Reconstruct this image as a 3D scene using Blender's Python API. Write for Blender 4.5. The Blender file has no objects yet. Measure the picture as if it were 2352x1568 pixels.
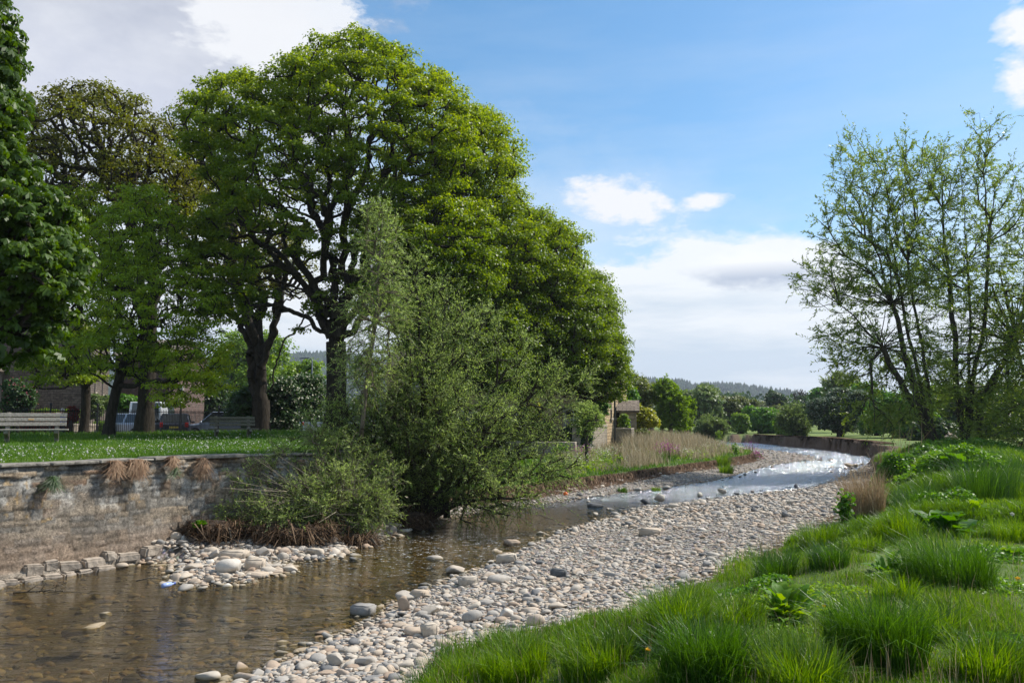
import bpy, bmesh, math, random
import numpy as np
from mathutils import Vector, Matrix
random.seed(7)
R = np.random.default_rng(11)
S = bpy.context.scene
COL = S.collection
# ---------------------------------------------------------------- camera
CAMZ = 2.4
FPX, CX, CY = 1829.33, 1176.0, 784.0          # focal length and centre of a 2352 x 1568 frame
PITCH = math.atan((965 - CY) / FPX)
cam = bpy.data.cameras.new('camera')
cam.sensor_width = 36; cam.lens = 28; cam.clip_start = 0.05; cam.clip_end = 20000
camo = bpy.data.objects.new('camera', cam); COL.objects.link(camo)
camo.location = (0, 0, CAMZ); camo.rotation_euler = (math.radians(90) + PITCH, 0, 0)
S.camera = camo

def ray(x, y):
    dx = (x - CX) / FPX; dy = (CY - y) / FPX
    return np.array([dx, math.cos(PITCH) - dy * math.sin(PITCH), math.sin(PITCH) + dy * math.cos(PITCH)])
def P(x, y, z=0.0):
    d = ray(x, y); t = (z - CAMZ) / d[2]
    return np.array([d[0] * t, d[1] * t, z])
def Q(x, y, Y):
    d = ray(x, y); t = Y / d[1]
    return np.array([d[0] * t, Y, CAMZ + d[2] * t])
def X_at(x, Y): return (x - CX) / FPX * Y

# ---------------------------------------------------------------- noise
def _h(a, b, s):
    v = np.sin(a * 127.1 + b * 311.7 + s * 74.7) * 43758.5453
    return v - np.floor(v)
def vnoise(x, y, s=0):
    x = np.asarray(x, float); y = np.asarray(y, float)
    xi = np.floor(x); yi = np.floor(y); fx = x - xi; fy = y - yi
    fx = fx * fx * (3 - 2 * fx); fy = fy * fy * (3 - 2 * fy)
    return ((_h(xi, yi, s) * (1 - fx) + _h(xi + 1, yi, s) * fx) * (1 - fy)
            + (_h(xi, yi + 1, s) * (1 - fx) + _h(xi + 1, yi + 1, s) * fx) * fy)
def fbm(x, y, s=0, o=4):
    t = 0; a = .5; n = 0
    for i in range(o):
        t = t + a * vnoise(np.asarray(x) * 2 ** i, np.asarray(y) * 2 ** i, s + i * 3.1); n += a; a *= .5
    return t / n
def sstep(a, b, x):
    t = np.clip((np.asarray(x, float) - a) / (np.asarray(b) - a), 0, 1); return t * t * (3 - 2 * t)

# ---------------------------------------------------------------- mesh / object helpers
def mesh_np(name, V, faces, mats=None, var=None, col=None, smooth=False, matidx=None):
    """faces: list of (n,k) index arrays; var: per-face float; col: per-vertex rgb"""
    if not isinstance(faces, (list, tuple)): faces = [faces]
    faces = [np.asarray(f, np.int32) for f in faces if len(f)]
    V = np.asarray(V, np.float32)
    me = bpy.data.meshes.new(name)
    me.vertices.add(len(V)); me.vertices.foreach_set('co', V.ravel())
    loops = np.concatenate([f.ravel() for f in faces])
    tot = np.concatenate([np.full(len(f), f.shape[1], np.int32) for f in faces])
    st = np.concatenate([[0], np.cumsum(tot)[:-1]]).astype(np.int32)
    me.loops.add(len(loops)); me.loops.foreach_set('vertex_index', loops)
    me.polygons.add(len(tot)); me.polygons.foreach_set('loop_start', st); me.polygons.foreach_set('loop_total', tot)
    if matidx is not None: me.polygons.foreach_set('material_index', np.asarray(matidx, np.int32))
    if smooth: me.polygons.foreach_set('use_smooth', np.ones(len(tot), bool))
    me.update(calc_edges=True)
    if var is not None:
        a = me.attributes.new('var', 'FLOAT', 'FACE'); a.data.foreach_set('value', np.asarray(var, np.float32))
    if col is not None:
        a = me.attributes.new('col', 'FLOAT_COLOR', 'POINT')
        c = np.ones((len(V), 4), np.float32); c[:, :3] = col; a.data.foreach_set('color', c.ravel())
    for m in (mats if isinstance(mats, (list, tuple)) else [mats] if mats else []): me.materials.append(m)
    return me
def obj(name, me, parent=None, loc=None, rz=None):
    o = bpy.data.objects.new(name, me); COL.objects.link(o)
    if parent is not None: o.parent = parent
    if loc is not None: o.location = [float(v) for v in loc]
    if rz is not None: o.rotation_euler = (0, 0, rz)
    return o
def tag(o, label=None, cat=None, group=None, kind=None):
    if label: o['label'] = label
    if cat: o['category'] = cat
    if group: o['group'] = group
    if kind: o['kind'] = kind
    return o
def thing(name, label, cat, loc=(0, 0, 0), rz=0, group=None):
    o = obj(name, None, None, loc, rz); o.empty_display_size = .2
    return tag(o, label, cat, group)

class MB:
    """collects simple solids into one mesh"""
    def __init__(s): s.V = []; s.F = []; s.n = 0
    def add(s, V, F):
        V = np.asarray(V, float); s.V.append(V)
        for f in F: s.F.append([i + s.n for i in f])
        s.n += len(V); return s
    def box(s, c, d, rz=0, tilt=None, taper=0):
        x, y, z = np.array(d) / 2
        V = np.array([[a * x * (1 - (taper if cc > 0 else 0)), b * y * (1 - (taper if cc > 0 else 0)), cc * z] for cc in (-1, 1) for b in (-1, 1) for a in (-1, 1)])
        if tilt is not None: V = V @ np.array(Matrix.Rotation(tilt[1], 3, tilt[0])).T
        if rz: V = V @ np.array(Matrix.Rotation(rz, 3, 'Z')).T
        return s.add(V + np.array(c), [(0, 2, 3, 1), (4, 5, 7, 6), (0, 1, 5, 4), (2, 6, 7, 3), (0, 4, 6, 2), (1, 3, 7, 5)])
    def tube(s, pts, rad, n=8, cap=True):
        pts = np.asarray(pts, float); rad = np.broadcast_to(rad, len(pts)); V = []; F = []
        for i, p in enumerate(pts):
            t = pts[min(i + 1, len(pts) - 1)] - pts[max(i - 1, 0)]; t = t / (np.linalg.norm(t) + 1e-9)
            a = np.cross(t, [0, 0, 1.0]) if abs(t[2]) < .95 else np.cross(t, [1.0, 0, 0]); a /= np.linalg.norm(a); b = np.cross(t, a)
            for k in range(n):
                w = 2 * math.pi * k / n; V.append(p + rad[i] * (math.cos(w) * a + math.sin(w) * b))
        for i in range(len(pts) - 1):
            for k in range(n):
                k2 = (k + 1) % n; F.append((i * n + k, i * n + k2, (i + 1) * n + k2, (i + 1) * n + k))
        if cap: F.append(tuple(range(n))[::-1]); F.append(tuple((len(pts) - 1) * n + k for k in range(n)))
        return s.add(V, F)
    def prism(s, poly, y0, y1, axis='y'):
        """polygon of (x,z) extruded from y0 to y1"""
        n = len(poly); V = [(a, y0, b) for a, b in poly] + [(a, y1, b) for a, b in poly]
        F = [tuple(range(n)), tuple(range(2 * n - 1, n - 1, -1))] + [(i, i + n, (i + 1) % n + n, (i + 1) % n) for i in range(n)]
        return s.add(V, F)
    def mesh(s, name, mat=None, smooth=False, bevel=0):
        me = bpy.data.meshes.new(name); V = np.concatenate(s.V)
        me.from_pydata([tuple(v) for v in V], [], s.F)
        bm = bmesh.new(); bm.from_mesh(me); bmesh.ops.recalc_face_normals(bm, faces=bm.faces)
        if bevel: bmesh.ops.bevel(bm, geom=list(bm.edges), offset=bevel, segments=1, affect='EDGES')
        bm.to_mesh(me); bm.free()
        if smooth: me.polygons.foreach_set('use_smooth', np.ones(len(me.polygons), bool))
        if mat: me.materials.append(mat)
        return me
    def obj(s, name, mat, parent=None, loc=None, rz=None, **k): return obj(name, s.mesh(name, mat, **k), parent, loc, rz)

# ---------------------------------------------------------------- materials
def newmat(name):
    m = bpy.data.materials.new(name); m.use_nodes = True; nt = m.node_tree
    for n in list(nt.nodes): nt.nodes.remove(n)
    out = nt.nodes.new('ShaderNodeOutputMaterial'); return m, nt, out
class NT:
    def __init__(s, nt): s.nt = nt
    def n(s, t, **k):
        nd = s.nt.nodes.new(t)
        for a, b in k.items():
            if a.startswith('i_'): pass
            else: setattr(nd, a, b)
        return nd
    def l(s, a, b): s.nt.links.new(a, b)
    def val(s, sock, v):
        if hasattr(v, 'is_output') or isinstance(v, bpy.types.NodeSocket): s.l(v, sock)
        else: sock.default_value = v
    def math(s, op, a, b=0.0, c=None, clamp=False):
        nd = s.n('ShaderNodeMath', operation=op, use_clamp=clamp); s.val(nd.inputs[0], a); s.val(nd.inputs[1], b)
        if c is not None: s.val(nd.inputs[2], c)
        return nd.outputs[0]
    def mix(s, f, a, b, mode='MIX'):
        nd = s.n('ShaderNodeMix', data_type='RGBA', blend_type=mode); s.val(nd.inputs[0], f)
        for i, c in ((6, a), (7, b)):
            if isinstance(c, (tuple, list)): nd.inputs[i].default_value = (*c[:3], 1)
            else: s.l(c, nd.inputs[i])
        return nd.outputs[2]
    def noise(s, vec, scale, detail=4, rough=.6, out=0):
        nd = s.n('ShaderNodeTexNoise'); s.l(vec, nd.inputs['Vector']) if vec else None
        nd.inputs['Scale'].default_value = scale; nd.inputs['Detail'].default_value = detail; nd.inputs['Roughness'].default_value = rough
        return nd.outputs[out]
    def ramp(s, f, stops):
        nd = s.n('ShaderNodeValToRGB'); s.l(f, nd.inputs[0]); e = nd.color_ramp.elements
        cv = lambda c: (*c, 1) if isinstance(c, (tuple, list)) else (c, c, c, 1)
        e[0].position = stops[0][0]; e[0].color = cv(stops[0][1]); e[1].position = stops[-1][0]; e[1].color = cv(stops[-1][1])
        for p, c in stops[1:-1]: q = e.new(p); q.color = cv(c)
        return nd.outputs[0]
    def mapr(s, v, a, b, c=0., d=1.):
        nd = s.n('ShaderNodeMapRange', clamp=True); s.l(v, nd.inputs[0])
        for i, q in enumerate((a, b, c, d)): nd.inputs[i + 1].default_value = q
        return nd.outputs[0]
    def attr(s, name, out=2):
        nd = s.n('ShaderNodeAttribute', attribute_name=name); return nd.outputs[out] if out else nd.outputs[0]
    def objco(s): return s.n('ShaderNodeTexCoord').outputs['Object']
    def pos(s): return s.n('ShaderNodeNewGeometry').outputs['Position']
def solid(name, c, rough=.7, metal=0, noise=0, scale=6, bump=0, spec=.4):
    m, nt, out = newmat(name); T = NT(nt); b = T.n('ShaderNodeBsdfPrincipled')
    b.inputs['Roughness'].default_value = rough; b.inputs['Metallic'].default_value = metal; b.inputs['Specular IOR Level'].default_value = spec
    if noise:
        f = T.noise(T.objco(), scale, 5)
        cc = T.mix(T.mapr(f, .3, .7), tuple(v * (1 - noise) for v in c), tuple(min(1, v * (1 + noise)) for v in c)); T.l(cc, b.inputs['Base Color'])
        if bump:
            bp = T.n('ShaderNodeBump'); bp.inputs['Distance'].default_value = bump; T.l(f, bp.inputs['Height']); T.l(bp.outputs[0], b.inputs['Normal'])
    else: b.inputs['Base Color'].default_value = (*c, 1)
    T.l(b.outputs[0], out.inputs[0]); return m
def leafmat(name, c0, c1, c2=None, trans=.4, rough=.45, spec=.35, tcol=1.0):
    """var in 0..1 picks the leaf's own colour"""
    m, nt, out = newmat(name); T = NT(nt)
    v = T.attr('var'); st = [(0, c0), (1, c1)] if c2 is None else [(0, c0), (.6, c1), (1, c2)]
    col = T.ramp(v, st)
    b = T.n('ShaderNodeBsdfPrincipled'); T.l(col, b.inputs['Base Color']); b.inputs['Roughness'].default_value = rough
    b.inputs['Specular IOR Level'].default_value = spec
    t = T.n('ShaderNodeBsdfTranslucent'); hs = T.n('ShaderNodeHueSaturation'); T.l(col, hs.inputs['Color'])
    hs.inputs['Value'].default_value = 1.7 * tcol; hs.inputs['Saturation'].default_value = 1.15; hs.inputs['Hue'].default_value = .487
    T.l(hs.outputs[0], t.inputs[0])
    mx = T.n('ShaderNodeMixShader'); mx.inputs[0].default_value = trans; T.l(b.outputs[0], mx.inputs[1]); T.l(t.outputs[0], mx.inputs[2])
    T.l(mx.outputs[0], out.inputs[0]); return m
def barkmat(name, c, c2=None):
    m, nt, out = newmat(name); T = NT(nt); b = T.n('ShaderNodeBsdfPrincipled'); b.inputs['Roughness'].default_value = .9; b.inputs['Specular IOR Level'].default_value = .15
    mp = T.n('ShaderNodeMapping'); mp.inputs['Scale'].default_value = (9, 9, 2.2); T.l(T.objco(), mp.inputs[0])
    f = T.noise(mp.outputs[0], 1.6, 6, .65); c2 = c2 or tuple(v * 2.1 for v in c)
    T.l(T.mix(T.mapr(f, .38, .66), c, c2), b.inputs['Base Color'])
    bp = T.n('ShaderNodeBump'); bp.inputs['Distance'].default_value = .05; T.l(f, bp.inputs['Height']); T.l(bp.outputs[0], b.inputs['Normal'])
    T.l(b.outputs[0], out.inputs[0]); return m

M = {}
M['bark'] = barkmat('dark_bark', (.022, .018, .013), (.06, .05, .038))
M['bark_w'] = barkmat('willow_bark', (.03, .027, .018), (.085, .075, .05))
M['twig'] = barkmat('grey_twig', (.10, .085, .06), (.24, .2, .15))
M['bark_mid'] = barkmat('far_bark', (.04, .033, .026))
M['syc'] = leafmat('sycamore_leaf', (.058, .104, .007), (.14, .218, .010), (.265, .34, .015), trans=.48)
M['syc_b'] = leafmat('bronze_sycamore_leaf', (.065, .075, .012), (.12, .13, .016), (.17, .21, .022), trans=.4)
M['oak'] = leafmat('oak_leaf', (.10, .17, .010), (.23, .34, .014), (.42, .46, .03), trans=.42)
M['chest'] = leafmat('chestnut_leaf', (.03, .065, .006), (.06, .12, .009), (.12, .20, .013), trans=.38)
M['wil'] = leafmat('willow_leaf', (.115, .175, .045), (.22, .31, .085), (.42, .50, .23), trans=.52, rough=.5, spec=.35)
M['wil2'] = leafmat('tall_willow_leaf', (.08, .13, .018), (.17, .245, .04), (.31, .38, .12), trans=.45, rough=.42, spec=.45)
M['elder'] = leafmat('elder_leaf', (.02, .05, .014), (.04, .09, .022), (.07, .13, .03), trans=.3)
M['blossom'] = leafmat('cream_blossom', (.5, .5, .35), (.65, .65, .5), (.75, .75, .62), trans=.2)
M['blossom_d'] = leafmat('hawthorn_blossom', (.16, .2, .14), (.25, .3, .22), (.4, .45, .36), trans=.2)
M['yel'] = leafmat('golden_leaf', (.12, .16, .012), (.28, .30, .02), (.42, .40, .03), trans=.35)
M['lime'] = leafmat('light_green_leaf', (.08, .15, .015), (.16, .27, .025), (.25, .35, .04), trans=.4)
M['green'] = leafmat('mid_green_leaf', (.045, .12, .014), (.085, .21, .02), (.16, .29, .03), trans=.38)
M['dark'] = leafmat('dark_green_leaf', (.02, .045, .012), (.04, .08, .018), (.07, .12, .025), trans=.3)
M['greyg'] = leafmat('grey_green_leaf', (.08, .13, .04), (.14, .20, .06), (.24, .30, .11), trans=.35)
M['olive'] = leafmat('olive_leaf', (.06, .085, .02), (.11, .14, .03), (.17, .20, .05), trans=.35)
M['red'] = leafmat('copper_hedge_leaf', (.07, .012, .008), (.16, .025, .014), (.26, .05, .02), trans=.3)
M['pinkf'] = leafmat('pink_petal', (.35, .08, .12), (.5, .15, .2), (.6, .25, .3), trans=.2)
M['mag'] = leafmat('magenta_petal', (.28, .03, .20), (.45, .06, .34), (.6, .14, .5), trans=.3)
M['grass'] = leafmat('grass_blade', (.048, .115, .007), (.11, .215, .010), (.24, .35, .022), trans=.42, rough=.4, spec=.35)
M['grass_d'] = leafmat('deep_green_blade', (.022, .07, .008), (.055, .135, .012), (.12, .24, .04), trans=.35, rough=.4, spec=.4)
M['grass_l'] = leafmat('lawn_blade', (.045, .12, .01), (.085, .19, .014), (.16, .25, .03), trans=.35)
M['dock'] = leafmat('dock_leaf', (.03, .10, .012), (.10, .22, .02), (.20, .31, .03), trans=.4, rough=.55, spec=.2)
M['straw'] = leafmat('dry_stalk', (.22, .16, .09), (.36, .28, .17), (.5, .41, .28), trans=.2, rough=.7, spec=.2)
M['reed'] = leafmat('dead_stem', (.24, .20, .12), (.39, .33, .215), (.55, .48, .34), trans=.2, rough=.7, spec=.2)
M['tan'] = leafmat('withered_tuft', (.18, .115, .07), (.30, .20, .13), (.44, .33, .22), trans=.2, rough=.8, spec=.1)
M['fringe'] = leafmat('turf_root', (.06, .035, .022), (.15, .095, .06), (.27, .19, .125), trans=.1, rough=.9, spec=.1)
M['root'] = leafmat('fine_root', (.05, .03, .018), (.11, .07, .042), (.2, .14, .09), trans=.05, rough=.9, spec=.1)
M['white_d'] = leafmat('seed_head', (.5, .5, .45), (.65, .65, .6), (.75, .75, .7), trans=.3)
M['yel_f'] = leafmat('yellow_petal', (.7, .42, .01), (.8, .5, .01), (.85, .6, .02), trans=.2)

# ---------------------------------------------------------------- world, sun
SUN_AZ, SUN_EL = math.radians(66), math.radians(49)
sd = bpy.data.lights.new('sun', 'SUN'); sd.energy = 4.8; sd.angle = math.radians(.55); sd.color = (1, .945, .86)
so = bpy.data.objects.new('sun', sd); COL.objects.link(so)
sdir = Vector((math.sin(SUN_AZ) * math.cos(SUN_EL), math.cos(SUN_AZ) * math.cos(SUN_EL), math.sin(SUN_EL)))
so.rotation_euler = sdir.to_track_quat('Z', 'Y').to_euler(); so.location = (20, 10, 40)

w = bpy.data.worlds.new('World'); S.world = w; w.use_nodes = True; nt = w.node_tree; T = NT(nt)
bg = nt.nodes['Background']; SKYK = .11
bg.inputs[1].default_value = SKYK
sky = T.n('ShaderNodeTexSky', sky_type='NISHITA', sun_disc=False, sun_elevation=SUN_EL, sun_rotation=SUN_AZ)
sky.air_density = 1.0; sky.dust_density = .6; sky.ozone_density = 2.2
gen = T.n('ShaderNodeTexCoord').outputs['Generated']
hs = T.n('ShaderNodeHueSaturation'); hs.inputs['Saturation'].default_value = 1.28; hs.inputs['Value'].default_value = 1.16; hs.inputs['Hue'].default_value = .490
T.l(sky.outputs[0], hs.inputs['Color'])
def vdot(v):
    nd = T.n('ShaderNodeVectorMath', operation='DOT_PRODUCT'); T.l(gen, nd.inputs[0]); nd.inputs[1].default_value = tuple(v); return nd.outputs['Value']
mp = T.n('ShaderNodeMapping'); mp.inputs['Scale'].default_value = (1, 1, 2.2); T.l(gen, mp.inputs[0])
wn = T.noise(mp.outputs[0], 5.5, 9, .62)              # cloud edges
wl = T.noise(mp.outputs[0], 1.7, 5, .55)              # cloud shading
mps = T.n('ShaderNodeMapping'); mps.inputs['Scale'].default_value = (1, 1, 6.); mps.inputs['Rotation'].default_value = (0, .12, 0); T.l(gen, mps.inputs[0])
ws = T.noise(mps.outputs[0], 3.2, 8, .6)              # wisps
wn2 = T.noise(mp.outputs[0], 24, 8, .62)
def blob(x, y, rx, ry, soft, amp, tilt=0., small=False):
    c = ray(x, y); c = c / np.linalg.norm(c)
    e1 = np.array([c[1], -c[0], 0.]); e1 /= np.linalg.norm(e1); e2 = np.cross(e1, c)
    a, b = math.cos(tilt), math.sin(tilt); e1, e2 = a * e1 + b * e2, a * e2 - b * e1
    k = np.linalg.norm(ray(x, y))
    u = T.math('MULTIPLY', vdot(e1), FPX / rx * k); v = T.math('MULTIPLY', vdot(e2), FPX / ry * k)
    r = T.math('SQRT', T.math('ADD', T.math('MULTIPLY', u, u), T.math('MULTIPLY', v, v)))
    s = T.math('SUBTRACT', 1.0, r); s = T.math('ADD', s, T.math('MULTIPLY', T.math('SUBTRACT', wn2 if small else wn, .5), amp))
    m = T.mapr(s, -soft, soft); f = T.mapr(vdot(c), .3, .5)
    nd = T.math('MULTIPLY', m, f); return nd, v
def vmax(a, b): return T.math('MAXIMUM', a, b)
big, bigv = blob(120, 40, 690, 330, .22, 2.2)
big2, _ = blob(640, 40, 190, 130, .22, 2.4, small=True)
low, lowv = blob(1600, 800, 560, 258, .09, 1.5)
lowl, _ = blob(300, 800, 1100, 480, .5, .8)
c1, c1v = blob(1425, 466, 108, 42, .30, 2.7, -.22, True)
c2, _ = blob(1614, 461, 46, 17, .35, 2.6, .1, small=True)
c3, c3v = blob(1745, 615, 130, 44, .35, 2.0, small=True)
c4, _ = blob(2350, 60, 36, 48, .5, 3.6, small=True); c5, _ = blob(2345, 180, 36, 50, .5, 3.6, small=True)
rgt, _ = blob(2500, 640, 560, 300, .55, .8)
hz = T.n('ShaderNodeSeparateXYZ'); T.l(gen, hz.inputs[0]); zz = hz.outputs[2]
veil = T.math('MULTIPLY', T.mapr(zz, .62, .0, 0, .6), T.mapr(ws, .40, .70))
hzn = T.mapr(zz, .24, .0, 0, .55)
back = T.math('MULTIPLY', T.mapr(vdot((0, -1, 0)), -.75, -.3), T.mapr(wl, .44, .58))   # broken cloud behind the viewer
soft = vmax(vmax(veil, hzn), T.math('MULTIPLY', rgt, .75))
white = (6.6, 6.7, 6.9); grey = (3.3, 3.5, 4.1)
colr = hs.outputs[0]
colr = T.mix(T.math('MULTIPLY', soft, .85), colr, (4.6, 5.5, 6.5))
lowc = T.mix(T.mapr(T.math('ADD', zz, T.math('MULTIPLY', T.math('SUBTRACT', ws, .5), .45)), .05, .16), (4.5, 5.2, 5.9), (6.9, 7.05, 7.15))
colr = T.mix(T.math('MULTIPLY', vmax(low, lowl), .95), colr, lowc)
bc = T.mix(T.mapr(T.math('ADD', bigv, T.math('MULTIPLY', T.math('SUBTRACT', wl, .5), 3.0)), -.7, .75), (5.0, 5.2, 6.0), grey)
bc = T.mix(T.mapr(wn, .48, .70, 0, .5), bc, white)
colr = T.mix(T.math('MULTIPLY', vmax(big, 0.0), .95), colr, bc)
colr = T.mix(T.math('MULTIPLY', big2, .9), colr, white)
colr = T.mix(T.math('MULTIPLY', back, .8), colr, (4.2, 4.5, 5.0))
colr = T.mix(vmax(c1, vmax(c2, vmax(c4, c5))), colr, white)
colr = T.mix(c3, colr, T.mix(T.mapr(c3v, -.5, .35), (3.5, 4.0, 4.9), (7.2, 7.3, 7.4)))
T.l(colr, bg.inputs[0])
S.view_settings.view_transform = 'Standard'; S.view_settings.look = 'None'; S.view_settings.exposure = .42; S.view_settings.gamma = 1
S.render.engine = 'CYCLES'
cy = S.cycles; cy.use_denoising = True; cy.max_bounces = 6; cy.diffuse_bounces = 3; cy.glossy_bounces = 3; cy.transmission_bounces = 4
cy.transparent_max_bounces = 8; cy.volume_bounces = 0; cy.sample_clamp_indirect = 6; cy.caustics_reflective = False; cy.caustics_refractive = False
# ---------------------------------------------------------------- the lie of the land
def PL(pts, z=0.0): return np.array([P(x, y, z)[:2] if len((x, y)) == 2 else 0 for x, y in pts])
WR = PL([(300, 1750), (430, 1620), (560, 1555), (690, 1492), (800, 1445), (880, 1392), (960, 1355), (1040, 1325), (1130, 1290), (1210, 1250), (1300, 1215),
         (1400, 1190), (1450, 1168), (1600, 1152), (1700, 1138), (1850, 1122), (1915, 1105), (1950, 1085), (1995, 1066), (2040, 1056)])
FB = PL([(2020, 1052), (1992, 1048), (1890, 1032), (1778, 1022), (1722, 1016)])               # foot of the far bank
WL = PL([(-700, 1480), (-300, 1400), (0, 1348), (160, 1312), (220, 1292), (300, 1296), (385, 1292), (400, 1330), (430, 1348), (560, 1337), (665, 1312), (640, 1292),
         (780, 1282), (830, 1254), (960, 1217), (1010, 1192), (1170, 1166), (1300, 1150), (1440, 1130), (1560, 1115), (1640, 1105), (1700, 1088), (1780, 1066),
         (1880, 1054), (1850, 1045), (1780, 1035), (1720, 1028), (1690, 1024)])
bend_out = np.array([[18, 96.], [-8, 104], [-60, 112.]])
bend_in = np.array([[14, 84.], [-10, 92], [-60, 98.]])
# near end of the river runs on under and behind the camera
WATER = np.concatenate([np.array([[-3.9, 0.], [-3., -30.]]), ][:0] + [np.array([[-2.2, -30.], [-2.6, 0.]])] + [WR, FB, bend_out, bend_in, WL[::-1], np.array([[-14., 6.], [-16., -30.]])])
BR = PL([(300, 1760), (900, 1590), (1010, 1510), (1180, 1462), (1400, 1440), (1480, 1425), (1540, 1365), (1640, 1332), (1740, 1290), (1800, 1262), (1890, 1235), (1945, 1190), (2000, 1120), (2010, 1085)], .35)
BANKR = np.concatenate([np.array([[-.6, -30.], [-.6, 1.]]), BR[1:], WR[-2:], FB, bend_out, np.array([[-60, 900.], [900, 900.], [900, -30.]])])
BLp = PL([(1000, 1136), (1180, 1119), (1320, 1101), (1440, 1086), (1560, 1069), (1640, 1059), (1715, 1047), (1738, 1042), (1725, 1034), (1690, 1026)], .43)
WALLP = np.array([[-13.5, 3.0]] + [P(x, y, 1.68)[:2] for x, y in [(0, 1075), (200, 1066), (350, 1059), (450, 1053), (600, 1049.5), (690, 1047.5)]])
_d = WALLP[-1] - WALLP[-2]; _d = _d / np.linalg.norm(_d); WALLP = np.concatenate([WALLP, [WALLP[-1] + _d * 1.2 + np.array([-.1, .9]), WALLP[-1] + _d * 1.6 + np.array([-.2, 4.])]])
WEND = WALLP[-1]
BANKL = np.concatenate([[WALLP[-1] + np.array([.3, 0])], BLp, bend_in, np.array([[-60, 900.], [-900, 900.], [-900, 24.]])])
LAWN = np.concatenate([WALLP, np.array([[WEND[0] + 1.0, WEND[1] + 8.], [X_at(1010, 40), 40.], [X_at(900, 70), 70.], [-30, 130.], [-900, 130.], [-900, 3.0]])])
def seg_dist(pts, poly, closed=True):
    q = np.roll(poly, -1, 0) if closed else poly[1:]; p = poly if closed else poly[:-1]
    d = np.full(len(pts), 1e9)
    for a, b in zip(p, q):
        ab = b - a; t = np.clip(((pts - a) @ ab) / (ab @ ab + 1e-12), 0, 1)
        d = np.minimum(d, np.hypot(*(pts - a - t[:, None] * ab).T))
    return d
def inside(pts, poly):
    c = np.zeros(len(pts), bool); x, y = pts.T
    for (x1, y1), (x2, y2) in zip(poly, np.roll(poly, -1, 0)):
        if y1 == y2: continue
        c ^= ((y1 > y) != (y2 > y)) & (x < (x2 - x1) * (y - y1) / (y2 - y1) + x1)
    return c
def sd_poly(pts, poly): d = seg_dist(pts, poly); return np.where(inside(pts, poly), d, -d)   # + inside
def ground(xy):
    """height and masks (water, bankR, bankL, lawn) for points"""
    xy = np.asarray(xy, float).reshape(-1, 2); x, y = xy.T
    wob = (fbm(x * 1.3, y * 1.3, 5) - .5)
    sw = sd_poly(xy, WATER) + wob * .35
    sr = sd_poly(xy, BANKR) + (fbm(x * 1.8, y * 1.8, 9) - .5) * .45 + np.where(y > 46, (fbm(x * .55, y * .55, 29) - .5) * 1.7, 0)
    sl = sd_poly(xy, BANKL) + (fbm(x * 1.6, y * 1.6, 19) - .5) * .5
    sa = sd_poly(xy, LAWN)
    bed = -.03 - .30 * sstep(0, 2.2, sw) + .07 * wob
    grav = np.minimum(.38, .03 + .085 * np.maximum(-sw, 0)) + .05 * wob
    grav = grav + .20 * sstep(-1.4, -.25, sa) * sstep(-7.6, -6.4, x) * (y < 26) * (sw < 0) * sstep(0, .5, -sw)
    h = np.where(sw > 0, bed, grav)
    h = np.where((sw <= 0) & (sw > -.3), np.maximum(-.03 - sw * .25, 0) + .03 * wob, h)
    # right bank
    d = np.hypot(x, y)
    hr = .50 + .38 * sstep(.3, 2.2, sr)
    far = sstep(40, 55, y)
    ridge = .38 * sstep(14, 19, y) * (1 - sstep(30, 42, y)) * np.exp(-((sr - 2.8) / 2.6) ** 2)
    fall = sstep(9, 16, x) * sstep(14, 30, y) * sstep(5, 12, sr)
    hr = hr + ridge - .45 * fall * (1 - far) + .12 * (fbm(x * .8, y * .8, 3) - .5) * (1 - far)
    hf = .95 + .02 * (y - 52) * (1 - sstep(60, 75, y)) * .1 - .1 * sstep(66, 90, y) + 1.0 * sstep(4, 30, sr)*sstep(60,120,y)*.3
    hr = hr * (1 - far) + hf * far
    wr = sstep(0, np.where(y > 45, .32, .40), sr)
    h = h * (1 - wr) + hr * wr
    hl = .42 + .12 * sstep(0, 4, sl) + .35 * sstep(4, 16, sl)
    wl_ = sstep(0, .28, sl)
    h = h * (1 - wl_) + np.maximum(hl, h) * wl_
    ha = 1.62 + .14 * sstep(16, 45, y) * (1 - sstep(38, 44, y)) + .12 * (fbm(x * .12, y * .12, 8) - .5)
    park = sstep(0, 1.2, (y - (33.5 + (x + 22) * .62)) ) * sstep(30, 34, y)
    park = park * (sa > 0); ha = ha * (1 - park) + 1.32 * park
    y_edge = np.where(y > WEND[1] + .5, sstep(0, 5.5, sa), sstep(0, .3, sa - .12))
    h = h * (1 - y_edge) + np.maximum(ha, h) * y_edge
    return h, sw, sr, sl, sa, park
def gz(x, y): return float(ground([[x, y]])[0][0])
def on(x, y, Y):            # a place on the ground seen at column x, at distance Y
    X = X_at(x, Y); return np.array([X, Y, gz(X, Y)])

def axis(a, b, fine, lo, hi, grow=1.09, cap=40):
    v = list(np.arange(a, b, fine)); s = fine
    while v[-1] < hi: s = min(s * grow, cap); v.append(v[-1] + s)
    s = fine; f = []
    c = v[0]
    while c > lo: s = min(s * grow, cap); c -= s; f.append(c)
    return np.array(f[::-1] + v)
gx = axis(-11, 33, .17, -1500, 1500); gy = np.concatenate([axis(3, 36, .15, -60, 36.1), axis(36.3, 78, .28, 36.2, 2600)])
GX, GY = np.meshgrid(gx, gy); pts = np.stack([GX.ravel(), GY.ravel()], 1)
h, sw, sr, sl, sa, park = ground(pts)
hills_n = len(pts)
nx, ny = len(gx), len(gy); I = np.arange(nx * ny).reshape(ny, nx)
F = np.stack([I[:-1, :-1], I[:-1, 1:], I[1:, 1:], I[1:, :-1]], -1).reshape(-1, 4)
col = np.zeros((len(pts), 3)); 
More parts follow.
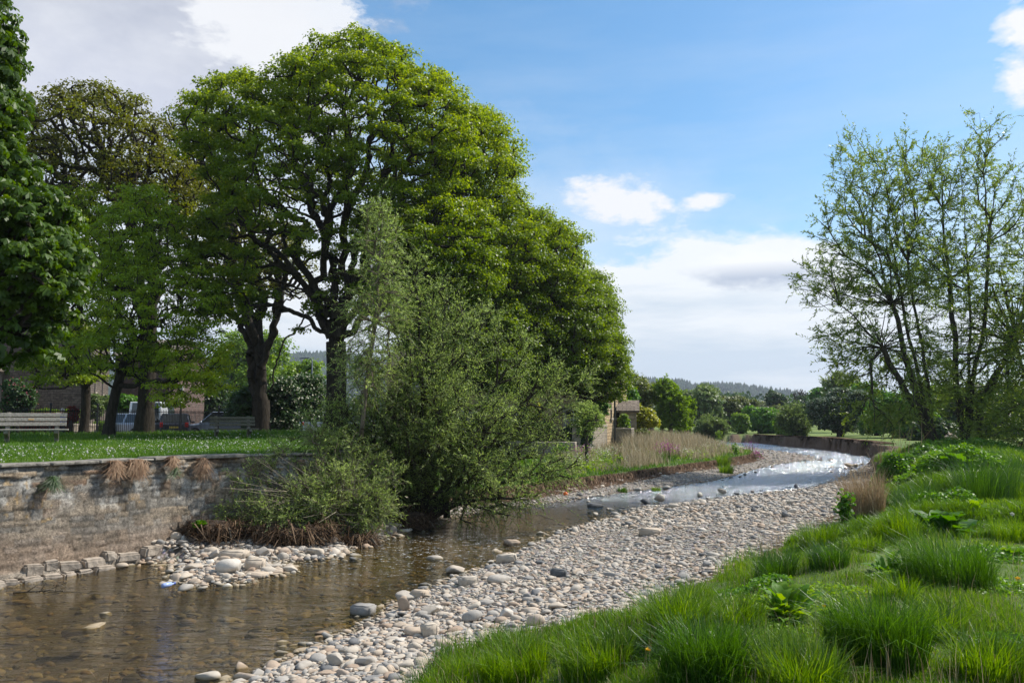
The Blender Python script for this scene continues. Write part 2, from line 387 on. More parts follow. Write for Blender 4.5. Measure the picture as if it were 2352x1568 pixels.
g_r = sstep(np.where(GY.ravel() > 45, .45, .25), np.where(GY.ravel() > 45, .8, .5), sr); g_l = sstep(.1, .35, sl); g_a = sstep(.1, .4, sa)
col[:, 0] = np.maximum(np.maximum(g_r, g_l), g_a) * (1 - park)          # R: grass
col[:, 1] = np.maximum((sr > np.where(GY.ravel() > 45, -.6, -.3)) * (sr < np.where(GY.ravel() > 45, .8, .45)), (sl > -.3) * (sl < .3)) * 1.0   # G: bare soil of the eroded edge
col[:, 2] = park                                                        # B: asphalt
def groundmat():
    m, nt, out = newmat('ground_mix'); T = NT(nt); b = T.n('ShaderNodeBsdfPrincipled'); b.inputs['Roughness'].default_value = .9; b.inputs['Specular IOR Level'].default_value = .2
    a = T.attr('col', 0); sp = T.n('ShaderNodeSeparateColor'); T.l(a, sp.inputs[0])
    p = T.pos(); n1 = T.noise(p, 6, 6, .7); n2 = T.noise(p, .35, 5, .6); n3 = T.noise(p, 40, 4, .7)
    vo = T.n('ShaderNodeTexVoronoi'); vo.inputs['Scale'].default_value = 16; T.l(p, vo.inputs['Vector'])
    peb = T.mix(.55, T.ramp(n3, [(0.3, (.20, .17, .135)), (.7, (.42, .37, .31))]), vo.outputs['Color'], 'SOFT_LIGHT')
    hsv = T.n('ShaderNodeHueSaturation'); hsv.inputs['Saturation'].default_value = .45; T.l(peb, hsv.inputs['Color']); peb = hsv.outputs[0]
    peb = T.mix(T.mapr(vo.outputs['Distance'], .25, .55), peb, (.15, .125, .10))
    z = T.n('ShaderNodeSeparateXYZ'); T.l(p, z.inputs[0])
    wet = T.mapr(z.outputs[2], -.01, .04, 1, 0)
    peb = T.mix(T.math('MULTIPLY', wet, .8), peb, T.mix(n1, (.055, .042, .02), (.13, .10, .045)))
    grs = T.mix(T.mapr(n2, .3, .7), (.05, .105, .018), (.11, .16, .035)); grs = T.mix(T.mapr(n1, .3, .75, 0, .6), grs, (.055, .075, .02))
    yy = T.mapr(z.outputs[1], 45, 60); xg = T.mapr(z.outputs[0], 5, 12)
    grs = T.mix(T.math('MULTIPLY', T.math('MULTIPLY', yy, xg), .8), grs, T.mix(n2, (.11, .17, .035), (.20, .24, .06)))
    soil = T.mix(n1, (.07, .045, .03), (.17, .115, .078))
    c = T.mix(sp.outputs[1], peb, soil); c = T.mix(sp.outputs[0], c, grs)
    c = T.mix(sp.outputs[2], c, T.mix(n3, (.10, .10, .10), (.16, .155, .15)))
    T.l(c, b.inputs['Base Color'])
    bp = T.n('ShaderNodeBump'); bp.inputs['Distance'].default_value = .008; T.l(T.math('ADD', n3, T.math('MULTIPLY', vo.outputs['Distance'], -1.2)), bp.inputs['Height']); T.l(bp.outputs[0], b.inputs['Normal'])
    T.l(b.outputs[0], out.inputs[0]); return m
gme = mesh_np('ground', np.column_stack([pts, h]), F, groundmat(), col=col, smooth=True)
tag(obj('ground', gme), 'ground of lawns, river banks and gravel', 'ground', kind='structure')

# ---------------------------------------------------------------- water
def watermat():
    m, nt, out = newmat('river_water'); T = NT(nt); p = T.pos()
    mp = T.n('ShaderNodeMapping'); mp.inputs['Scale'].default_value = (1, 1.0, 1); mp.inputs['Rotation'].default_value = (0, 0, -.75); T.l(p, mp.inputs[0])
    mp2 = T.n('ShaderNodeMapping'); mp2.inputs['Scale'].default_value = (.55, 1.5, 1); mp2.inputs['Rotation'].default_value = (0, 0, -.75); T.l(p, mp2.inputs[0])
    big = T.noise(p, .33, 3, .5); n1 = T.noise(mp2.outputs[0], 2.2, 5, .62); n2 = T.noise(mp2.outputs[0], 9, 5, .65); n3 = T.noise(mp.outputs[0], 30, 3, .6)
    rif = T.mapr(big, .40, .62, .38, 1.15)
    sx = T.n('ShaderNodeSeparateXYZ'); T.l(p, sx.inputs[0])
    farr = T.mapr(sx.outputs[1], 18.5, 25, 0, 1)
    rif = T.math('MAXIMUM', rif, farr)
    hgt = T.math('ADD', T.math('MULTIPLY', n1, 1.0), T.math('ADD', T.math('MULTIPLY', n2, .32), T.math('MULTIPLY', n3, .06)))
    hgt = T.math('MULTIPLY', hgt, T.math('ADD', rif, T.math('MULTIPLY', farr, 1.0)))
    bp = T.n('ShaderNodeBump'); bp.inputs['Strength'].default_value = 1; bp.inputs['Distance'].default_value = .085; T.l(hgt, bp.inputs['Height'])
    fr = T.n('ShaderNodeFresnel'); fr.inputs[0].default_value = 1.33; T.l(bp.outputs[0], fr.inputs['Normal'])
    tr = T.n('ShaderNodeBsdfTransparent'); tr.inputs[0].default_value = (.76, .69, .47, 1)
    gl = T.n('ShaderNodeBsdfGlossy'); gl.inputs['Color'].default_value = (.94, .97, 1, 1); T.l(T.mapr(farr, 0, 1, .05, .12), gl.inputs['Roughness']); T.l(bp.outputs[0], gl.inputs['Normal'])
    mx = T.n('ShaderNodeMixShader'); fr2 = T.n('ShaderNodeFresnel'); fr2.inputs[0].default_value = 1.33; T.l(T.math('MAXIMUM', fr.outputs[0], T.math('MULTIPLY', fr2.outputs[0], T.math('MULTIPLY', farr, T.mapr(n2, .38, .60, .72, 1.05))), clamp=True), mx.inputs[0]); T.l(tr.outputs[0], mx.inputs[1]); T.l(gl.outputs[0], mx.inputs[2])
    # broken white water where the river runs over shallow stones
    foam = T.math('MULTIPLY', T.mapr(n2, .55, .63), T.mapr(n3, .50, .62))
    foam = T.math('MULTIPLY', foam, T.attr('foam'))
    df = T.n('ShaderNodeBsdfDiffuse'); df.inputs[0].default_value = (.75, .78, .8, 1)
    m2 = T.n('ShaderNodeMixShader'); T.l(foam, m2.inputs[0]); T.l(mx.outputs[0], m2.inputs[1]); T.l(df.outputs[0], m2.inputs[2])
    T.l(m2.outputs[0], out.inputs[0]); return m
wx = np.arange(-40, 60, .5); wy = np.arange(-30, 115, .5)
WX, WY = np.meshgrid(wx, wy); wp = np.stack([WX.ravel(), WY.ravel()], 1); keep = sd_poly(wp, WATER) > -1.6
I = np.arange(len(wp)).reshape(len(wy), len(wx)); F = np.stack([I[:-1, :-1], I[:-1, 1:], I[1:, 1:], I[1:, :-1]], -1).reshape(-1, 4)
F = F[keep[F].any(1)]; used, inv = np.unique(F, return_inverse=True); F = inv.reshape(-1, 4)
c = P(960, 1270)[:2]; c2 = P(700, 1345)[:2]; wpu = wp[used]
foam = np.exp(-(((wpu - c) ** 2).sum(1)) / 2.6 ** 2) + .5 * np.exp(-(((wpu - P(1130, 1240)[:2]) ** 2).sum(1)) / 2.2 ** 2) + .10 * sstep(40, 50, wpu[:, 1])
wm = mesh_np('water', np.column_stack([wpu, np.zeros(len(used))]), F, watermat())
a = wm.attributes.new('foam', 'FLOAT', 'POINT'); a.data.foreach_set('value', foam.astype(np.float32))
tag(obj('water', wm), 'shallow clear river water', 'water', kind='structure')

# ---------------------------------------------------------------- stones
def stonemat():
    m, nt, out = newmat('river_stone'); T = NT(nt); b = T.n('ShaderNodeBsdfPrincipled'); b.inputs['Roughness'].default_value = .85; b.inputs['Specular IOR Level'].default_value = .25
    v = T.attr('var'); p = T.pos()
    c = T.ramp(v, [(0, (.11, .115, .12)), (.12, (.20, .20, .20)), (.3, (.39, .365, .33)), (.55, (.52, .46, .38)), (.74, (.48, .39, .30)), (.88, (.38, .28, .205)), (1, (.68, .64, .57))])
    n = T.noise(p, 22, 6, .7); c = T.mix(T.mapr(n, .3, .7, 0, .5), c, T.mix(1, c, (.55, .52, .48), 'MULTIPLY'))
    z = T.n('ShaderNodeSeparateXYZ'); T.l(p, z.inputs[0])
    wet = T.math('ADD', z.outputs[2], T.math('MULTIPLY', T.math('SUBTRACT', n, .5), .03)); wet = T.mapr(wet, .0, .035, 1, 0)
    wc = T.mix(1, c, (.46, .40, .24), 'MULTIPLY'); c = T.mix(T.math('MULTIPLY', wet, .85), c, wc)
    T.l(c, b.inputs['Base Color']); bp = T.n('ShaderNodeBump'); bp.inputs['Distance'].default_value = .0025; T.l(T.noise(p, 45, 5, .7), bp.inputs['Height']); T.l(bp.outputs[0], b.inputs['Normal'])
    T.l(b.outputs[0], out.inputs[0]); return m
M['stone'] = stonemat()
def base_stone(seed, sub, ang):
    r = np.random.default_rng(seed); bm = bmesh.new(); bmesh.ops.create_icosphere(bm, subdivisions=sub, radius=1)
    V = np.array([v.co for v in bm.verts]); F = np.array([[v.index for v in f.verts] for f in bm.faces]); bm.free()
    for k in range(int(6 + ang * 8)):                       # knock flats off it
        n = r.normal(size=3); n /= np.linalg.norm(n); d = r.uniform(.5, .78) if ang > .4 else r.uniform(.6, .88)
        s = V @ n - d; V = V - np.maximum(s, 0)[:, None] * n * .97
    V = V * (1 + .06 * np.sin(V @ r.normal(size=3) * 3 + r.uniform(0, 6)))[:, None]
    return V, F
STN = {s: [base_stone(i * 7 + s, s, (i % 3) / 2 * .8 + .2) for i in range(14)] for s in (1, 2, 3)}
def scatter_stones(name, xy, size, sub, label, vshift=0., zoff=-.34, flat=.5, kind='stuff'):
    n = len(xy); hz_, *_ = ground(xy); Vs = []; Fs = []; vars_ = []; off = 0; which = R.integers(0, 14, n)
    for k in range(14):
        id = np.where(which == k)[0]
        if not len(id): continue
        V0, F0 = STN[sub][k]; m = len(id); s = size[id]
        sc = np.stack([s * R.uniform(.85, 1.35, m), s * R.uniform(.6, 1.0, m), s * R.uniform(.2, flat + .25, m)], 1) * .5
        a = R.uniform(0, 6.283, m); t = R.normal(0, .22, m); ca, sa_ = np.cos(a), np.sin(a); ct, st = np.cos(t), np.sin(t)
        V = V0[None] * sc[:, None]
        V = np.stack([V[..., 0] * ct[:, None] + V[..., 2] * st[:, None], V[..., 1], -V[..., 0] * st[:, None] + V[..., 2] * ct[:, None]], -1)
        V = np.stack([V[..., 0] * ca[:, None] - V[..., 1] * sa_[:, None], V[..., 0] * sa_[:, None] + V[..., 1] * ca[:, None], V[..., 2]], -1)
        V += np.column_stack([xy[id], hz_[id] + sc[:, 2] * (1 + zoff * 2)])[:, None]
        Vs.append(V.reshape(-1, 3)); Fs.append((F0[None] + (np.arange(m) * len(V0))[:, None, None]).reshape(-1, 3) + off); off += m * len(V0)
        vv = np.clip(R.beta(1.6, 1.5, m) + vshift, 0, 1); vars_.append(np.repeat(vv, len(F0)))
    me = mesh_np(name, np.concatenate(Vs), np.concatenate(Fs), M['stone'], var=np.concatenate(vars_), smooth=(sub > 2))
    return tag(obj(name, me), label, name.split('_')[-1], kind=kind)
def sample(n, x0, x1, y0, y1, cond, persp=True):
    """points with a density that falls off with distance like apparent size"""
    y = 1 / R.uniform(1 / y1, 1 / y0, n) if persp else R.uniform(y0, y1, n)
    f = R.uniform(0, 1, n); xa = np.maximum(x0, -.72 * y - 2); xb = np.minimum(x1, .72 * y + 2)
    pr = (xb - xa) / (x1 - x0 + 1e-9)
    x = xa + f * (xb - xa); p = np.stack([x, y], 1); g = ground(p); k = cond(*g); return p[k]
dry = lambda h, sw, sr, sl, sa, pk: (sw < .25) & (sr < .12) & (sl < .15) & (sa < .15)
p = sample(105000, -6, 12, 5.2, 17, dry, True); s = R.lognormal(-2.95, .52, len(p)); s = np.clip(s, .03, .21); kk = s > .062
scatter_stones('fine_gravel', p[~kk], s[~kk] * 1.1, 1, 'small flat chips filling the gaps of the near gravel bar', flat=.32)
p, s = p[kk], s[kk]
scatter_stones('gravel', p, s, 2, 'pale grey and buff river gravel on the near bar', flat=.32)
p = sample(52000, -2, 24, 17, 50, lambda h, sw, sr, sl, sa, pk: dry(h, sw, sr, sl, sa, pk) , True); s = np.clip(R.lognormal(-2.5, .45, len(p)), .05, .32)
scatter_stones('distant_gravel', p, s, 1, 'sun bleached gravel along both edges of the upper river', flat=.4)
p = sample(6000, 14, 32, 38, 90, lambda h, sw, sr, sl, sa, pk: dry(h, sw, sr, sl, sa, pk), True); s = np.clip(R.lognormal(-1.8, .3, len(p)), .1, .35)
scatter_stones('point_bar_gravel', p, s, 1, 'far spit of pale gravel inside the river bend', flat=.35)
lft = lambda h, sw, sr, sl, sa, pk: (sw < .2) & (sw > -4) & (sl < .15) & (sa < -.05) & (sr < 0)
p = sample(16000, -10, 3, 10, 24, lft, True); p = p[p[:, 0] < P(1050, 1200)[0] + (p[:, 1] - 18) * .1]; s = np.clip(R.lognormal(-2.3, .45, len(p)), .05, .3)
scatter_stones('shingle', p, s, 2, 'loose pale shingle at the foot of the left stone wall', vshift=.08, flat=.5)
p = sample(12000, -14, 8, 5.5, 28, lambda h, sw, *_: sw > .1, True); s = np.clip(R.lognormal(-2.2, .4, len(p)), .05, .28)
scatter_stones('bed_pebbles', p, s, 2, 'brown algae covered pebbles under the shallow water', zoff=-.45, flat=.3)
p = sample(1100, 2, 20, 20, 60, lambda h, sw, *_: (sw > .15) & (sw < 1.3), True); s = np.clip(R.lognormal(-1.75, .3, len(p)), .1, .4)
k = R.random(len(p)) < .4; scatter_stones('shallows_cobbles', p[k], s[k] * 1.1, 2, 'scattered wet cobbles breaking the surface of the upper shallows', zoff=.35, vshift=-.15, flat=.5)
p = sample(700, 14, 32, 40, 56, lambda h, sw, *_: (sw > .15) & (sw < 3.3), False); s = np.clip(R.lognormal(-1.5, .3, len(p)), .12, .4)
k = fbm(p[:, 0] * .15, p[:, 1] * .6, 4) > .52; scatter_stones('riffle_cobbles', p[k], s[k] * 1.2, 1, 'line of brown cobbles across the bright riffle below the bend', zoff=.4, vshift=.1, flat=.4)

def boulder(x, y, w, hh, shape, v, label, z=None, rz=None, flat=1., seed=0, dy=0):
    """x,y: foot of the stone in the frame; w,hh: its apparent size"""
    p0 = P(x, y, .0); g = gz(p0[0], p0[1])
    for _ in range(4): p0 = P(x, y, max(g, -.02) if z is None else z); g = gz(p0[0], p0[1])
    k = np.linalg.norm(p0[:2]) / FPX; wd = w * k; ht = hh * k * 1.05; dp = wd * .7
    r = np.random.default_rng(seed * 13 + int(x)); base = STN[3][(int(x) + seed) % 14] if shape != 'block' else None
    if shape == 'block':
        bm = bmesh.new(); bmesh.ops.create_cube(bm, size=2)
        for vt in bm.verts: vt.co = Vector([c * (1 + r.uniform(-.22, .05)) for c in vt.co])
        bmesh.ops.bevel(bm, geom=list(bm.edges), offset=.17, segments=2, affect='EDGES')
        bmesh.ops.triangulate(bm, faces=list(bm.faces)); bmesh.ops.subdivide_edges(bm, edges=[e for e in bm.edges if e.calc_length() > .7], cuts=2)
        bmesh.ops.triangulate(bm, faces=list(bm.faces))
        V = np.array([q.co for q in bm.verts]); bm.verts.index_update(); F = np.array([[q.index for q in f.verts] for f in bm.faces]); bm.free()
        V = V + .035 * np.sin(V[:, [1, 2, 0]] * 7 + r.uniform(0, 6, 3)) ; V = V * .92
    else: V, F = base
    V = V * np.array([wd / 2, dp / 2, ht / 2]) ; a = (r.uniform(-.35, .35) if rz is None else rz)
    V = V @ np.array(Matrix.Rotation(r.uniform(-.12, .12), 3, 'Y')).T @ np.array(Matrix.Rotation(a, 3, 'Z')).T
    me = mesh_np('boulder', V + np.array([0, 0, ht * .38]), F, M['stone'], var=np.full(len(F), v), smooth=(shape != 'block'))
    c = p0 + np.array([0, dp * .35, 0]); o = obj('boulder', me, None, (c[0], c[1], max(g, -.06) - .01 if z is None else z - .05))
    return tag(o, label, 'rock', 'boulders along the river')
BLD = [
 (832, 1416, 56, 30, 'block', .22, 'angular grey block with a pale flat top standing in the water off the gravel bar'),
 (1283, 1324, 42, 20, 'block', .02, 'dark slate grey block lying in the middle of the pale gravel bar'),
 (1494, 1230, 54, 19, 'block', .66, 'long tan slab lying alone on the upper gravel bar'),
 (997, 1286, 40, 18, 'round', .5, 'flat topped pale rock sitting in the riffle in mid river'),
 (1045, 1318, 60, 24, 'round', .6, 'creamy humped rock at the tip of the gravel bar'),
 (1095, 1276, 18, 10, 'round', .55, 'small tilted stone in the riffle to the right of the flat topped rock'),
 (1163, 1292, 52, 22, 'block', .55, 'pale slab leaning towards the water on the bar edge'),
 (1176, 1252, 40, 16, 'block', .78, 'brown brick shaped stone in the water above the leaning slab'),
 (1137, 1268, 32, 14, 'round', .58, 'pale stone awash beside the brown brick shaped stone'),
 (1241, 1226, 28, 12, 'round', .35, 'lone grey oval stone in the water off the upper bar'),
 (1075, 1345, 50, 24, 'block', .5, 'squat pale stone behind the creamy humped rock'),
 (930, 1382, 48, 26, 'round', .45, 'brown speckled boulder on the waterline past the angular block'),
 (962, 1374, 46, 22, 'block', .70, 'rough edged stone half in the water at the bar edge'),
 (927, 1404, 38, 36, 'round', .8, 'round pinkish boulder beside the angular grey block'),
 (990, 1412, 54, 24, 'round', .56, 'smooth pale boulder just up from the pinkish one'),
 (1083, 1430, 50, 30, 'round', .3, 'grey green pyramid shaped stone in the near gravel'),
 (950, 1460, 50, 22, 'round', .74, 'smooth tan loaf shaped cobble in the near gravel'),
 (1145, 1341, 58, 24, 'round', .38, 'broad pale grey boulder in the middle of the bar'),
 (768, 1532, 50, 32, 'round', .42, 'light grey rounded boulder near the lower left of the bar'),
 (840, 1532, 66, 28, 'round', .36, 'long grey white boulder low on the near bar'),
 (1050, 1508, 52, 24, 'block', .33, 'wide grey slab in front of the near grass'),
 (1015, 1490, 40, 26, 'round', .72, 'buff boulder in front of the near grass'),
 (1230, 1440, 44, 32, 'round', .68, 'cream coloured boulder half sunk behind the grass edge'),
 (985, 1462, 42, 34, 'block', .57, 'upright creamy wedge stone in the near gravel'),
 (1165, 1420, 40, 26, 'round', .98, 'small white boulder in the gravel above the near grass'),
 (1115, 1390, 40, 14, 'round', .32, 'low grey saucer shaped stone in the bar'),
 (1280, 1400, 62, 20, 'round', .60, 'layered tan boulder with a rounded back in the bar'),
 (1550, 1165, 26, 10, 'round', .5, 'pale stone at the shallow inlet of the upper bar'),
 (2975 / 1.633, 1180, 22, 14, 'round', .97, 'single white boulder on the upper gravel below the willow'),
 (1368, 1165, 38, 14, 'block', .06, 'dark grey stone at the upstream tip of the near bar'),
 (1820, 1160, 26, 12, 'round', .5, 'small round boulder at the right end of the upper bar'),
 (581, 1310, 46, 28, 'block', .62, 'square buff block on the left shingle spit'),
 (584, 1326, 60, 12, 'block', .7, 'flat red tinged slab lying in front of the square buff block'),
 (522, 1328, 64, 34, 'round', .98, 'large chalky white boulder on the left shingle spit'),
 (408, 1334, 62, 18, 'round', .58, 'flat pointed rock at the tip of the left shingle spit'),
 (440, 1310, 58, 16, 'round', .6, 'low buff rock behind the flat pointed one'),
 (492, 1284, 34, 24, 'round', .4, 'rounded grey stone against the root mound'),
 (530, 1283, 66, 20, 'block', .62, 'long cream slab lying under the willow roots'),
 (602, 1281, 36, 24, 'round', .42, 'pear shaped pale boulder under the willow roots'),
 (722, 1282, 60, 20, 'round', .56, 'pale slab at the right end of the left shingle'),
 (662, 1317, 52, 18, 'round', .55, 'double humped pale rock on the waterline of the left spit'),
 (325, 1288, 36, 18, 'round', .47, 'rounded pale stone at the foot of the wall'),
 (272, 1305, 34, 16, 'round', .66, 'tan stone by the water at the foot of the wall'),
 (127, 1319, 28, 14, 'round', .62, 'small buff stone in the still water under the wall'),
 (238, 1413, 36, 14, 'round', .48, 'pale rock breaking the brown water, second from the left edge'),
 (180, 1448, 80, 14, 'block', .62, 'broad submerged ochre rock showing its top above the brown water'),
 (300, 1508, 42, 16, 'round', .66, 'ripple ringed brown rock low in the near water'),
 (645, 1489, 26, 14, 'round', .4, 'grey stone in the fast water off the lower bar'),
 (720, 1440, 40, 10, 'round', .75, 'reddish rock just awash in the fast water'),
 (470, 1566, 60, 30, 'round', .5, 'pair shaped pale boulder cut by the bottom edge of the view'),
 (385, 1318, 24, 14, 'round', .55, 'small stone in the shallow pool inside the left spit'),
 (690, 1345, 26, 8, 'round', .7, 'low wet stone in mid river off the left spit'),
]
for i, b_ in enumerate(BLD): boulder(*b_[:6], b_[6], seed=i)
# ---------------------------------------------------------------- the river wall
def build_wall():
    line = WALLP
    seg = np.hypot(*np.diff(line, axis=0).T); cum = np.concatenate([[0], np.cumsum(seg)]); L = cum[-1]
    s = np.concatenate([np.arange(0, 9, .06), np.arange(9, L, .028)]); t = np.arange(-.35, 1.705, .024)
    px = np.interp(s, cum, line[:, 0]); py = np.interp(s, cum, line[:, 1])
    k = 30; kr = np.ones(2 * k + 1) / (2 * k + 1)
    pad = lambda v: np.convolve(np.concatenate([v[0] + (v[1] - v[0]) * np.arange(-k, 0), v, v[-1] + (v[-1] - v[-2]) * np.arange(1, k + 1)]), kr, 'valid')
    px, py = pad(px), pad(py)
    tx, ty = np.gradient(px), np.gradient(py); q = np.hypot(tx, ty); nxn, nyn = ty / q, -tx / q      # towards the river
    SS, TT = np.meshgrid(s, t)
    # courses with their own heights, stones with their own lengths
    r = np.random.default_rng(5); ed = [-.35]
    while ed[-1] < 1.6: z = ed[-1]; ed.append(z + (r.uniform(.05, .08) if z > 1.36 else r.uniform(.085, .155) if z > .25 else r.uniform(.15, .2)))
    ed = np.array(ed); wav = .05 * (fbm(SS * .45, TT * .0 + 2, 3) - .5) * 2 + .09 * (fbm(SS * 2.6, TT * 1.6, 12) - .5)
    tw = TT + np.where(TT < 1.45, wav, wav * .3); ci = np.clip(np.searchsorted(ed, tw) - 1, 0, len(ed) - 2)
    e0, e1 = ed[ci], ed[ci + 1]; dist_t = np.minimum(tw - e0, e1 - tw); wob2 = .05 * (fbm(SS * 4, TT * 4, 91) - .5); dist_t = np.maximum(dist_t + wob2, 0) + .05 * sstep(.48, .58, fbm(SS * 3.5, TT * 7, 93))
    sl_ = np.where(ci >= np.searchsorted(ed, 1.36), 2.6, np.where(TT < .2, 3.2, 5.0))
    cell = SS * sl_ + _h(ci * 1., 3., 1) * 10; cell = cell + .55 * (vnoise(cell * .6, ci * 3.3, 5) - .5); cid = np.floor(cell); fr = cell - cid; dist_s = np.minimum(fr, 1 - fr) / sl_
    dj = np.minimum(dist_t, dist_s) + .018 * (fbm(SS * 14, TT * 14, 7) - .5)
    rnd = _h(cid, ci * 1.7, 2); rnd2 = _h(cid, ci * 2.9, 6)
    mort = sstep(.55, .2, TT) * 0 + sstep(1.38, 1.2, TT) * (.25 + .6 * sstep(.35, .6, fbm(SS * .9, TT * 1.6, 31)))     # rendered over in the middle
    joint = 1 - sstep(.0, .022, dj)
    disp = -.022 * joint * (1 - .6 * mort) + .022 * (rnd - .5) * (1 - .5 * mort) + .018 * (fbm(SS * 7, TT * 9, 4) - .5) + .014 * (fbm(SS * 30, TT * 30, 14, 2) - .5)
    ledge = sum(.016 * (1 - sstep(a - .03, a + .015, TT + .05 * (fbm(SS * .9, TT * 0, a * 9) - .5))) for a in (.62, .46, .30))
    foot = .09 * (1 - sstep(.10, .16, TT)) ; disp = disp + ledge + foot + .10 * (1.68 - TT) + np.where(TT < .16, .10 * (rnd2 - .5), 0)
    disp = disp + np.where(TT > 1.36, -.02 + .05 * (rnd2 - .5), 0)
    V = np.stack([px[None] + nxn[None] * disp, py[None] + nyn[None] * disp, TT], -1).reshape(-1, 3)
    # stone colours
    base = np.array([.30, .265, .22])[None, None] * (.80 + .42 * rnd)[..., None]
    warm = np.array([1.10, .98, .82]); cool = np.array([.92, .97, 1.02]); base = base * np.where((rnd2 > .5)[..., None], warm, cool)
    red = (rnd2 > .86)[..., None] * (1 - mort * .6)[..., None]; base = base * (1 - red * .6) + np.array([.25, .15, .10]) * red * .6
    mc = np.array([.30, .265, .22]) * (.75 + .5 * fbm(SS * 3, TT * 3, 21))[..., None]; base = base * (1 - .65 * mort[..., None]) + mc * .65 * mort[..., None]
    lowb = sstep(.75, .35, TT + .15 * (fbm(SS * 1.2, TT * 2, 41) - .5))[..., None]; base = base * (1 - .7 * lowb) + np.array([.29, .21, .15]) * (.75 + .5 * fbm(SS * 5, TT * 8, 51))[..., None] * .7 * lowb
    ft = (1 - sstep(.11, .17, TT))[..., None]; base = base * (1 - ft) + np.array([.34, .29, .23]) * (.75 + .5 * rnd)[..., None] * ft
    blot = .66 + .42 * fbm(SS * 1.6, TT * 1.9, 95, 5); base = base * blot[..., None]
    wetb = (1 - sstep(.0, .05, TT))[..., None]; base = base * (1 - .6 * wetb)
    lich = sstep(.52, .64, fbm(SS * 5, TT * 5, 61, 5)) * sstep(.75, 1.25, TT + .4 * (fbm(SS * .8, TT, 66) - .5)); base = base * (1 - .6 * lich[..., None]) + np.array([.50, .49, .45]) * .6 * lich[..., None]
    dk = sstep(.54, .68, fbm(SS * 5, TT * 4.4, 71, 5)) * .42; base = base * (1 - dk[..., None]) + np.array([.07, .065, .055]) * dk[..., None]
    org = sstep(.84, .88, vnoise(SS * 14, TT * 14, 81)) * (TT > .8) * (vnoise(SS * 2, TT * 2, 83) > .72); base = base * (1 - .6 * org[..., None]) + np.array([.38, .25, .10]) * .6 * org[..., None]
    base = base * (1 - .45 * (joint * (1 - .6 * mort)))[..., None]
    nt_, ns = SS.shape; I = np.arange(nt_ * ns).reshape(nt_, ns); F = np.stack([I[:-1, :-1], I[:-1, 1:], I[1:, 1:], I[1:, :-1]], -1).reshape(-1, 4)
    # the wall's body behind the face
    bk = np.stack([px - nxn * .55, py - nyn * .55, np.full(len(s), -.35)], 1); bt = bk + [0, 0, 2.0]; tp = V.reshape(nt_, ns, 3)[-1]
    V2 = np.concatenate([V, bt, bk]); o1 = len(V); o2 = o1 + ns; j = np.arange(ns - 1)
    F2 = np.concatenate([F, np.stack([I[-1, :-1], I[-1, 1:], o1 + j + 1, o1 + j], 1), np.stack([o1 + j, o1 + j + 1, o2 + j + 1, o2 + j], 1)])
    cc = np.concatenate([base.reshape(-1, 3), np.full((2 * ns, 3), .2)])
    m, nt, out = newmat('wall_masonry'); T = NT(nt); b = T.n('ShaderNodeBsdfPrincipled'); b.inputs['Roughness'].default_value = .95; b.inputs['Specular IOR Level'].default_value = .15
    n = T.noise(T.pos(), 26, 8, .8); n9 = T.noise(T.pos(), 9, 6, .7); vz = T.n('ShaderNodeTexVoronoi'); vz.feature = 'DISTANCE_TO_EDGE'; mw = T.n('ShaderNodeMapping'); mw.inputs['Scale'].default_value = (1, 1, 1.7); mx9 = T.n('ShaderNodeVectorMath', operation='ADD'); T.l(T.pos(), mx9.inputs[0]); T.l(T.noise(T.pos(), 5, 3, .6, out=1), mx9.inputs[1]); T.l(mx9.outputs[0], mw.inputs[0]); T.l(mw.outputs[0], vz.inputs['Vector']); vz.inputs['Scale'].default_value = 6.5
    cw = T.mix(.9, T.attr('col', 0), T.ramp(n, [(.30, .12), (.70, .88)]), 'OVERLAY'); cw = T.mix(.5, cw, T.ramp(n9, [(.35, .25), (.65, .75)]), 'OVERLAY'); crk = T.math('MULTIPLY', T.mapr(vz.outputs[0], .0, .05, 1, 0), T.mapr(n9, .42, .6)); cw = T.mix(T.math('MULTIPLY', crk, .75), cw, (.05, .042, .033)); T.l(cw, b.inputs['Base Color']); n = T.math('SUBTRACT', n, T.math('MULTIPLY', crk, .9))
    bp = T.n('ShaderNodeBump'); bp.inputs['Distance'].default_value = .012; T.l(n, bp.inputs['Height']); T.l(bp.outputs[0], b.inputs['Normal']); T.l(b.outputs[0], out.inputs[0]); M['mason'] = m
    root = thing('river_wall', 'weathered rubble stone retaining wall beside the river under the lawn', 'wall')
    obj('wall_face', mesh_np('wall_face', V2, F2, m, col=np.clip(cc, 0, 1), smooth=False), root)
    # coping: a run of uneven slabs
    a = 0.2; cop = MB(); cm = solid('coping_stone', (.20, .185, .155), .9, noise=.6, scale=11, bump=.03)
    tx /= q; ty /= q
    while a < L - .6:
        l = r.uniform(.28, .8); m_ = a + l / 2; i = min(np.searchsorted(s, m_), ns - 1); hh = r.uniform(.035, .075); ov = r.uniform(-.05, .05)
        cop.box((px[i] - nxn[i] * (.22 - ov), py[i] - nyn[i] * (.22 - ov), 1.69 + hh / 2 + r.uniform(-.012, .006)), (l - .015, .5, hh), math.atan2(ty[i], tx[i]) + r.uniform(-.02, .02), tilt=('Y', r.uniform(-.012, .012))); a += l
    obj('coping', cop.mesh('coping', cm, bevel=.012), root)
    fm = solid('footing_stone', (.36, .305, .245), .9, noise=.3, scale=12, bump=.02)
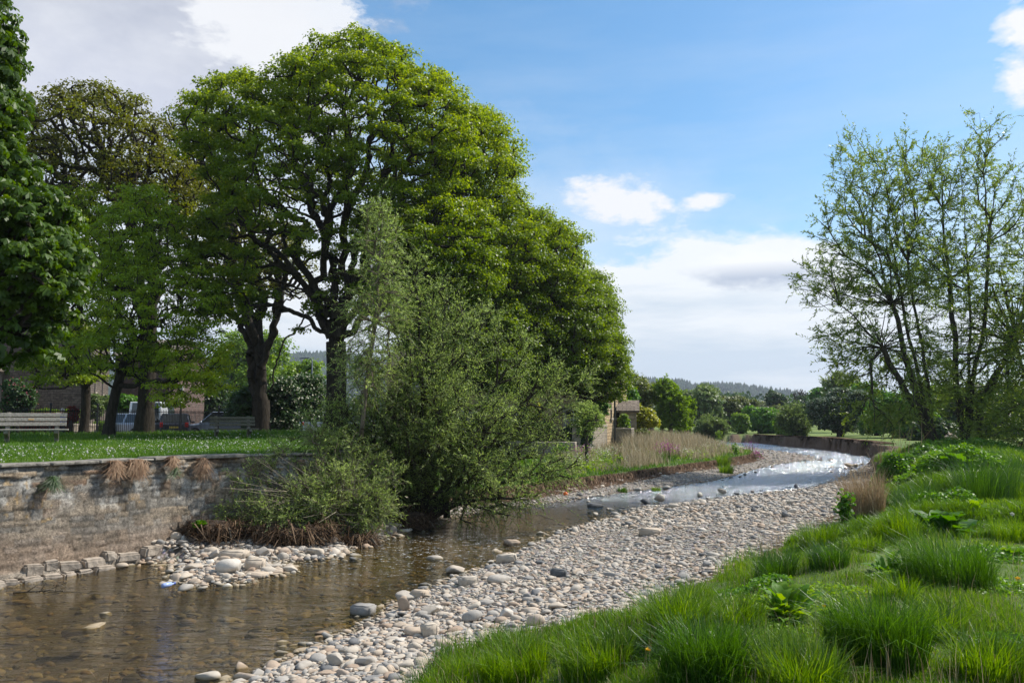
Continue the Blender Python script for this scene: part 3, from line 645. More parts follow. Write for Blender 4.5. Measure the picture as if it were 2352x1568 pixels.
    for crs in (0, 1):
        x_ = -120. if crs == 0 else 62.
        while x_ < (215 if crs == 0 else 330):
            wpx = r.uniform(24, 62); i = int(np.argmin(np.abs(CX + FPX * px / py - (x_ + wpx / 2)))); k_ = np.hypot(px[i], py[i]) / FPX; wd = wpx * k_ * .98
            bm = bmesh.new(); bmesh.ops.create_cube(bm, size=1)
            for v in bm.verts: v.co = Vector([v.co.x * wd * r.uniform(.74, 1), v.co.y * .36 * r.uniform(.7, 1.05), v.co.z * .19 * r.uniform(.62, 1.12)])
            bmesh.ops.bevel(bm, geom=list(bm.edges), offset=.03, segments=2, affect='EDGES'); me = bpy.data.meshes.new('footing_stone'); bm.to_mesh(me); bm.free(); me.materials.append(fm)
            off = .30 if crs == 0 else .20; obj('footing_stone', me, root, (px[i] + nxn[i] * off, py[i] + nyn[i] * off, .015 + .15 * crs + r.uniform(-.05, .015)), math.atan2(ty[i], tx[i]) + r.uniform(-.13, .13)); x_ += wpx + r.uniform(0, 5)
    return (s, px, py, nxn, nyn)
WS, WPX, WPY, WNX, WNY = build_wall()
def wall_at(x):
    """index along the wall under display column x"""
    return int(np.argmin(np.abs(CX + FPX * WPX / WPY - x)))

# ---------------------------------------------------------------- leaves
def unit(v): return v / (np.linalg.norm(v, axis=-1, keepdims=True) + 1e-9)
LT = {'dia': np.array([[0, 0, 0], [.5, .5, .12], [1, 0, 0], [.5, -.5, .12]]),
      'lance': np.array([[0, 0, 0], [.35, .5, .08], [1, 0, -.1], [.35, -.5, .08]]),
      'obov': np.array([[0, 0, 0], [.35, .22, .03], [.72, .5, .05], [1, 0, -.12], [.72, -.5, .05], [.35, -.22, .03]]),
      'lobed': np.array([[0, 0, 0], [.35, .5, .06], [.7, .38, .02], [1, 0, -.06], [.7, -.38, .02], [.35, -.5, .06]])}
def leaves(c, d, n, L, W, kind='dia'):
    """centres, length axes, normals, sizes -> verts, faces"""
    d = unit(d); s = unit(np.cross(n, d)); n = np.cross(d, s); t = LT[kind]; L = np.broadcast_to(L, len(c)); W = np.broadcast_to(W, len(c))
    V = c[:, None] + t[None, :, 0, None] * (d * L[:, None])[:, None] + t[None, :, 1, None] * (s * W[:, None])[:, None] + t[None, :, 2, None] * (n * L[:, None])[:, None]
    return V.reshape(-1, 3), np.arange(len(c) * len(t)).reshape(len(c), len(t))
def rdir(n, rg=R): return unit(rg.normal(size=(n, 3)))

def tubes(A, B, ra, rb, sides=5):
    t = unit(B - A); up = np.where(np.abs(t[:, 2:3]) < .9, np.array([[0, 0, 1.]]), np.array([[1., 0, 0]])); a = unit(np.cross(t, up)); b = np.cross(t, a)
    w = np.arange(sides) * 2 * math.pi / sides; cs = np.cos(w)[None, :, None] * a[:, None] + np.sin(w)[None, :, None] * b[:, None]
    V = np.concatenate([A[:, None] + cs * ra[:, None, None], B[:, None] + cs * rb[:, None, None]], 1)
    n = len(A); k = np.arange(sides); k2 = (k + 1) % sides; f = np.stack([k, k2, k2 + sides, k + sides], 1)
    return V.reshape(-1, 3), (f[None] + (np.arange(n) * 2 * sides)[:, None, None]).reshape(-1, 4)

def grow(stems, pts, isleaf, bf, up=.35, limbs=False):
    """join points into one branching skeleton; shorter and straighter paths win"""
    N0 = sum(len(s) for s in stems); N = N0 + len(pts); X = np.zeros((N, 3)); par = -np.ones(N, int); path = np.zeros(N); ok = np.zeros(N, bool); i = 0
    for s in stems:
        for j, p in enumerate(s):
            X[i] = p
            if limbs and j == 0 and i: par[i] = len(stems[0]) - 1; path[i] = path[par[i]]
            if j: par[i] = i - 1; path[i] = path[i - 1] + np.linalg.norm(X[i] - X[i - 1])
            ok[i] = (j >= len(s) * .35) if not limbs else (i >= len(stems[0]) and j >= 1); i += 1
    ref = X[:N0][ok[:N0]].mean(0); order = np.argsort(np.linalg.norm(pts - ref, axis=1) - (~isleaf) * 1.5); leaf = np.zeros(N, bool)
    for o in order:
        p = pts[o]; dv = p - X[:i]; dd = np.sqrt((dv ** 2).sum(1)); c = dd + bf * path[:i] + up * np.maximum(-dv[:, 2], 0) + np.where(ok[:i], 0, 1e3)
        k = int(c.argmin()); X[i] = p; par[i] = k; path[i] = path[k] + dd[k]; ok[i] = True; leaf[i] = isleaf[o]; i += 1
    return X, par, leaf

def tree(name, label, cat, stems, tips, inner, mleaf, mbark=None, bf=.25, rt=.3, rmin=.012, leaf='dia', nl=60, size=.14, asp=.75, puff=.6, style='puff', parts=('trunk', 'crown'),
         group=None, seed=1, tipvar=None, wig=.10, flat=.6, sides=5, inner_leaf=0., extra=None, rpow=2.25, twigs=False, flower=None, limbs=False, curv=.8, upt=.35):
    rg = np.random.default_rng(seed); stems = [np.asarray(s, float) for s in stems]; base = stems[0][0].copy()
    pts = np.concatenate([tips, inner]) if len(inner) else tips
    isl = np.zeros(len(pts), bool); isl[:len(tips)] = True
    if inner_leaf: isl[len(tips):] = rg.random(len(inner)) < inner_leaf
    X, par, leafn = grow(stems, pts, isl, bf, limbs=limbs); N = len(X)
    cnt = np.zeros(N)
    has = np.zeros(N, bool); has[par[par >= 0]] = True; cnt[~has] = 1
    n0 = sum(len(s) for s in stems); ordr = list(range(N - 1, n0 - 1, -1)) 
    for i in ordr: cnt[par[i]] += cnt[i]
    for i in range(n0 - 1, -1, -1):
        if par[i] >= 0: cnt[par[i]] += cnt[i]
    tot = max(cnt[0], 1); rad = np.maximum(rt * (cnt / tot) ** (1 / rpow), rmin)
    if len(stems) > 1 and not limbs:
        rad = np.maximum(rt * (cnt / cnt[[0]].max()) ** (1 / rpow), rmin)
        i = 0
        for s in stems: rad[i:i + len(s)] = np.minimum(rad[i:i + len(s)], rt); i += len(s)
    i = 0
    for s in stems:
        for j in range(len(s)): rad[i + j] *= (1 - (.72 * j / (len(s) - 1) if len(stems) > 1 and not limbs else 0)) * (1 + .55 * (math.exp(-(s[j][2] - s[0][2]) / .35) if s is stems[0] or not limbs else 0))
        i += len(s)
    ch = np.where(par >= 0)[0]; p0 = X[par[ch]]; p1 = X[ch]; gp = par[par[ch]]; d0 = np.where((gp >= 0)[:, None], unit(p0 - X[np.maximum(gp, 0)]), np.array([[0, 0, 1.]]))
    ln = np.linalg.norm(p1 - p0, axis=1); K = 4; A = []; B = []; ra = []; rb = []
    T0 = d0 * (ln * curv)[:, None]; T1 = unit(unit(p1 - p0) + np.array([0, 0, upt])) * (ln * .8)[:, None]
    def her(t): return ((2 * t ** 3 - 3 * t ** 2 + 1) * p0 + (t ** 3 - 2 * t ** 2 + t) * T0 + (-2 * t ** 3 + 3 * t ** 2) * p1 + (t ** 3 - t ** 2) * T1)
    pr = her(0.); r0 = np.minimum(rad[par[ch]], rad[ch] * 1.35 + .01)
    for k in range(1, K + 1):
        t = k / K; q = her(t)
        if k < K: q = q + rg.normal(size=q.shape) * (ln * wig * .35)[:, None] * (rad[ch] < rt * .8)[:, None]
        A.append(pr); B.append(q); w0 = (k - 1) / K; ra.append(r0 * (1 - w0) + rad[ch] * w0); rb.append(r0 * (1 - t) + rad[ch] * t); pr = q
    A = np.concatenate(A); B = np.concatenate(B); ra = np.concatenate(ra); rb = np.concatenate(rb)
    big = ra > rt * .22; Vs, Fs, off = [], [], 0
    for msk, sd in ((big, 11), (~big, sides)):
        if msk.any():
            e = unit(B[msk] - A[msk]) * (ra[msk] * .15)[:, None]; v, f = tubes(A[msk], B[msk] + e, ra[msk], rb[msk], sd); Vs.append(v); Fs.append(f + off); off += len(v)
    li = np.where(leafn)[0]; c = X[li]; dr = unit(c - X[par[li]]); n = len(c)
    tv = rg.uniform(0, 1, n) if tipvar is None else tipvar(c, rg)
    if style == 'puff':
        pf = puff * rg.uniform(.65, 1.25, n); m = np.maximum((nl * (pf / puff) ** 2).astype(int), 3); idx = np.repeat(np.arange(n), m); k = len(idx)
        u = rdir(k, rg); u[:, 2] = np.where(u[:, 2] < -.15, -u[:, 2] * .9, u[:, 2]); rr = rg.uniform(.55, 1.05, k)[:, None]
        lob = 1 + .28 * np.sin(np.arctan2(u[:, 1], u[:, 0]) * 3 + idx * 2.1)[:, None]
        cc = c[idx] + u * rr * lob * pf[idx][:, None] * np.array([1, 1, flat]); nn = unit(u * .6 + np.array([0, 0, .75]) + .55 * rg.normal(size=(k, 3)))
        dd = unit(np.cross(nn, rdir(k, rg)) + np.array([0, 0, -.35])); Lf = size * rg.uniform(.65, 1.25, k); v, f = leaves(cc, dd, nn, Lf, Lf * asp, leaf)
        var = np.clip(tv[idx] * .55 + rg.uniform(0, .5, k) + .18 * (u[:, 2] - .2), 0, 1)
    elif style == 'spray':
        sh = max(int(nl // 14), 1); S_ = np.repeat(np.arange(n), sh); ns_ = len(S_); sd_ = unit(dr[S_] * 1.0 + .62 * rg.normal(size=(ns_, 3)) + np.array([0, 0, .25])); sl_ = puff * rg.uniform(.55, 1.3, ns_) * np.where(rg.random(ns_) < .12, 1.9, 1)
        start = c[S_] - dr[S_] * (rg.uniform(0, .6, ns_) * puff)[:, None]
        idx = np.repeat(np.arange(ns_), 14); k = len(idx); t = np.tile(np.linspace(.12, 1.02, 14), ns_); sag = np.array([0, 0, -.18])
        cc = start[idx] + sd_[idx] * (t * sl_[idx])[:, None] + sag * (t ** 2 * sl_[idx])[:, None]
        dd = unit(sd_[idx] * .8 + .75 * rdir(k, rg) + np.array([0, 0, -.1])); nn = unit(np.array([0, 0, 1.]) + .9 * rg.normal(size=(k, 3))); Lf = size * rg.uniform(.6, 1.2, k)
        v, f = leaves(cc, dd, nn, Lf, Lf * asp, leaf); var = np.clip(tv[S_][idx] * .4 + rg.uniform(0, .55, k) + .15 * (t - .5), 0, 1)
        if twigs:
            e = start + sd_ * sl_[:, None] + sag * sl_[:, None]; m_ = (start + e) / 2 + [0, 0, .045 * puff]
            for a_, b_ in ((start, m_), (m_, e)):
                tv_, tf = tubes(a_, b_, np.full(ns_, .0045), np.full(ns_, .003), 3); Vs.append(tv_); Fs.append(tf + off); off += len(tv_)
    elif style == 'palm':
        fan = 7; m = max(nl // fan, 1); S_ = np.repeat(np.arange(n), m); ns_ = len(S_); u = rdir(ns_, rg); u[:, 2] = np.abs(u[:, 2]) * .8 - .2
        hub = c[S_] + u * (puff * rg.uniform(.5, 1.1, ns_))[:, None]; ax = unit(u * .6 + [0, 0, .7] + .35 * rg.normal(size=(ns_, 3))); e1 = unit(np.cross(ax, rdir(ns_, rg))); e2 = np.cross(ax, e1)
        idx = np.repeat(np.arange(ns_), fan); th = np.tile(np.linspace(-2.3, 2.3, fan), ns_); k = len(idx)
        dd = unit(np.cos(th)[:, None] * e1[idx] + np.sin(th)[:, None] * e2[idx] - .45 * ax[idx] + np.array([0, 0, -.25])); Lf = size * rg.uniform(.8, 1.15, k) * (1 - .18 * np.abs(np.tile(np.linspace(-1, 1, fan), ns_)))
        v, f = leaves(hub[idx], dd, ax[idx] + .15 * rg.normal(size=(k, 3)), Lf, Lf * asp, leaf); var = np.clip(tv[S_][idx] * .45 + np.repeat(rg.uniform(0, .4, ns_), fan) + rg.uniform(0, .2, k), 0, 1)
    if mleaf is None: root = obj(name, None)
    root = thing(name, label, cat, base, group=group) if mleaf is not None else tag(root, label, cat, group)
    root.location = base; sh_ = -base
    obj(parts[0], mesh_np(parts[0], np.concatenate(Vs) + sh_, np.concatenate(Fs), mbark or M['bark'], smooth=True), root)
    if mleaf is not None:
        if extra is not None: ev, ef, evar = extra; f2 = ef + len(v); v = np.concatenate([v, ev]); f = np.concatenate([f, f2]); var = np.concatenate([var, evar])
        obj(parts[1], mesh_np(parts[1], v + sh_, f, mleaf, var=var), root)
        if flower is not None:
            fm, fn, fs = flower; k = rg.choice(len(cc) if style != 'palm' else len(hub), fn, replace=False); q = (cc if style != 'palm' else hub)[k]; q = q + unit(q - c.mean(0)) * .06
            u = rdir(fn, rg); v2, f2 = leaves(q, np.cross(u, rdir(fn, rg)), unit(u + [0, 0, 1]), fs, fs, 'dia'); obj('blossom', mesh_np('blossom', v2 + sh_, f2, fm, var=rg.random(fn)), root)
    return root

def crown_pts(blobs, n, seed, shell=.72, mind=.7, lowcut=-.75, ninner=0, facing=None):
    """points in the outer shell of a union of ellipsoids (world centre, radii), kept apart"""
    rg = np.random.default_rng(seed); C = np.array([b[0] for b in blobs]); Rd = np.array([b[1] for b in blobs]); w = (Rd[:, 0] * Rd[:, 2] + Rd[:, 1] * Rd[:, 2]); w = w / w.sum()
    out = np.zeros((0, 3)); inn = []
    def depth(p): return np.sqrt((((p[:, None] - C) / Rd) ** 2).sum(2)).min(1)
    for _ in range(60):
        k = rg.choice(len(C), 600, p=w); u = rdir(600, rg); u = u[u[:, 2] > lowcut]; k = k[:len(u)]; p = C[k] + u * Rd[k] * rg.uniform(shell, 1, (len(u), 1)); p = p[depth(p) > shell * .97]
        if facing is not None: p = p[rg.random(len(p)) < facing(p)]
        for q in p:
            if len(out) == 0 or ((out - q) ** 2).sum(1).min() > mind * mind: out = np.vstack([out, q])
            if len(out) >= n: break
        if len(out) >= n: break
    while len(inn) < ninner:
        k = rg.choice(len(C), 200, p=w); p = C[k] + rdir(200, rg) * Rd[k] * (rg.uniform(0, 1, (200, 1)) ** .5) * .75; inn.extend(list(p))
    return out, np.array(inn[:ninner]).reshape(-1, 3)
def B(x, y, rx, ry, Y, dep=None):
    """ellipsoid seen round (x,y) at distance Y; dep: its half depth in metres"""
    k = Y / FPX; return (Q(x, y, Y), np.array([rx * k, dep or (rx + ry) / 2 * k, ry * k]))
def stem(*pts): return [np.asarray(p, float) for p in pts]
def curve(a, b, n, bend=(0, 0, 0)):
    t = np.linspace(0, 1, n)[:, None]; a, b = np.asarray(a, float), np.asarray(b, float); return a * (1 - t) + b * t + np.array(bend) * 4 * t * (1 - t)

# --- the great sycamores
G1 = 'tall sycamores on the left bank'
bA = on(770, 1004, 33.7)
blA = [B(820, 335, 225, 245, 33.7, 4.6), B(560, 340, 120, 175, 33, 3.4), B(960, 350, 150, 190, 34.5, 4.2), B(620, 600, 170, 210, 33.2, 3.6), B(960, 590, 190, 190, 34, 4.2), B(700, 440, 180, 220, 32, 3.5)]
def faceA(p):
    sx = CX + FPX * p[:, 0] / p[:, 1]; sy = 965 - FPX * (p[:, 2] - CAMZ) / p[:, 1]
    return np.clip(1.0 - .93 * np.exp(-((sx - 740) / 210) ** 2 - ((sy - 500) / 190) ** 2) - .8 * np.exp(-((sx - 640) / 150) ** 2 - ((sy - 700) / 150) ** 2), .02, 1)
tA, iA = crown_pts(blA, 620, 3, .74, .66, -.8, 460, faceA)
fork = bA + [0, 0, 4.0]
def limbset(base, fork, ends, bend=.5, rg=np.random.default_rng(3), n=6):
    out = [curve(base, fork, 5, (.06, 0, 0))]
    for x, y, Y in ends:
        e = Q(x, y, Y); h_ = e - fork; s = np.linalg.norm(h_); c = fork + np.array([h_[0] * .28, h_[1] * .28, h_[2] * .55]); t = np.linspace(0, 1, n + 2)[1:, None]
        pl = (1 - t) ** 2 * fork + 2 * t * (1 - t) * c + t ** 2 * e; pl[:-1] += rg.normal(size=(n, 3)) * s * .022; out.append(pl)
    return out
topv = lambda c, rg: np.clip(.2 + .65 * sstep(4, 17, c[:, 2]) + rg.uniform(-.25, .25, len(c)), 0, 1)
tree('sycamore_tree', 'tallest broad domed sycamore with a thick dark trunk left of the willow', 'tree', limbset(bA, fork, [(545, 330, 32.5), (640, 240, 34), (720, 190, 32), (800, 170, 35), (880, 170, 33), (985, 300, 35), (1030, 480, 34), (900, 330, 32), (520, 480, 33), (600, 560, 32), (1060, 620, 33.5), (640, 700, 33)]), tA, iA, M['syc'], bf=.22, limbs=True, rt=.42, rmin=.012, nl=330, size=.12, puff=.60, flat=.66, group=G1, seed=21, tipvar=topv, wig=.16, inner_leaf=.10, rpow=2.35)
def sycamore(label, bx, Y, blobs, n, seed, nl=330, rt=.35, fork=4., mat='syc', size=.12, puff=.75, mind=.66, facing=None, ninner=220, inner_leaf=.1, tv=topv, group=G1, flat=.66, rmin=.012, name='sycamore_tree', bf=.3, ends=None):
    b = on(bx, 0, Y); b[2] -= .1; t, i = crown_pts(blobs, n, seed, .7, mind, -.85, ninner, facing)
    return tree(name, label, 'tree', [curve(b, b + [0, 0, fork], 6, (.08, 0, 0))] if not ends else limbset(b, b + [0, 0, fork], ends), t, i, M[mat], limbs=bool(ends), bf=bf, rt=rt, rmin=rmin, nl=nl, size=size, puff=puff, flat=flat, group=group, seed=seed, tipvar=tv, wig=.15, inner_leaf=inner_leaf, rpow=2.5)
sycamore('second tall sycamore rising just behind and to the right of the tallest one', 985, 38, [B(1090, 430, 110, 175, 38, 3.5), B(1030, 640, 170, 190, 37.5, 4), B(1170, 600, 85, 170, 38.5, 3), B(1080, 800, 150, 130, 37.5, 3.5)], 470, 31)
sycamore('third sycamore, its crown shading the roof of the stone house', 1200, 41, [B(1250, 640, 95, 150, 41, 3.2), B(1170, 790, 130, 140, 40.5, 3.6), B(1285, 770, 110, 140, 41.5, 3.4)], 380, 41, fork=3.5)
sycamore('last sycamore of the row with low boughs hanging over the house corner', 1335, 44, [B(1345, 745, 68, 120, 44, 2.8), B(1385, 815, 45, 75, 44.5, 2.2), B(1330, 850, 80, 70, 44.5, 2.4), B(1395, 870, 42, 62, 44.5, 1.8)], 310, 51, fork=3.2, rt=.28, mind=.6, puff=.66)
bz = lambda c, rg: rg.uniform(0, 1, len(c))
sycamore('open bronze leaved sycamore towering behind the young oaks', 335, 36, [B(215, 330, 175, 130, 36, 3.6), B(350, 440, 110, 110, 36.5, 3), B(120, 440, 80, 110, 36, 2.5)], 420, 61, ends=[(150, 420, 36), (220, 300, 35), (280, 260, 37), (340, 350, 36), (400, 430, 36), (90, 500, 36)], nl=90, mat='syc_b', size=.12, puff=.5, mind=.5, ninner=330, inner_leaf=.12, tv=bz, fork=5, rt=.36, bf=.22, rmin=.016)
sycamore('gnarled bronze leaved sycamore forking low behind the wooden bench', 600, 45, [B(455, 370, 105, 150, 45, 3.4), B(520, 560, 140, 140, 44, 4), B(625, 600, 100, 110, 44, 3.5)], 400, 71, ends=[(480, 620, 45), (455, 420, 44), (500, 300, 46), (560, 420, 44), (640, 560, 45), (715, 700, 44), (660, 620, 43)], nl=62, mat='syc_b', size=.125, puff=.55, mind=.6, ninner=340, inner_leaf=.12, tv=lambda c, rg: rg.uniform(0, .8, len(c)), fork=2.2, rt=.5, bf=.22, rmin=.02)

# --- young oaks on the lawn
oakv = lambda c, rg: np.clip(.15 + .85 * sstep(6.2, 3.0, c[:, 2]) * sstep(300, 440, CX + FPX * c[:, 0] / c[:, 1]) + rg.uniform(-.1, .35, len(c)), 0, 1)  # lower right boughs yellower and lighter: backlight put into the leaf colour
b = on(195, 0, 37); t, i = crown_pts([B(190, 560, 125, 150, 35, 2.4), B(170, 730, 110, 110, 35, 2.4), B(150, 850, 100, 50, 35, 2)], 330, 81, .55, .42, -.9, 160)
tree('oak_tree', 'young oak with the leftmost slim dark trunk on the lawn', 'tree', [curve(b, b + [0, 0, 3.2], 6, (.1, 0, 0))], t, i, M['oak'], bf=.3, rt=.20, nl=95, size=.125, asp=.55, leaf='obov', puff=.40, flat=.6, group='young oaks on the lawn', seed=81, tipvar=lambda c, rg: rg.uniform(0, .5, len(c)), inner_leaf=.4)
b = on(255, 0, 30.5); t, i = crown_pts([B(330, 560, 105, 150, 30.5, 2.3), B(360, 720, 150, 140, 30, 2.6), B(440, 830, 90, 85, 29.5, 2), B(450, 885, 75, 45, 29, 1.2), B(395, 905, 45, 35, 28.6, .8), B(280, 800, 110, 90, 30, 2.2), B(330, 620, 170, 100, 30.5, 2)], 560, 91, .55, .36, -.92, 220)
tree('oak_tree', 'young oak with bright yellow green lower boughs drooping over the parked cars', 'tree', [curve(b, b + [.5, 0, 3.0], 6, (-.1, 0, 0))], t, i, M['oak'], bf=.3, rt=.18, nl=92, size=.115, asp=.55, leaf='obov', puff=.36, flat=.6, group='young oaks on the lawn', seed=92, tipvar=oakv, inner_leaf=.4)

# --- horse chestnut at the left edge
bC = np.array([X_at(-150, 15), 15, gz(X_at(-150, 15), 15)])
t, i = crown_pts([B(-95, 260, 130, 330, 15, 1.5), B(10, 440, 75, 110, 15, 1.2), B(35, 600, 140, 130, 14.6, 1.3), B(-10, 740, 140, 120, 14.8, 1.3), B(-40, 90, 62, 160, 15, .8), B(80, 500, 70, 90, 14.6, .9), B(110, 620, 70, 90, 14.4, .9)], 520, 101, .5, .22, -.9, 60)
tree('horse_chestnut', 'large leaved dark horse chestnut crowding in at the left edge of the lawn', 'tree', [curve(bC, bC + [.1, 0, 4.], 6)], t, i, M['chest'], bf=.3, rt=.25, nl=105, size=.165, asp=.40, leaf='obov', puff=.30, style='palm', seed=102, tipvar=lambda c, rg: rg.uniform(0, .8, len(c)))

# --- willows on the left shore
def wbase(x, y, z): p = P(x, y, 0); p[2] = z; return p
wv = lambda c, rg: np.clip(.15 + rg.uniform(0, .8, len(c)), 0, 1)
def fan(base, ends, n=6, sag=.0, rg=np.random.default_rng(9)):
    return [curve(base + rg.normal(size=3) * [.22, .18, .02], e, n, (0, 0, sag)) for e in ends]
def along(stems, per, r0, r1, t0=.28, seed=5, up=.0):
    rg = np.random.default_rng(seed); out = []
    for s in stems:
        L = len(s); t = rg.uniform(t0, 1.04, per) ** .85 * (L - 1); i = np.clip(t.astype(int), 0, L - 2); f = (t - i)[:, None]; p = s[i] * (1 - f) + s[i + 1] * f; w = (r0 + (r1 - r0) * np.sin(np.clip(t / (L - 1), 0, 1) * 2.6))[:, None]
        out.append(p + rdir(per, rg) * w * rg.uniform(.35, 1, (per, 1)) + [0, 0, up])
    out = np.concatenate(out); out[:, 2] = np.maximum(out[:, 2], .12); return out
b = wbase(975, 1200, .12)
ends = [Q(x, y, Y) for x, y, Y in [(1345, 880, 20.2), (1285, 850, 19.6), (1200, 790, 19.4), (1120, 720, 19.6), (1030, 630, 18.8), (955, 600, 18.6), (905, 720, 18.2), (850, 840, 17.6), (770, 930, 17.2), (1290, 985, 19.4), (1300, 1075, 18.6), (1225, 1150, 17.8), (1060, 880, 17.6), (970, 830, 17.6), (1170, 940, 18.2), (700, 1000, 17.0), (740, 1060, 16.8), (800, 1000, 17.4), (860, 940, 17.8), (820, 1120, 17), (1230, 900, 20.5), (1000, 700, 19.2), (1060, 740, 18.4), (930, 880, 17.6), (1010, 960, 17.4), (1120, 1060, 17.6)]]
sts = fan(b, ends, 8, .22)
t = along(sts, 44, .12, .66, .22, 11)
tree('willow_tree', 'broad leaning crack willow with many stems rising from the shingle in mid view', 'tree', sts, t, np.zeros((0, 3)), M['wil'], M['bark_w'], bf=.5, rt=.062, rmin=.004, nl=98, size=.085, asp=.21, leaf='lance', puff=.50, style='spray', seed=112, tipvar=wv, wig=.04, curv=.45, upt=.2, twigs=True, rpow=1.75)
b = wbase(835, 1140, .5)
t, i = crown_pts([B(872, 560, 52, 105, 17, .7), B(868, 700, 80, 100, 17, .9), B(850, 850, 85, 90, 17, .9)], 170, 121, .1, .2, -1, 0)
tree('willow_tree', 'slender straight young willow sending one thin pole up past the broad willow', 'tree', [np.array([b, Q(830, 1000, 17), Q(842, 880, 17), Q(862, 740, 17), Q(872, 600, 17), Q(874, 470, 17)])], t, i, M['wil'], M['twig'], bf=.35, rt=.045, rmin=.003, nl=84, size=.085, asp=.2, leaf='lance', puff=.40, style='spray', seed=122, tipvar=wv, wig=.05, twigs=True, rpow=2.6)
b = wbase(770, 1235, .15)
ends = [Q(x, y, Y) for x, y, Y in [(520, 1185, 15.1), (545, 1120, 15.4), (590, 1065, 15.7), (650, 1035, 16), (720, 1000, 16.3), (535, 1225, 15), (600, 1165, 15), (690, 1105, 15.2), (800, 1010, 16.6), (870, 1045, 16.8), (650, 1195, 14.9), (740, 1150, 15.2), (860, 1130, 16), (780, 1090, 15.6), (900, 1090, 16.4), (840, 1180, 15.8), (900, 1160, 16.2)]]
sts = fan(b, ends, 6, .12, np.random.default_rng(4)); t = along(sts, 34, .08, .36, .2, 12); i = np.zeros((0, 3))
tree('willow_shrub', 'low sprawling willow shrub with bare grey sticks leaning left over the root mound', 'shrub', sts, t, i, M['wil'], M['twig'], bf=.45, rt=.045, rmin=.006, nl=70, size=.075, asp=.2, leaf='lance', puff=.34, style='spray', seed=132, tipvar=lambda c, rg: np.clip(.3 + rg.uniform(0, .7, len(c)), 0, 1), wig=.06, twigs=True, rpow=1.8, parts=('stems', 'foliage'))
sk = MB(); rgk = np.random.default_rng(77); br = b + [0, 0, 0]
for _ in range(120):
    e = Q(rgk.uniform(530, 860), rgk.uniform(1050, 1225), rgk.uniform(14.6, 16.2)); s_ = b + rgk.normal(size=3) * [.3, .2, .05]; mid = (s_ + e) / 2 + [0, 0, .25] + rgk.normal(size=3) * .08; t0 = rgk.uniform(.2, .5); a_ = s_ * (1 - t0) + mid * t0; sk.tube([a_ - b, (a_ + mid) / 2 - b, mid - b, e - b + rgk.normal(size=3) * .1], [.011, .009, .007, .002], 4, False)
ob_ = sk.obj('bare_sticks', solid('bleached_twig', (.30, .255, .19), .85), bpy.data.objects['willow_shrub'])

# --- the tall willows on the right bank
G2 = 'tall willows on the right bank'
def up_fan(b, pts_): return np.array([b] + [Q(*p) for p in pts_])
Y = 36.; b1 = on(2135, 0, Y); b1[2] -= .1
t, i = crown_pts([B(1975, 400, 75, 110, Y, 2), B(1990, 560, 130, 150, Y, 2.8), B(2080, 420, 60, 130, Y, 2), B(2060, 640, 150, 150, Y, 3), B(1915, 650, 95, 80, Y, 2), B(1950, 790, 110, 60, Y, 2.2), B(2060, 850, 160, 100, Y, 3), B(2050, 950, 120, 60, Y - 1, 2.2)], 540, 141, .15, .44, -1, 0)
tree('willow_tree', 'airy willow leaning out over the river from the right bank', 'tree', [up_fan(b1, [(2118, 960, Y), (2085, 840, Y), (2050, 700, Y), (2005, 560, Y), (1975, 380, Y)]), up_fan(b1 + [.1, .1, 0], [(2125, 930, Y), (2095, 800, Y), (2062, 640, Y), (2040, 500, Y), (2030, 390, Y)]), up_fan(b1 + [.25, .3, 0], [(2135, 900, Y), (2110, 760, Y), (2085, 600, Y), (2075, 430, Y), (2072, 320, Y)]), up_fan(b1 + [0, -.2, 0], [(2100, 930, Y - .5), (2030, 800, Y - 1), (1930, 700, Y - 1), (1860, 640, Y - 1)])],
     t, i, M['wil2'], M['bark_w'], bf=.6, curv=.3, upt=.15, rt=.17, rmin=.006, nl=84, size=.15, asp=.36, leaf='lance', puff=.62, style='spray', seed=142, tipvar=wv, wig=.04, group=G2, rpow=1.75)
b2 = on(2212, 0, Y + 1); b2[2] -= .1; Y = 37.
t, i = crown_pts([B(2155, 420, 60, 110, Y, 2), B(2170, 600, 110, 160, Y, 2.6), B(2255, 380, 55, 130, Y, 2), B(2310, 520, 90, 170, Y, 2.6), B(2270, 700, 120, 150, Y, 3), B(2380, 760, 120, 150, Y, 3), B(2300, 900, 150, 100, Y, 3), B(2190, 830, 110, 110, Y, 3)], 580, 151, .15, .44, -1, 0)
tree('willow_tree', 'upright willow with several dark stems standing nearest the sheep field', 'tree', [up_fan(b2, [(2205, 950, Y), (2195, 800, Y), (2180, 640, Y), (2165, 480, Y), (2155, 330, Y)]), up_fan(b2 + [.15, .1, 0], [(2222, 930, Y), (2228, 780, Y), (2222, 600, Y), (2210, 440, Y), (2205, 360, Y)]), up_fan(b2 + [.3, .2, 0], [(2232, 900, Y), (2262, 740, Y), (2270, 560, Y), (2258, 400, Y), (2250, 260, Y)]), up_fan(b2 + [.4, -.2, 0], [(2250, 930, Y), (2330, 790, Y), (2360, 600, Y), (2330, 400, Y)])],
     t, i, M['wil2'], M['bark_w'], bf=.6, curv=.3, upt=.15, rt=.17, rmin=.006, nl=84, size=.15, asp=.36, leaf='lance', puff=.62, style='spray', seed=152, tipvar=wv, wig=.04, group=G2, rpow=1.75)
b3 = on(2420, 0, 34); Y = 34
t, i = crown_pts([B(2420, 820, 130, 150, Y, 2.4), B(2360, 960, 130, 70, Y, 2.2), B(2290, 1000, 90, 50, Y, 1.6), B(2470, 620, 100, 120, Y, 2.4)], 300, 161, .3, .45, -1, 0)
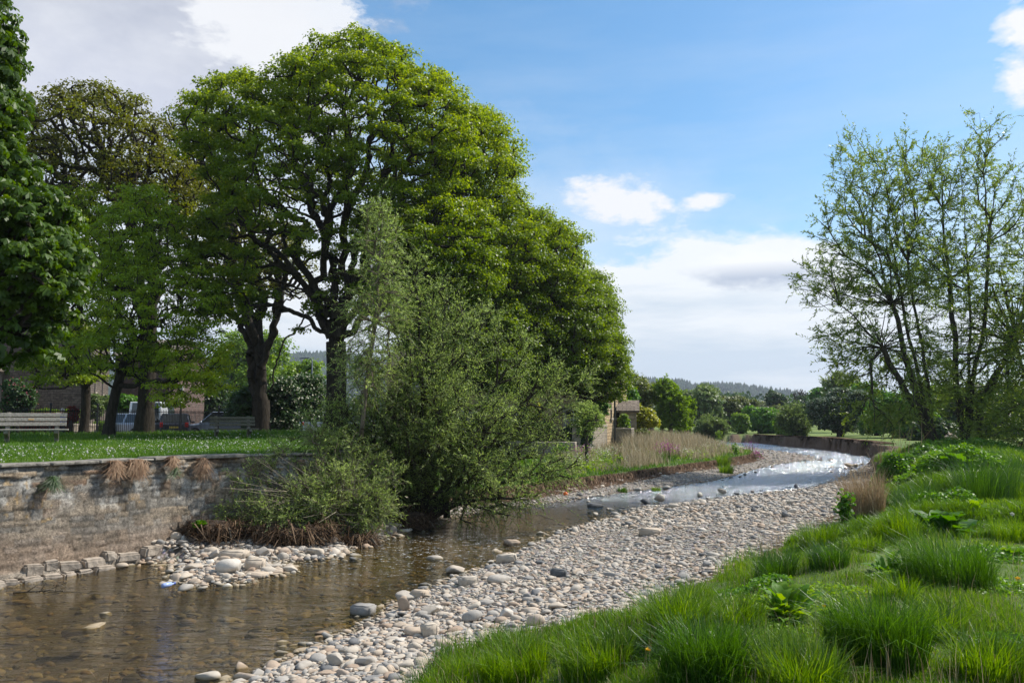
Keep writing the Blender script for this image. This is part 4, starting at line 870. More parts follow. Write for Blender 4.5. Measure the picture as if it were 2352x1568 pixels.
tree('willow_tree', 'third willow reaching in with low drooping boughs at the right edge', 'tree', [curve(b3, b3 + [.3, 0, 5], 6)], t, i, M['wil2'], M['bark_w'], bf=.35, rt=.2, rmin=.007, nl=98, size=.15, asp=.36, leaf='lance', puff=.65, style='spray', seed=162, tipvar=wv, group=G2, rpow=1.8)
# ---------------------------------------------------------------- grass and other low plants
def blades(xy, z, hgt, wid, lean, az=None, rg=R, droop=.6):
    """curved two-piece blades; returns verts, quads"""
    n = len(xy); az = rg.uniform(0, 6.283, n) if az is None else az; d = np.stack([np.cos(az), np.sin(az), np.zeros(n)], 1); sd = np.stack([-np.sin(az), np.cos(az), np.zeros(n)], 1)
    tw = rg.uniform(-1.2, 1.2, n)[:, None]; sd = unit(sd * np.cos(tw) + d * np.sin(tw) * .7)
    b = np.column_stack([xy, z]); hgt = np.broadcast_to(hgt, n)[:, None]; lean = np.broadcast_to(lean, n)[:, None]; wd = np.broadcast_to(wid, n)[:, None]
    up = np.array([0, 0, 1.]); p1 = b + up * hgt * .55 + d * lean * hgt * .28; p2 = b + up * hgt * (1 - droop * lean ** 2 * .5) + d * lean * hgt
    V = np.stack([b - sd * wd * .5, b + sd * wd * .5, p1 + sd * wd * .42, p1 - sd * wd * .42, p2 + sd * wd * .07, p2 - sd * wd * .07], 1).reshape(-1, 3)
    o = (np.arange(n) * 6)[:, None]; F = np.concatenate([o + np.array([[0, 1, 2, 3]]), o + np.array([[3, 2, 4, 5]])]); return V, F
def grass_obj(name, label, xy, z, h, w_, lean, mat, vb, **k):
    V, F = blades(xy, z, h, w_, lean, **k); o = obj(name, mesh_np(name, V, F, mat, var=np.tile(vb, 2)))
    return tag(o, label, 'grass', kind='stuff')
# near bank
def bank_pts(n, x0, x1, y0, y1, lo=.08):
    y = 1 / R.uniform(1 / y1, 1 / y0, n); xa = np.maximum(x0, -.15 * y - .6); xb = np.minimum(x1, .72 * y + 1.2); x = xa + R.uniform(0, 1, n) * (xb - xa)
    p = np.stack([x, y], 1); g = ground(p); k = (g[2] > lo + .12 * R.random(n)); return p[k], g[0][k], g[2][k]
p, z, sr_ = bank_pts(330000, -.8, 9, 2.6, 11)
tn = fbm(p[:, 0] * 1.1, p[:, 1] * 1.1, 77); tn2 = fbm(p[:, 0] * 3.1, p[:, 1] * 3.1, 87, 3); bare = fbm(p[:, 0] * .7 + 5, p[:, 1] * .7, 97)
k = R.random(len(p)) < np.clip(.35 + 2.2 * (tn - .35), .3, 1); p, z, tn, tn2, sr_ = p[k], z[k], tn[k], tn2[k], sr_[k]
edge = np.exp(-((sr_ - .25) / .35) ** 2)
hh = (.018 + .085 * sstep(.52, .66, tn) + .03 * tn2 + .17 * edge * sstep(.4, .6, tn2)) * R.uniform(.55, 1.25, len(p))
vb = np.clip(.32 + 1.1 * (fbm(p[:, 0] * .9, p[:, 1] * .9, 107) - .4) + R.uniform(-.22, .35, len(p)), 0, 1)
grass_obj('grass', 'lush uneven green grass covering the near right bank', p, z, hh, R.uniform(.0035, .007, len(p)), R.uniform(.1, .75, len(p)), M['grass'], vb)
k = R.random(len(p)) < .012; grass_obj('seed_stalks', 'thin pale flowering grass stalks standing above the near grass', p[k], z[k], R.uniform(.12, .30, k.sum()), .0028, R.uniform(.05, .35, k.sum()), M['straw'], R.random(k.sum()))
k = R.random(len(p)) < .07; grass_obj('dead_grass', 'pale dead blades through the near grass', p[k], z[k], hh[k] * 1.0, .004, R.uniform(.3, 1., k.sum()), M['straw'], R.random(k.sum()))
p, z, sr_ = bank_pts(230000, 2, 30, 10.5, 42, .05)
tn = fbm(p[:, 0] * .6, p[:, 1] * .6, 177); lawnr = sstep(4.5, 7, sr_)
hh = (.05 + .26 * sstep(.45, .65, tn) * (1 - .9 * lawnr)) * (1 - .6 * lawnr) * R.uniform(.6, 1.3, len(p)); vb = np.clip(.3 + 1.3 * (fbm(p[:, 0] * .5, p[:, 1] * .5, 207) - .45) + .25 * lawnr + R.uniform(-.2, .3, len(p)), 0, 1)
grass_obj('rough_grass', 'rough green grass over the mounds of the right bank', p, z, hh, .006 + .0005 * p[:, 1], R.uniform(.1, .8, len(p)), M['grass'], vb)
# undergrowth on the mound: nettles and cow parsley leaves
def leafy(name, label, cx, cy, w, Y, n, h, mat, size, vb0=.4, asp=.5, spread=None, kind='stuff', cat='undergrowth', rg=R, zadd=0, leaf='dia'):
    X = X_at(cx, Y); rx = w / 2 / FPX * Y; ry = spread or rx * .8; a = rg.uniform(0, 6.283, n); r = np.sqrt(rg.uniform(0, 1, n)); q = np.stack([X + rx * r * np.cos(a), Y + ry * r * np.sin(a)], 1)
    z = ground(q)[0] + zadd; nz = vnoise(q[:, 0] * 3, q[:, 1] * 3, 4); top = h * (1 - r ** 2 * .7) * (.45 + .9 * nz); zz = z + top * rg.uniform(.25, 1, n) ** .5
    u = unit(rg.normal(size=(n, 3)) * .55 + [0, 0, .9]); L = size * rg.uniform(.6, 1.3, n); v, f = leaves(np.column_stack([q, zz]), unit(np.cross(u, rdir(n, rg)) + [0, 0, -.3]), u, L, L * asp, leaf)
    o = obj(name, mesh_np(name, v, f, mat, var=np.clip(vb0 + rg.uniform(-.35, .35, n), 0, 1))); return tag(o, label, cat, kind=kind if kind == 'stuff' else None)
leafy('undergrowth', 'bright leafy nettles and cow parsley over the riverside mound', 2170, 1100, 230, 19.5, 9000, .55, M['green'], .095, .8)
leafy('undergrowth', 'dark weeds spilling down the mound beside the willow feet', 2080, 1060, 170, 25, 7000, .55, M['green'], .10, .3)
leafy('undergrowth', 'low leafy weeds under the right bank willows', 2200, 1040, 330, 33, 9000, .5, M['green'], .12, .45)
leafy('undergrowth', 'mixed broad leaved weeds below the tall dark tussock', 2120, 1190, 210, 14.5, 6500, .42, M['green'], .075, .6)
leafy('undergrowth', 'bushy weeds on the steep edge above the inlet', 2035, 1090, 80, 22, 3500, .7, M['green'], .09, .5)
leafy('undergrowth', 'creeping silver edged weeds at the lower right of the near bank', 2300, 1500, 260, 5.4, 1800, .10, M['green'], .035, .4)
leafy('undergrowth', 'broad leaved weeds scattered through the near grass', 1850, 1440, 420, 6.9, 2600, .12, M['dock'], .04, .9)
leafy('undergrowth', 'dark clover and nettle patch between the near tussocks', 2150, 1400, 330, 7.6, 4200, .15, M['green'], .038, .8)
leafy('undergrowth', 'weeds among the grass at the edge above the stones', 1700, 1390, 200, 8.2, 1400, .16, M['green'], .045, .6)
leafy('undergrowth', 'fresh broad leaved seedlings in the short turf of the near bank', 1650, 1500, 500, 5.6, 2600, .07, M['green'], .03, 1.2)
leafy('undergrowth', 'small creeping weeds through the grass at the right', 2290, 1310, 230, 9.2, 1800, .12, M['green'], .045, .55)

TG = 'long grass tussocks on the right bank'
def tussock(x, y, w, hpx, n, mat, label, lean=(.35, 1.15), bw=.0065, z0=None, seed=0, group=TG, name='grass_tussock', cat='grass tussock', vb=(0, .9), tight=.62):
    rg = np.random.default_rng(int(x * 3 + y) + seed); zz = .6
    for _ in range(5): c = P(x, y, zz); zz = gz(c[0], c[1])
    d = np.hypot(c[0], c[1]); k = d / FPX; rad = w * k / 2; H = hpx * k * 1.15; n = int(n * 1.25); a = rg.uniform(0, 6.283, n); r = np.sqrt(rg.uniform(0, 1, n)) * rad * tight
    q = np.stack([r * np.cos(a), r * np.sin(a)], 1); zl = ground(q + c[:2])[0] - zz - .02; L = H * rg.uniform(.4, 1.12, n) * (1 - .35 * vnoise(q[:, 0] * 9, q[:, 1] * 9, x)); le = rg.uniform(*lean, n) * (.30 + .7 * rg.random(n)); a = a + 1.1 * np.sin(a + x); le = np.minimum(le, 1.3 * rad / np.maximum(L, .05))
    V, F = blades(q, zl, L, bw * rg.uniform(.6, 1.2, n), le, az=a + rg.normal(0, .75, n), rg=rg, droop=.75)
    o = obj(name, mesh_np(name, V, F, mat, var=np.tile(rg.uniform(*vb, n), 2)), None, (c[0], c[1], zz)); return tag(o, label, cat, group)
G_, D_ = M['grass'], M['grass_d']
for a_ in [
 (975, 1575, 150, 75, 300, D_, 'coarse dark tussock alone at the lower edge among the stones'),
 (1180, 1560, 230, 90, 900, G_, 'wide low clump of bright grass right of the lone dark tussock'),
 (1370, 1540, 230, 95, 1000, G_, 'second clump of the low bright grass fringe beside the near stones'),
 (1560, 1470, 190, 130, 1300, G_, 'tall bright tussock where the near grass meets the stones'),
 (1600, 1390, 120, 62, 600, G_, 'small tussock on the corner of the bank above the tall bright one'),
 (1620, 1580, 270, 170, 1700, D_, 'big dark centred tussock cut by the lower edge'),
 (1830, 1590, 260, 130, 1200, G_, 'bright upright tussock at the lower edge right of the dark centred one'),
 (2010, 1520, 300, 150, 1500, D_, 'broad tussock of drooping blue green blades in the near grass'),
 (1780, 1330, 130, 70, 700, D_, 'dark tussock at the bank edge behind the dry stalks'),
 (1905, 1300, 120, 58, 560, D_, 'tussock below the overhung turf edge'),
 (1880, 1255, 120, 58, 700, G_, 'bright isolated tussock standing on the upper gravel'),
 (2180, 1350, 260, 115, 1300, D_, 'large rounded tussock in the middle of the right bank'),
 (2060, 1390, 130, 70, 500, G_, 'pale tussock on the left flank of the large rounded one'),
 (2290, 1560, 230, 110, 900, G_, 'spreading tussock in the lower right corner'),
 (2265, 1150, 170, 100, 900, D_, 'very tall dark tussock beside the mown strip'),
 (2100, 1180, 130, 75, 600, D_, 'shaggy dark tussock on the near side of the mound'),
 (2060, 1240, 130, 62, 560, G_, 'round tussock beside the tan dry clump'),
 (1990, 1265, 110, 45, 420, G_, 'low turf cushion at the foot of the tan dry clump'),
 (2330, 1240, 120, 52, 420, G_, 'small tussock at the right edge of the bank'),
 (2150, 1080, 110, 50, 380, G_, 'sunlit tussock at the top of the mound'),
 (2320, 1110, 110, 45, 380, D_, 'low dark tussock right of the very tall one'),
 (2150, 1460, 170, 90, 700, G_, 'light green tussock below the large rounded one'),
 (1700, 1440, 150, 85, 620, G_, 'sloping tussock between the broad dock and the tall bright tussock'),
]: tussock(*a_)
tussock(1985, 1180, 150, 105, 900, M['straw'], 'tan clump of dry dead grass on the edge of the gravel', lean=(.15, .8), bw=.009, group=None, name='dry_grass_clump', cat='dry grass', tight=.55)
tussock(1772, 1295, 70, 85, 60, M['straw'], 'few tall dry stalks rising from the bank edge over the gravel', lean=(.05, .35), bw=.006, group=None, name='dry_stalks', cat='dry grass', tight=.7)
tussock(237, 1600, 60, 95, 7, M['straw'], 'bent dry stalk poking up at the bottom left over the water', lean=(.1, .8), bw=.022, group=None, name='dry_stalk', cat='dry grass', tight=.3)
tussock(2040, 1085, 190, 110, 34, M['straw'], 'bare dead umbel stems arching above the mound edge', lean=(.2, .9), bw=.014, group=None, name='dead_stems', cat='dry stems', tight=.7)
tussock(1668, 1082, 46, 24, 260, G_, 'bright grass tuft at the water edge below the left bank', group='grass tufts on the left shore', bw=.02)
tussock(1662, 1058, 40, 36, 260, G_, 'dark grass tuft spilling down the left bank above the bright one', group='grass tufts on the left shore', bw=.02)
tussock(1507, 1096, 30, 14, 160, G_, 'small grass tuft growing in the left gravel', group='grass tufts on the left shore', bw=.02)
tussock(1430, 1098, 30, 16, 130, D_, 'dark weed tuft at the foot of the eroded left bank', group='grass tufts on the left shore', bw=.02)

def rosette(x, y, w, hpx, n, label, vb=(.4, 1), name='dock_plant', cat='dock plant', asp=.42, mat=None, erect=.6, z0=.8, round_=False):
    rg = np.random.default_rng(int(x + y)); zz = z0
    for _ in range(5): c = P(x, y, zz); zz = gz(c[0], c[1])
    k = np.hypot(c[0], c[1]) / FPX; Lm = w * k * .5; n = int(n * 1.5); H = hpx * k * 1.1; Vs = []; Fs = []; va = []; off = 0
    for i in range(n):
        a = rg.uniform(0, 6.283); e = rg.uniform(.15, 1.25) if erect > .5 else rg.uniform(.1, .7); L = Lm * rg.uniform(.6, 1.1); wd = L * asp * rg.uniform(.8, 1.2)
        d = np.array([math.cos(a), math.sin(a), 0]); s = np.array([-math.sin(a), math.cos(a), 0]); S_ = 7; b0 = rg.normal(0, Lm * .18, 3) * [1, 1, 0]; vv = rg.uniform(*vb)
        stemL = .35; rows = []
        for j in range(S_ + 1):
            t = j / S_; ang = e * (1 - t * .9); pos = b0 + d * L * (t * math.cos(e) + .15 * t * t) + np.array([0, 0, 1.]) * (H * .9 * min(1, e) * (t - .45 * t * t) * 1.6)
            hw = wd * .5 * (math.sin(math.pi * min(1, max(0, (t - .12) / .9)) ** .8) ** .7 if t > .12 else .05); rip = .12 * wd * math.sin(t * 19 + i)
            up = np.array([0, 0, 1.]) * math.cos(e) - d * math.sin(e) * .5
            rows += [pos + s * hw + up * (hw * .35 + rip), pos - up * .0, pos - s * hw + up * (hw * .35 - rip)]
        Vs.append(np.array(rows)); f = []
        for j in range(S_):
            for q in range(2): f.append([j * 3 + q, j * 3 + q + 1, j * 3 + q + 4, j * 3 + q + 3])
        Fs.append(np.array(f) + off); off += len(rows); va.append(np.full(len(f), vv))
    o = obj(name, mesh_np(name, np.concatenate(Vs), np.concatenate(Fs), mat or M['dock'], var=np.concatenate(va), smooth=True), None, (c[0], c[1], zz - .01)); return tag(o, label, cat, 'broad leaved plants on the banks')
rosette(1800, 1425, 150, 85, 26, 'sunlit pale green dock with upright leaves in the middle of the near bank')
rosette(2160, 1225, 150, 50, 24, 'dark spreading dock with silvery leaf backs lying in short turf', vb=(0, .45))
rosette(2045, 1320, 90, 60, 14, 'dock growing against the shaded side of a tussock', vb=(.2, .7))
rosette(2205, 1115, 90, 40, 14, 'dock on the mound top among nettles', vb=(.3, .8))
rosette(2085, 1460, 60, 40, 9, 'small dock with an upright pale leaf low on the near bank')
rosette(1925, 1475, 60, 45, 6, 'yellow green dock leaf standing in the drooping grass', vb=(.8, 1))
rosette(2320, 1280, 70, 26, 10, 'flat pale dock near the right edge')
rosette(1955, 1175, 70, 44, 12, 'dock at the back of the tan dry clump', vb=(.3, .8))
rosette(2240, 1185, 80, 40, 12, 'leafy dock at the foot of the very tall tussock', vb=(.5, 1))
rosette(1345, 1077, 40, 18, 12, 'dock on the left bank turf nearest the willow', vb=(.6, 1))
rosette(1385, 1070, 44, 20, 12, 'dock on the left bank turf, middle of three', vb=(.6, 1))
rosette(1430, 1064, 40, 18, 12, 'dock on the left bank turf farthest from the willow', vb=(.5, 1))
bb_ = rosette(462, 1238, 92, 50, 26, 'butterbur with big round leaves sprouting from the root mound', vb=(.15, .6), name='butterbur', cat='plant', asp=.95); bb_.location = (X_at(470, 14.5), 14.5, max(gz(X_at(470, 14.5), 14.5), 0) + .24)
def herb(x, y, w, hpx, n, label, mat, size, name='leafy_plant', vb=.5, asp=.8, group=None):
    zz = .4; rg = np.random.default_rng(int(x))
    for _ in range(5): c = P(x, y, zz); zz = gz(c[0], c[1])
    k = np.hypot(c[0], c[1]) / FPX; rx = w * k / 2; H = hpx * k; root = thing(name, label, 'plant', (c[0], c[1], zz), group=group)
    m = max(5, n // 40); A = []; Bp = []; st = MB()
    for i in range(m):
        a = rg.uniform(0, 6.283); r = rg.uniform(0, 1) * rx * .8; tip = np.array([r * math.cos(a), r * math.sin(a), H * rg.uniform(.7, 1)]); st.tube([np.array([0, 0, 0]) + tip * [.2, .2, 0], tip * [.7, .7, .55], tip], [.008, .006, .003], 4, False); A.append(tip * [.3, .3, .1]); Bp.append(tip)
    st.obj('stems', M['twig'], root); i = rg.integers(0, m, n); t = rg.uniform(.15, 1, n)[:, None]; q = np.array(A)[i] * (1 - t) + np.array(Bp)[i] * t + rg.normal(size=(n, 3)) * rx * .17
    u = unit(rg.normal(size=(n, 3)) * .6 + [0, 0, .8]); L = size * rg.uniform(.6, 1.3, n); v, f = leaves(q, np.cross(u, rdir(n, rg)), u, L, L * asp, 'obov'); obj('foliage', mesh_np('foliage', v, f, mat, var=np.clip(vb + rg.uniform(-.4, .4, n), 0, 1)), root)
herb(1938, 1212, 46, 78, 260, 'leafy green sapling at the corner of the gravel left of the dry clump', M['green'], .09)
herb(1285, 1062, 46, 42, 600, 'dense bright green bush on the left bank under the garden wall', M['green'], .12, vb=.4)
herb(1690, 1044, 26, 22, 200, 'small green bush at the tip of the left bank', M['green'], .12, vb=.5)
herb(1565, 1012, 30, 30, 200, 'leafy green plant standing in the reeds, left of two', M['lime'], .14, vb=.6)
herb(1650, 1015, 26, 34, 200, 'leafy green plant standing in the reeds, right of two', M['lime'], .14, vb=.4)
# left bank cover
def lbank(n, y0, y1, lo, hi, x0=-4, x1=30):
    y = 1 / R.uniform(1 / y1, 1 / y0, n); x = R.uniform(x0, x1, n); p = np.stack([x, y], 1); g = ground(p); k = (g[3] > lo) & (g[3] < hi) & (g[4] < .1) & (np.abs(x / y) < .7); return p[k], g[0][k], g[3][k]
p, z, sl_ = lbank(120000, 19, 75, .05, 16); hh = R.uniform(.05, .16, len(p)) * (1 + 1.2 * sstep(1.5, 3, sl_))
grass_obj('bank_grass', 'green and faded grass on the low left bank', p, z, hh, .006 + .0007 * p[:, 1], R.uniform(.1, .8, len(p)), M['grass_l'], np.clip(.35 + R.uniform(-.3, .5, len(p)), 0, 1))
p, z, sl_ = lbank(150000, 26, 85, .8, 12, 2, 34); sx = CX + FPX * p[:, 0] / p[:, 1]
k = (fbm(p[:, 0] * .5, p[:, 1] * .35, 301) + .10 * sstep(1430, 1600, sx) + .12 * sstep(.8, 3.5, sl_) - .12 * (sx < 1430)) > R.uniform(.40, .66, len(p)); p, z, sl_, sx = p[k], z[k], sl_[k], sx[k]
hh = R.uniform(.3, 1.1, len(p)) * (.5 + .65 * sstep(1, 4, sl_)) * np.where(sx < 1430, .55, 1)
grass_obj('reeds', 'bed of pale dead reeds and stems along the left bank', p, z, hh, .008 + .0005 * p[:, 1], R.uniform(.05, .45, len(p)), M['reed'], R.random(len(p)))['category'] = 'reeds'
p, z, sl_ = lbank(60000, 24, 60, .4, 7, 2, 34); k = fbm(p[:, 0] * .6, p[:, 1] * .45, 401) > R.uniform(.45, .6, len(p)); p, z = p[k], z[k]; n = len(p)
u = unit(R.normal(size=(n, 3)) * .55 + [0, 0, .8]); L = R.uniform(.05, .13, n); v, f = leaves(np.column_stack([p, z + R.uniform(.05, .48, n)]), np.cross(u, rdir(n)), u, L, L * .55)
tag(obj('weeds', mesh_np('weeds', v, f, M['lime'], var=np.clip(.2 + .8 * fbm(p[:, 0] * .8, p[:, 1] * .8, 402) + R.uniform(-.3, .3, n), 0, 1))), 'green weeds mixed through the reeds of the left bank', 'weeds', kind='stuff')
k = fbm(p[:, 0] * .5, p[:, 1] * .5, 431) > .53; q = p[k][:2600]; zq = z[k][:2600]; n = len(q); u = unit(R.normal(size=(n, 3)) * .4 + [0, 0, 1.]); v, f = leaves(np.column_stack([q, zq + R.uniform(.4, .65, n)]), rdir(n), u, .04, .04)
tag(obj('umbel_flowers', mesh_np('umbel_flowers', v, f, M['blossom'], var=R.random(n))), 'white cow parsley heads over the left bank weeds', 'flowers', kind='stuff')
def campion(x, y, w, hpx, n, label, Y=None):
    zz = .45
    for _ in range(5): c = P(x, y, zz); zz = gz(c[0], c[1])
    k = np.hypot(c[0], c[1]) / FPX; root = thing('pink_flowers', label, 'flowers', (c[0], c[1], zz), group='magenta flower clumps by the river'); m = 26; st = MB(); tips = np.column_stack([R.normal(0, w * k * .25, m), R.normal(0, w * k * .2, m), hpx * k * R.uniform(.6, 1.1, m)])
    for t in tips: st.tube([t * [.6, .6, 0], t], [.008, .005], 3, False)
    st.obj('stems', M['lime'], root); q = tips[R.integers(0, m, n)] + R.normal(size=(n, 3)) * .05 * [1, 1, 2.2]; n = int(n * .55); q = q[:n]; u = rdir(n); v, f = leaves(q, np.cross(u, rdir(n)), u, .045, .04); obj('blossom', mesh_np('blossom', v, f, M['mag'], var=R.random(n)), root)
campion(1345, 1062, 50, 32, 260, 'magenta flowers round the foot of the lone sapling on the left bank')
campion(1538, 1058, 62, 34, 420, 'largest drift of magenta flowers in the middle of the reeds')
campion(1725, 1036, 30, 16, 170, 'magenta flowers on top of the left bank tip')
campion(1738, 1052, 34, 16, 170, 'magenta flowers hanging down the face of the left bank tip')
# hanging roots along the eroded edges
def fringe(name, label, poly, lo, hi, cond, n, length, wid, mat, up=.06, off=.0):
    a = poly[:-1]; d = poly[1:] - a; L = np.hypot(*d.T); i = R.choice(len(a), n, p=L / L.sum()); q = a[i] + d[i] * R.random(n)[:, None]; nrm = np.stack([d[i][:, 1], -d[i][:, 0]], 1) / L[i][:, None]
    wob = (fbm(q[:, 0] * 1.6, q[:, 1] * 1.6, 19) - .5) * .5
    s = R.uniform(lo, hi, n); q = q + nrm * s[:, None] ; z = ground(q)[0]; k = cond(q); q, z, nrm = q[k], z[k], nrm[k]; n = len(q)
    az = np.arctan2(nrm[:, 1], nrm[:, 0]) + R.normal(0, .5, n); Ln = length * R.uniform(.4, 1.2, n) * (.5 + fbm(q[:, 0] * 2, q[:, 1] * 2, 7))
    b = np.column_stack([q, z + up]); dr = np.stack([np.cos(az), np.sin(az), np.zeros(n)], 1); sd = np.stack([-dr[:, 1], dr[:, 0], np.zeros(n)], 1) * wid
    p1 = b + dr * (Ln * .4)[:, None] + [0, 0, .01]; p2 = b + dr * (Ln * .6)[:, None]; p2[:, 2] -= Ln * .8
    V = np.stack([b - sd, b + sd, p1 + sd, p1 - sd, p2 + sd * .4, p2 - sd * .4], 1).reshape(-1, 3); o = (np.arange(n) * 6)[:, None]; F = np.concatenate([o + [[0, 1, 2, 3]], o + [[3, 2, 4, 5]]])
    tag(obj(name, mesh_np(name, V, F, mat, var=R.random(2 * n))), label, 'roots', kind='stuff')
fringe('root_fringe', 'brown turf roots hanging from the eroded left bank', BLp[:-1], -.35, .35, lambda q: q[:, 1] > 20, 16000, .34, .012, M['fringe'], .02)
fringe('root_fringe', 'dark roots hanging over the steep far bank', FB, .1, .9, lambda q: q[:, 1] > 45, 16000, .5, .03, M['root'], .05)
fringe('root_fringe', 'soil and roots under the turf edge of the right bank', BR[4:], -.35, .1, lambda q: q[:, 1] > 7, 8000, .22, .006, M['root'], .0)

# lawn behind the wall
def lawn_pts(n, y0, y1):
    y = 1 / R.uniform(1 / y1, 1 / y0, n); x = R.uniform(-.72, .02, n) * y; p = np.stack([x, y], 1); g = ground(p); k = (g[4] > .32) & (g[5] < .4); return p[k], g[0][k], g[4][k]
p, z, sa_ = lawn_pts(230000, 9, 46); hh = R.uniform(.05, .13, len(p)) * (.6 + .9 * fbm(p[:, 0], p[:, 1], 501)); sh = sstep(24, 34, p[:, 1])
grass_obj('lawn_grass', 'unmown lawn grass between the wall and the railings', p, z, hh * (1 + 1.0 * sh), .005 + .0006 * p[:, 1], R.uniform(.1, .8, len(p)), M['grass_l'], np.clip(.15 + 1.2 * (fbm(p[:, 0] * .5, p[:, 1] * .7, 511) - .25) + R.uniform(-.25, .3, len(p)), 0, 1))
p, z, sa_ = lawn_pts(9000, 9.5, 38); k = fbm(p[:, 0] * .35, p[:, 1] * .35, 521) + .18 * (sa_ < 9) - .10 * sstep(-7, -2, p[:, 0]) > R.uniform(.48, .78, len(p)); p, z = p[k][:1500], z[k][:1500]; n = len(p); c = np.column_stack([p, z + R.uniform(.10, .26, n)]); rr = R.choice([.008, .012, .022], n, p=[.6, .28, .12]) * (.8 + p[:, 1] * .008)
o6 = np.array([[1, 0, 0], [-1, 0, 0], [0, 1, 0], [0, -1, 0], [0, 0, 1], [0, 0, -1]]); f8 = np.array([[0, 2, 4], [2, 1, 4], [1, 3, 4], [3, 0, 4], [2, 0, 5], [1, 2, 5], [3, 1, 5], [0, 3, 5]])
V = (c[:, None] + o6[None] * rr[:, None, None]).reshape(-1, 3); F = (f8[None] + (np.arange(n) * 6)[:, None, None]).reshape(-1, 3)
tag(obj('dandelion_clocks', mesh_np('dandelion_clocks', V, F, M['white_d'], var=R.random(len(F)))), 'white dandelion clocks and daisies scattered over the lawn', 'flowers', kind='stuff')
V, F = blades(p, z, c[:, 2] - z, .004, .02); tag(obj('flower_stems', mesh_np('flower_stems', V, F, M['lime'], var=R.random(2 * n))), 'thin stems carrying the dandelion clocks', 'flower stems', kind='stuff')
def dandelion(x, y, r, label, clock=False):
    zz = .8
    for _ in range(5): c_ = P(x, y, zz - .0); zz = gz(c_[0], c_[1]) + .12
    root = thing('dandelion', label, 'flower', (c_[0], c_[1], zz - .12), group='single dandelions in the right bank grass'); st = MB().tube([(0, 0, 0), (0, 0, .12)], .003, 5); st.obj('stem', M['lime'], root)
    n = 60; u = rdir(n) if clock else unit(R.normal(size=(n, 3)) * [1, 1, .35] + [0, 0, .4]); v, f = leaves(np.tile([[0, 0, .12]], (n, 1)) + u * r * .2, u, np.cross(u, rdir(n)), r, r * .35); obj('seed_head' if clock else 'blossom', mesh_np('blossom', v, f, M['white_d'] if clock else M['yel_f'], var=R.random(n)), root)
dandelion(2338, 1328, .02, 'yellow dandelion at the right edge of the near grass')
dandelion(1488, 1500, .016, 'yellow dandelion at the foot of the tall bright tussock')
dandelion(1893, 1392, .014, 'yellow dandelion above the drooping tussock')
dandelion(2325, 1180, .03, 'white dandelion clock near the right edge', True)
dandelion(1634, 1455, .02, 'white dandelion clock left of the sunlit dock', True)

# withered tufts hanging on the wall, moss tufts
for x, zc, w_, L_, n, lab, mt in [(257, 1.66, .20, .30, 300, 'brown withered grass tuft hanging over the wall, leftmost of four', 'tan'), (307, 1.66, .30, .36, 430, 'widest withered grass tuft hanging over the wall', 'tan'), (390, 1.69, .2, .18, 200, 'smallest withered tuft on the wall coping', 'tan'), (460, 1.63, .15, .42, 330, 'narrow withered tuft hanging on the wall nearest the willow', 'tan'),
                             (117, 1.46, .13, .2, 200, 'dark moss tuft growing on the upper wall face', 'elder'), (392, 1.5, .09, .12, 130, 'small green fern tuft in a joint of the wall', 'elder')]:
    i = wall_at(x); c = np.array([WPX[i], WPY[i], zc]); nv = np.array([WNX[i], WNY[i], 0]); tv = np.array([-WNY[i], WNX[i], 0])
    s = np.clip(R.normal(0, w_ * .2, n), -w_ * .5, w_ * .5); b = tv * s[:, None] + nv * R.uniform(.0, .06, n)[:, None] + np.array([0, 0, 1.]) * (R.uniform(-.10, .05, n))[:, None]; L_n = L_ * .72 * R.uniform(.3, 1.1, n) * (1 - .5 * (np.abs(s) / w_))
    if mt == 'elder': b = b + nv * .02
    sd = tv[None] * .005; d1 = nv * .12 + tv * .05; p1 = b + d1 + [0, 0, .03]; p2 = b + nv * R.uniform(.06, .2, n)[:, None] + tv * R.normal(.04, .11, n)[:, None]; p2[:, 2] -= L_n
    V = np.stack([b - sd, b + sd, p1 + sd, p1 - sd, p2 + sd * .4, p2 - sd * .4], 1).reshape(-1, 3); o = (np.arange(n) * 6)[:, None]; F = np.concatenate([o + [[0, 1, 2, 3]], o + [[3, 2, 4, 5]]])
    tag(obj('hanging_tuft', mesh_np('hanging_tuft', V, F, M[mt], var=R.random(2 * n)), None, c), lab, 'plant tuft', 'tufts growing on the river wall')

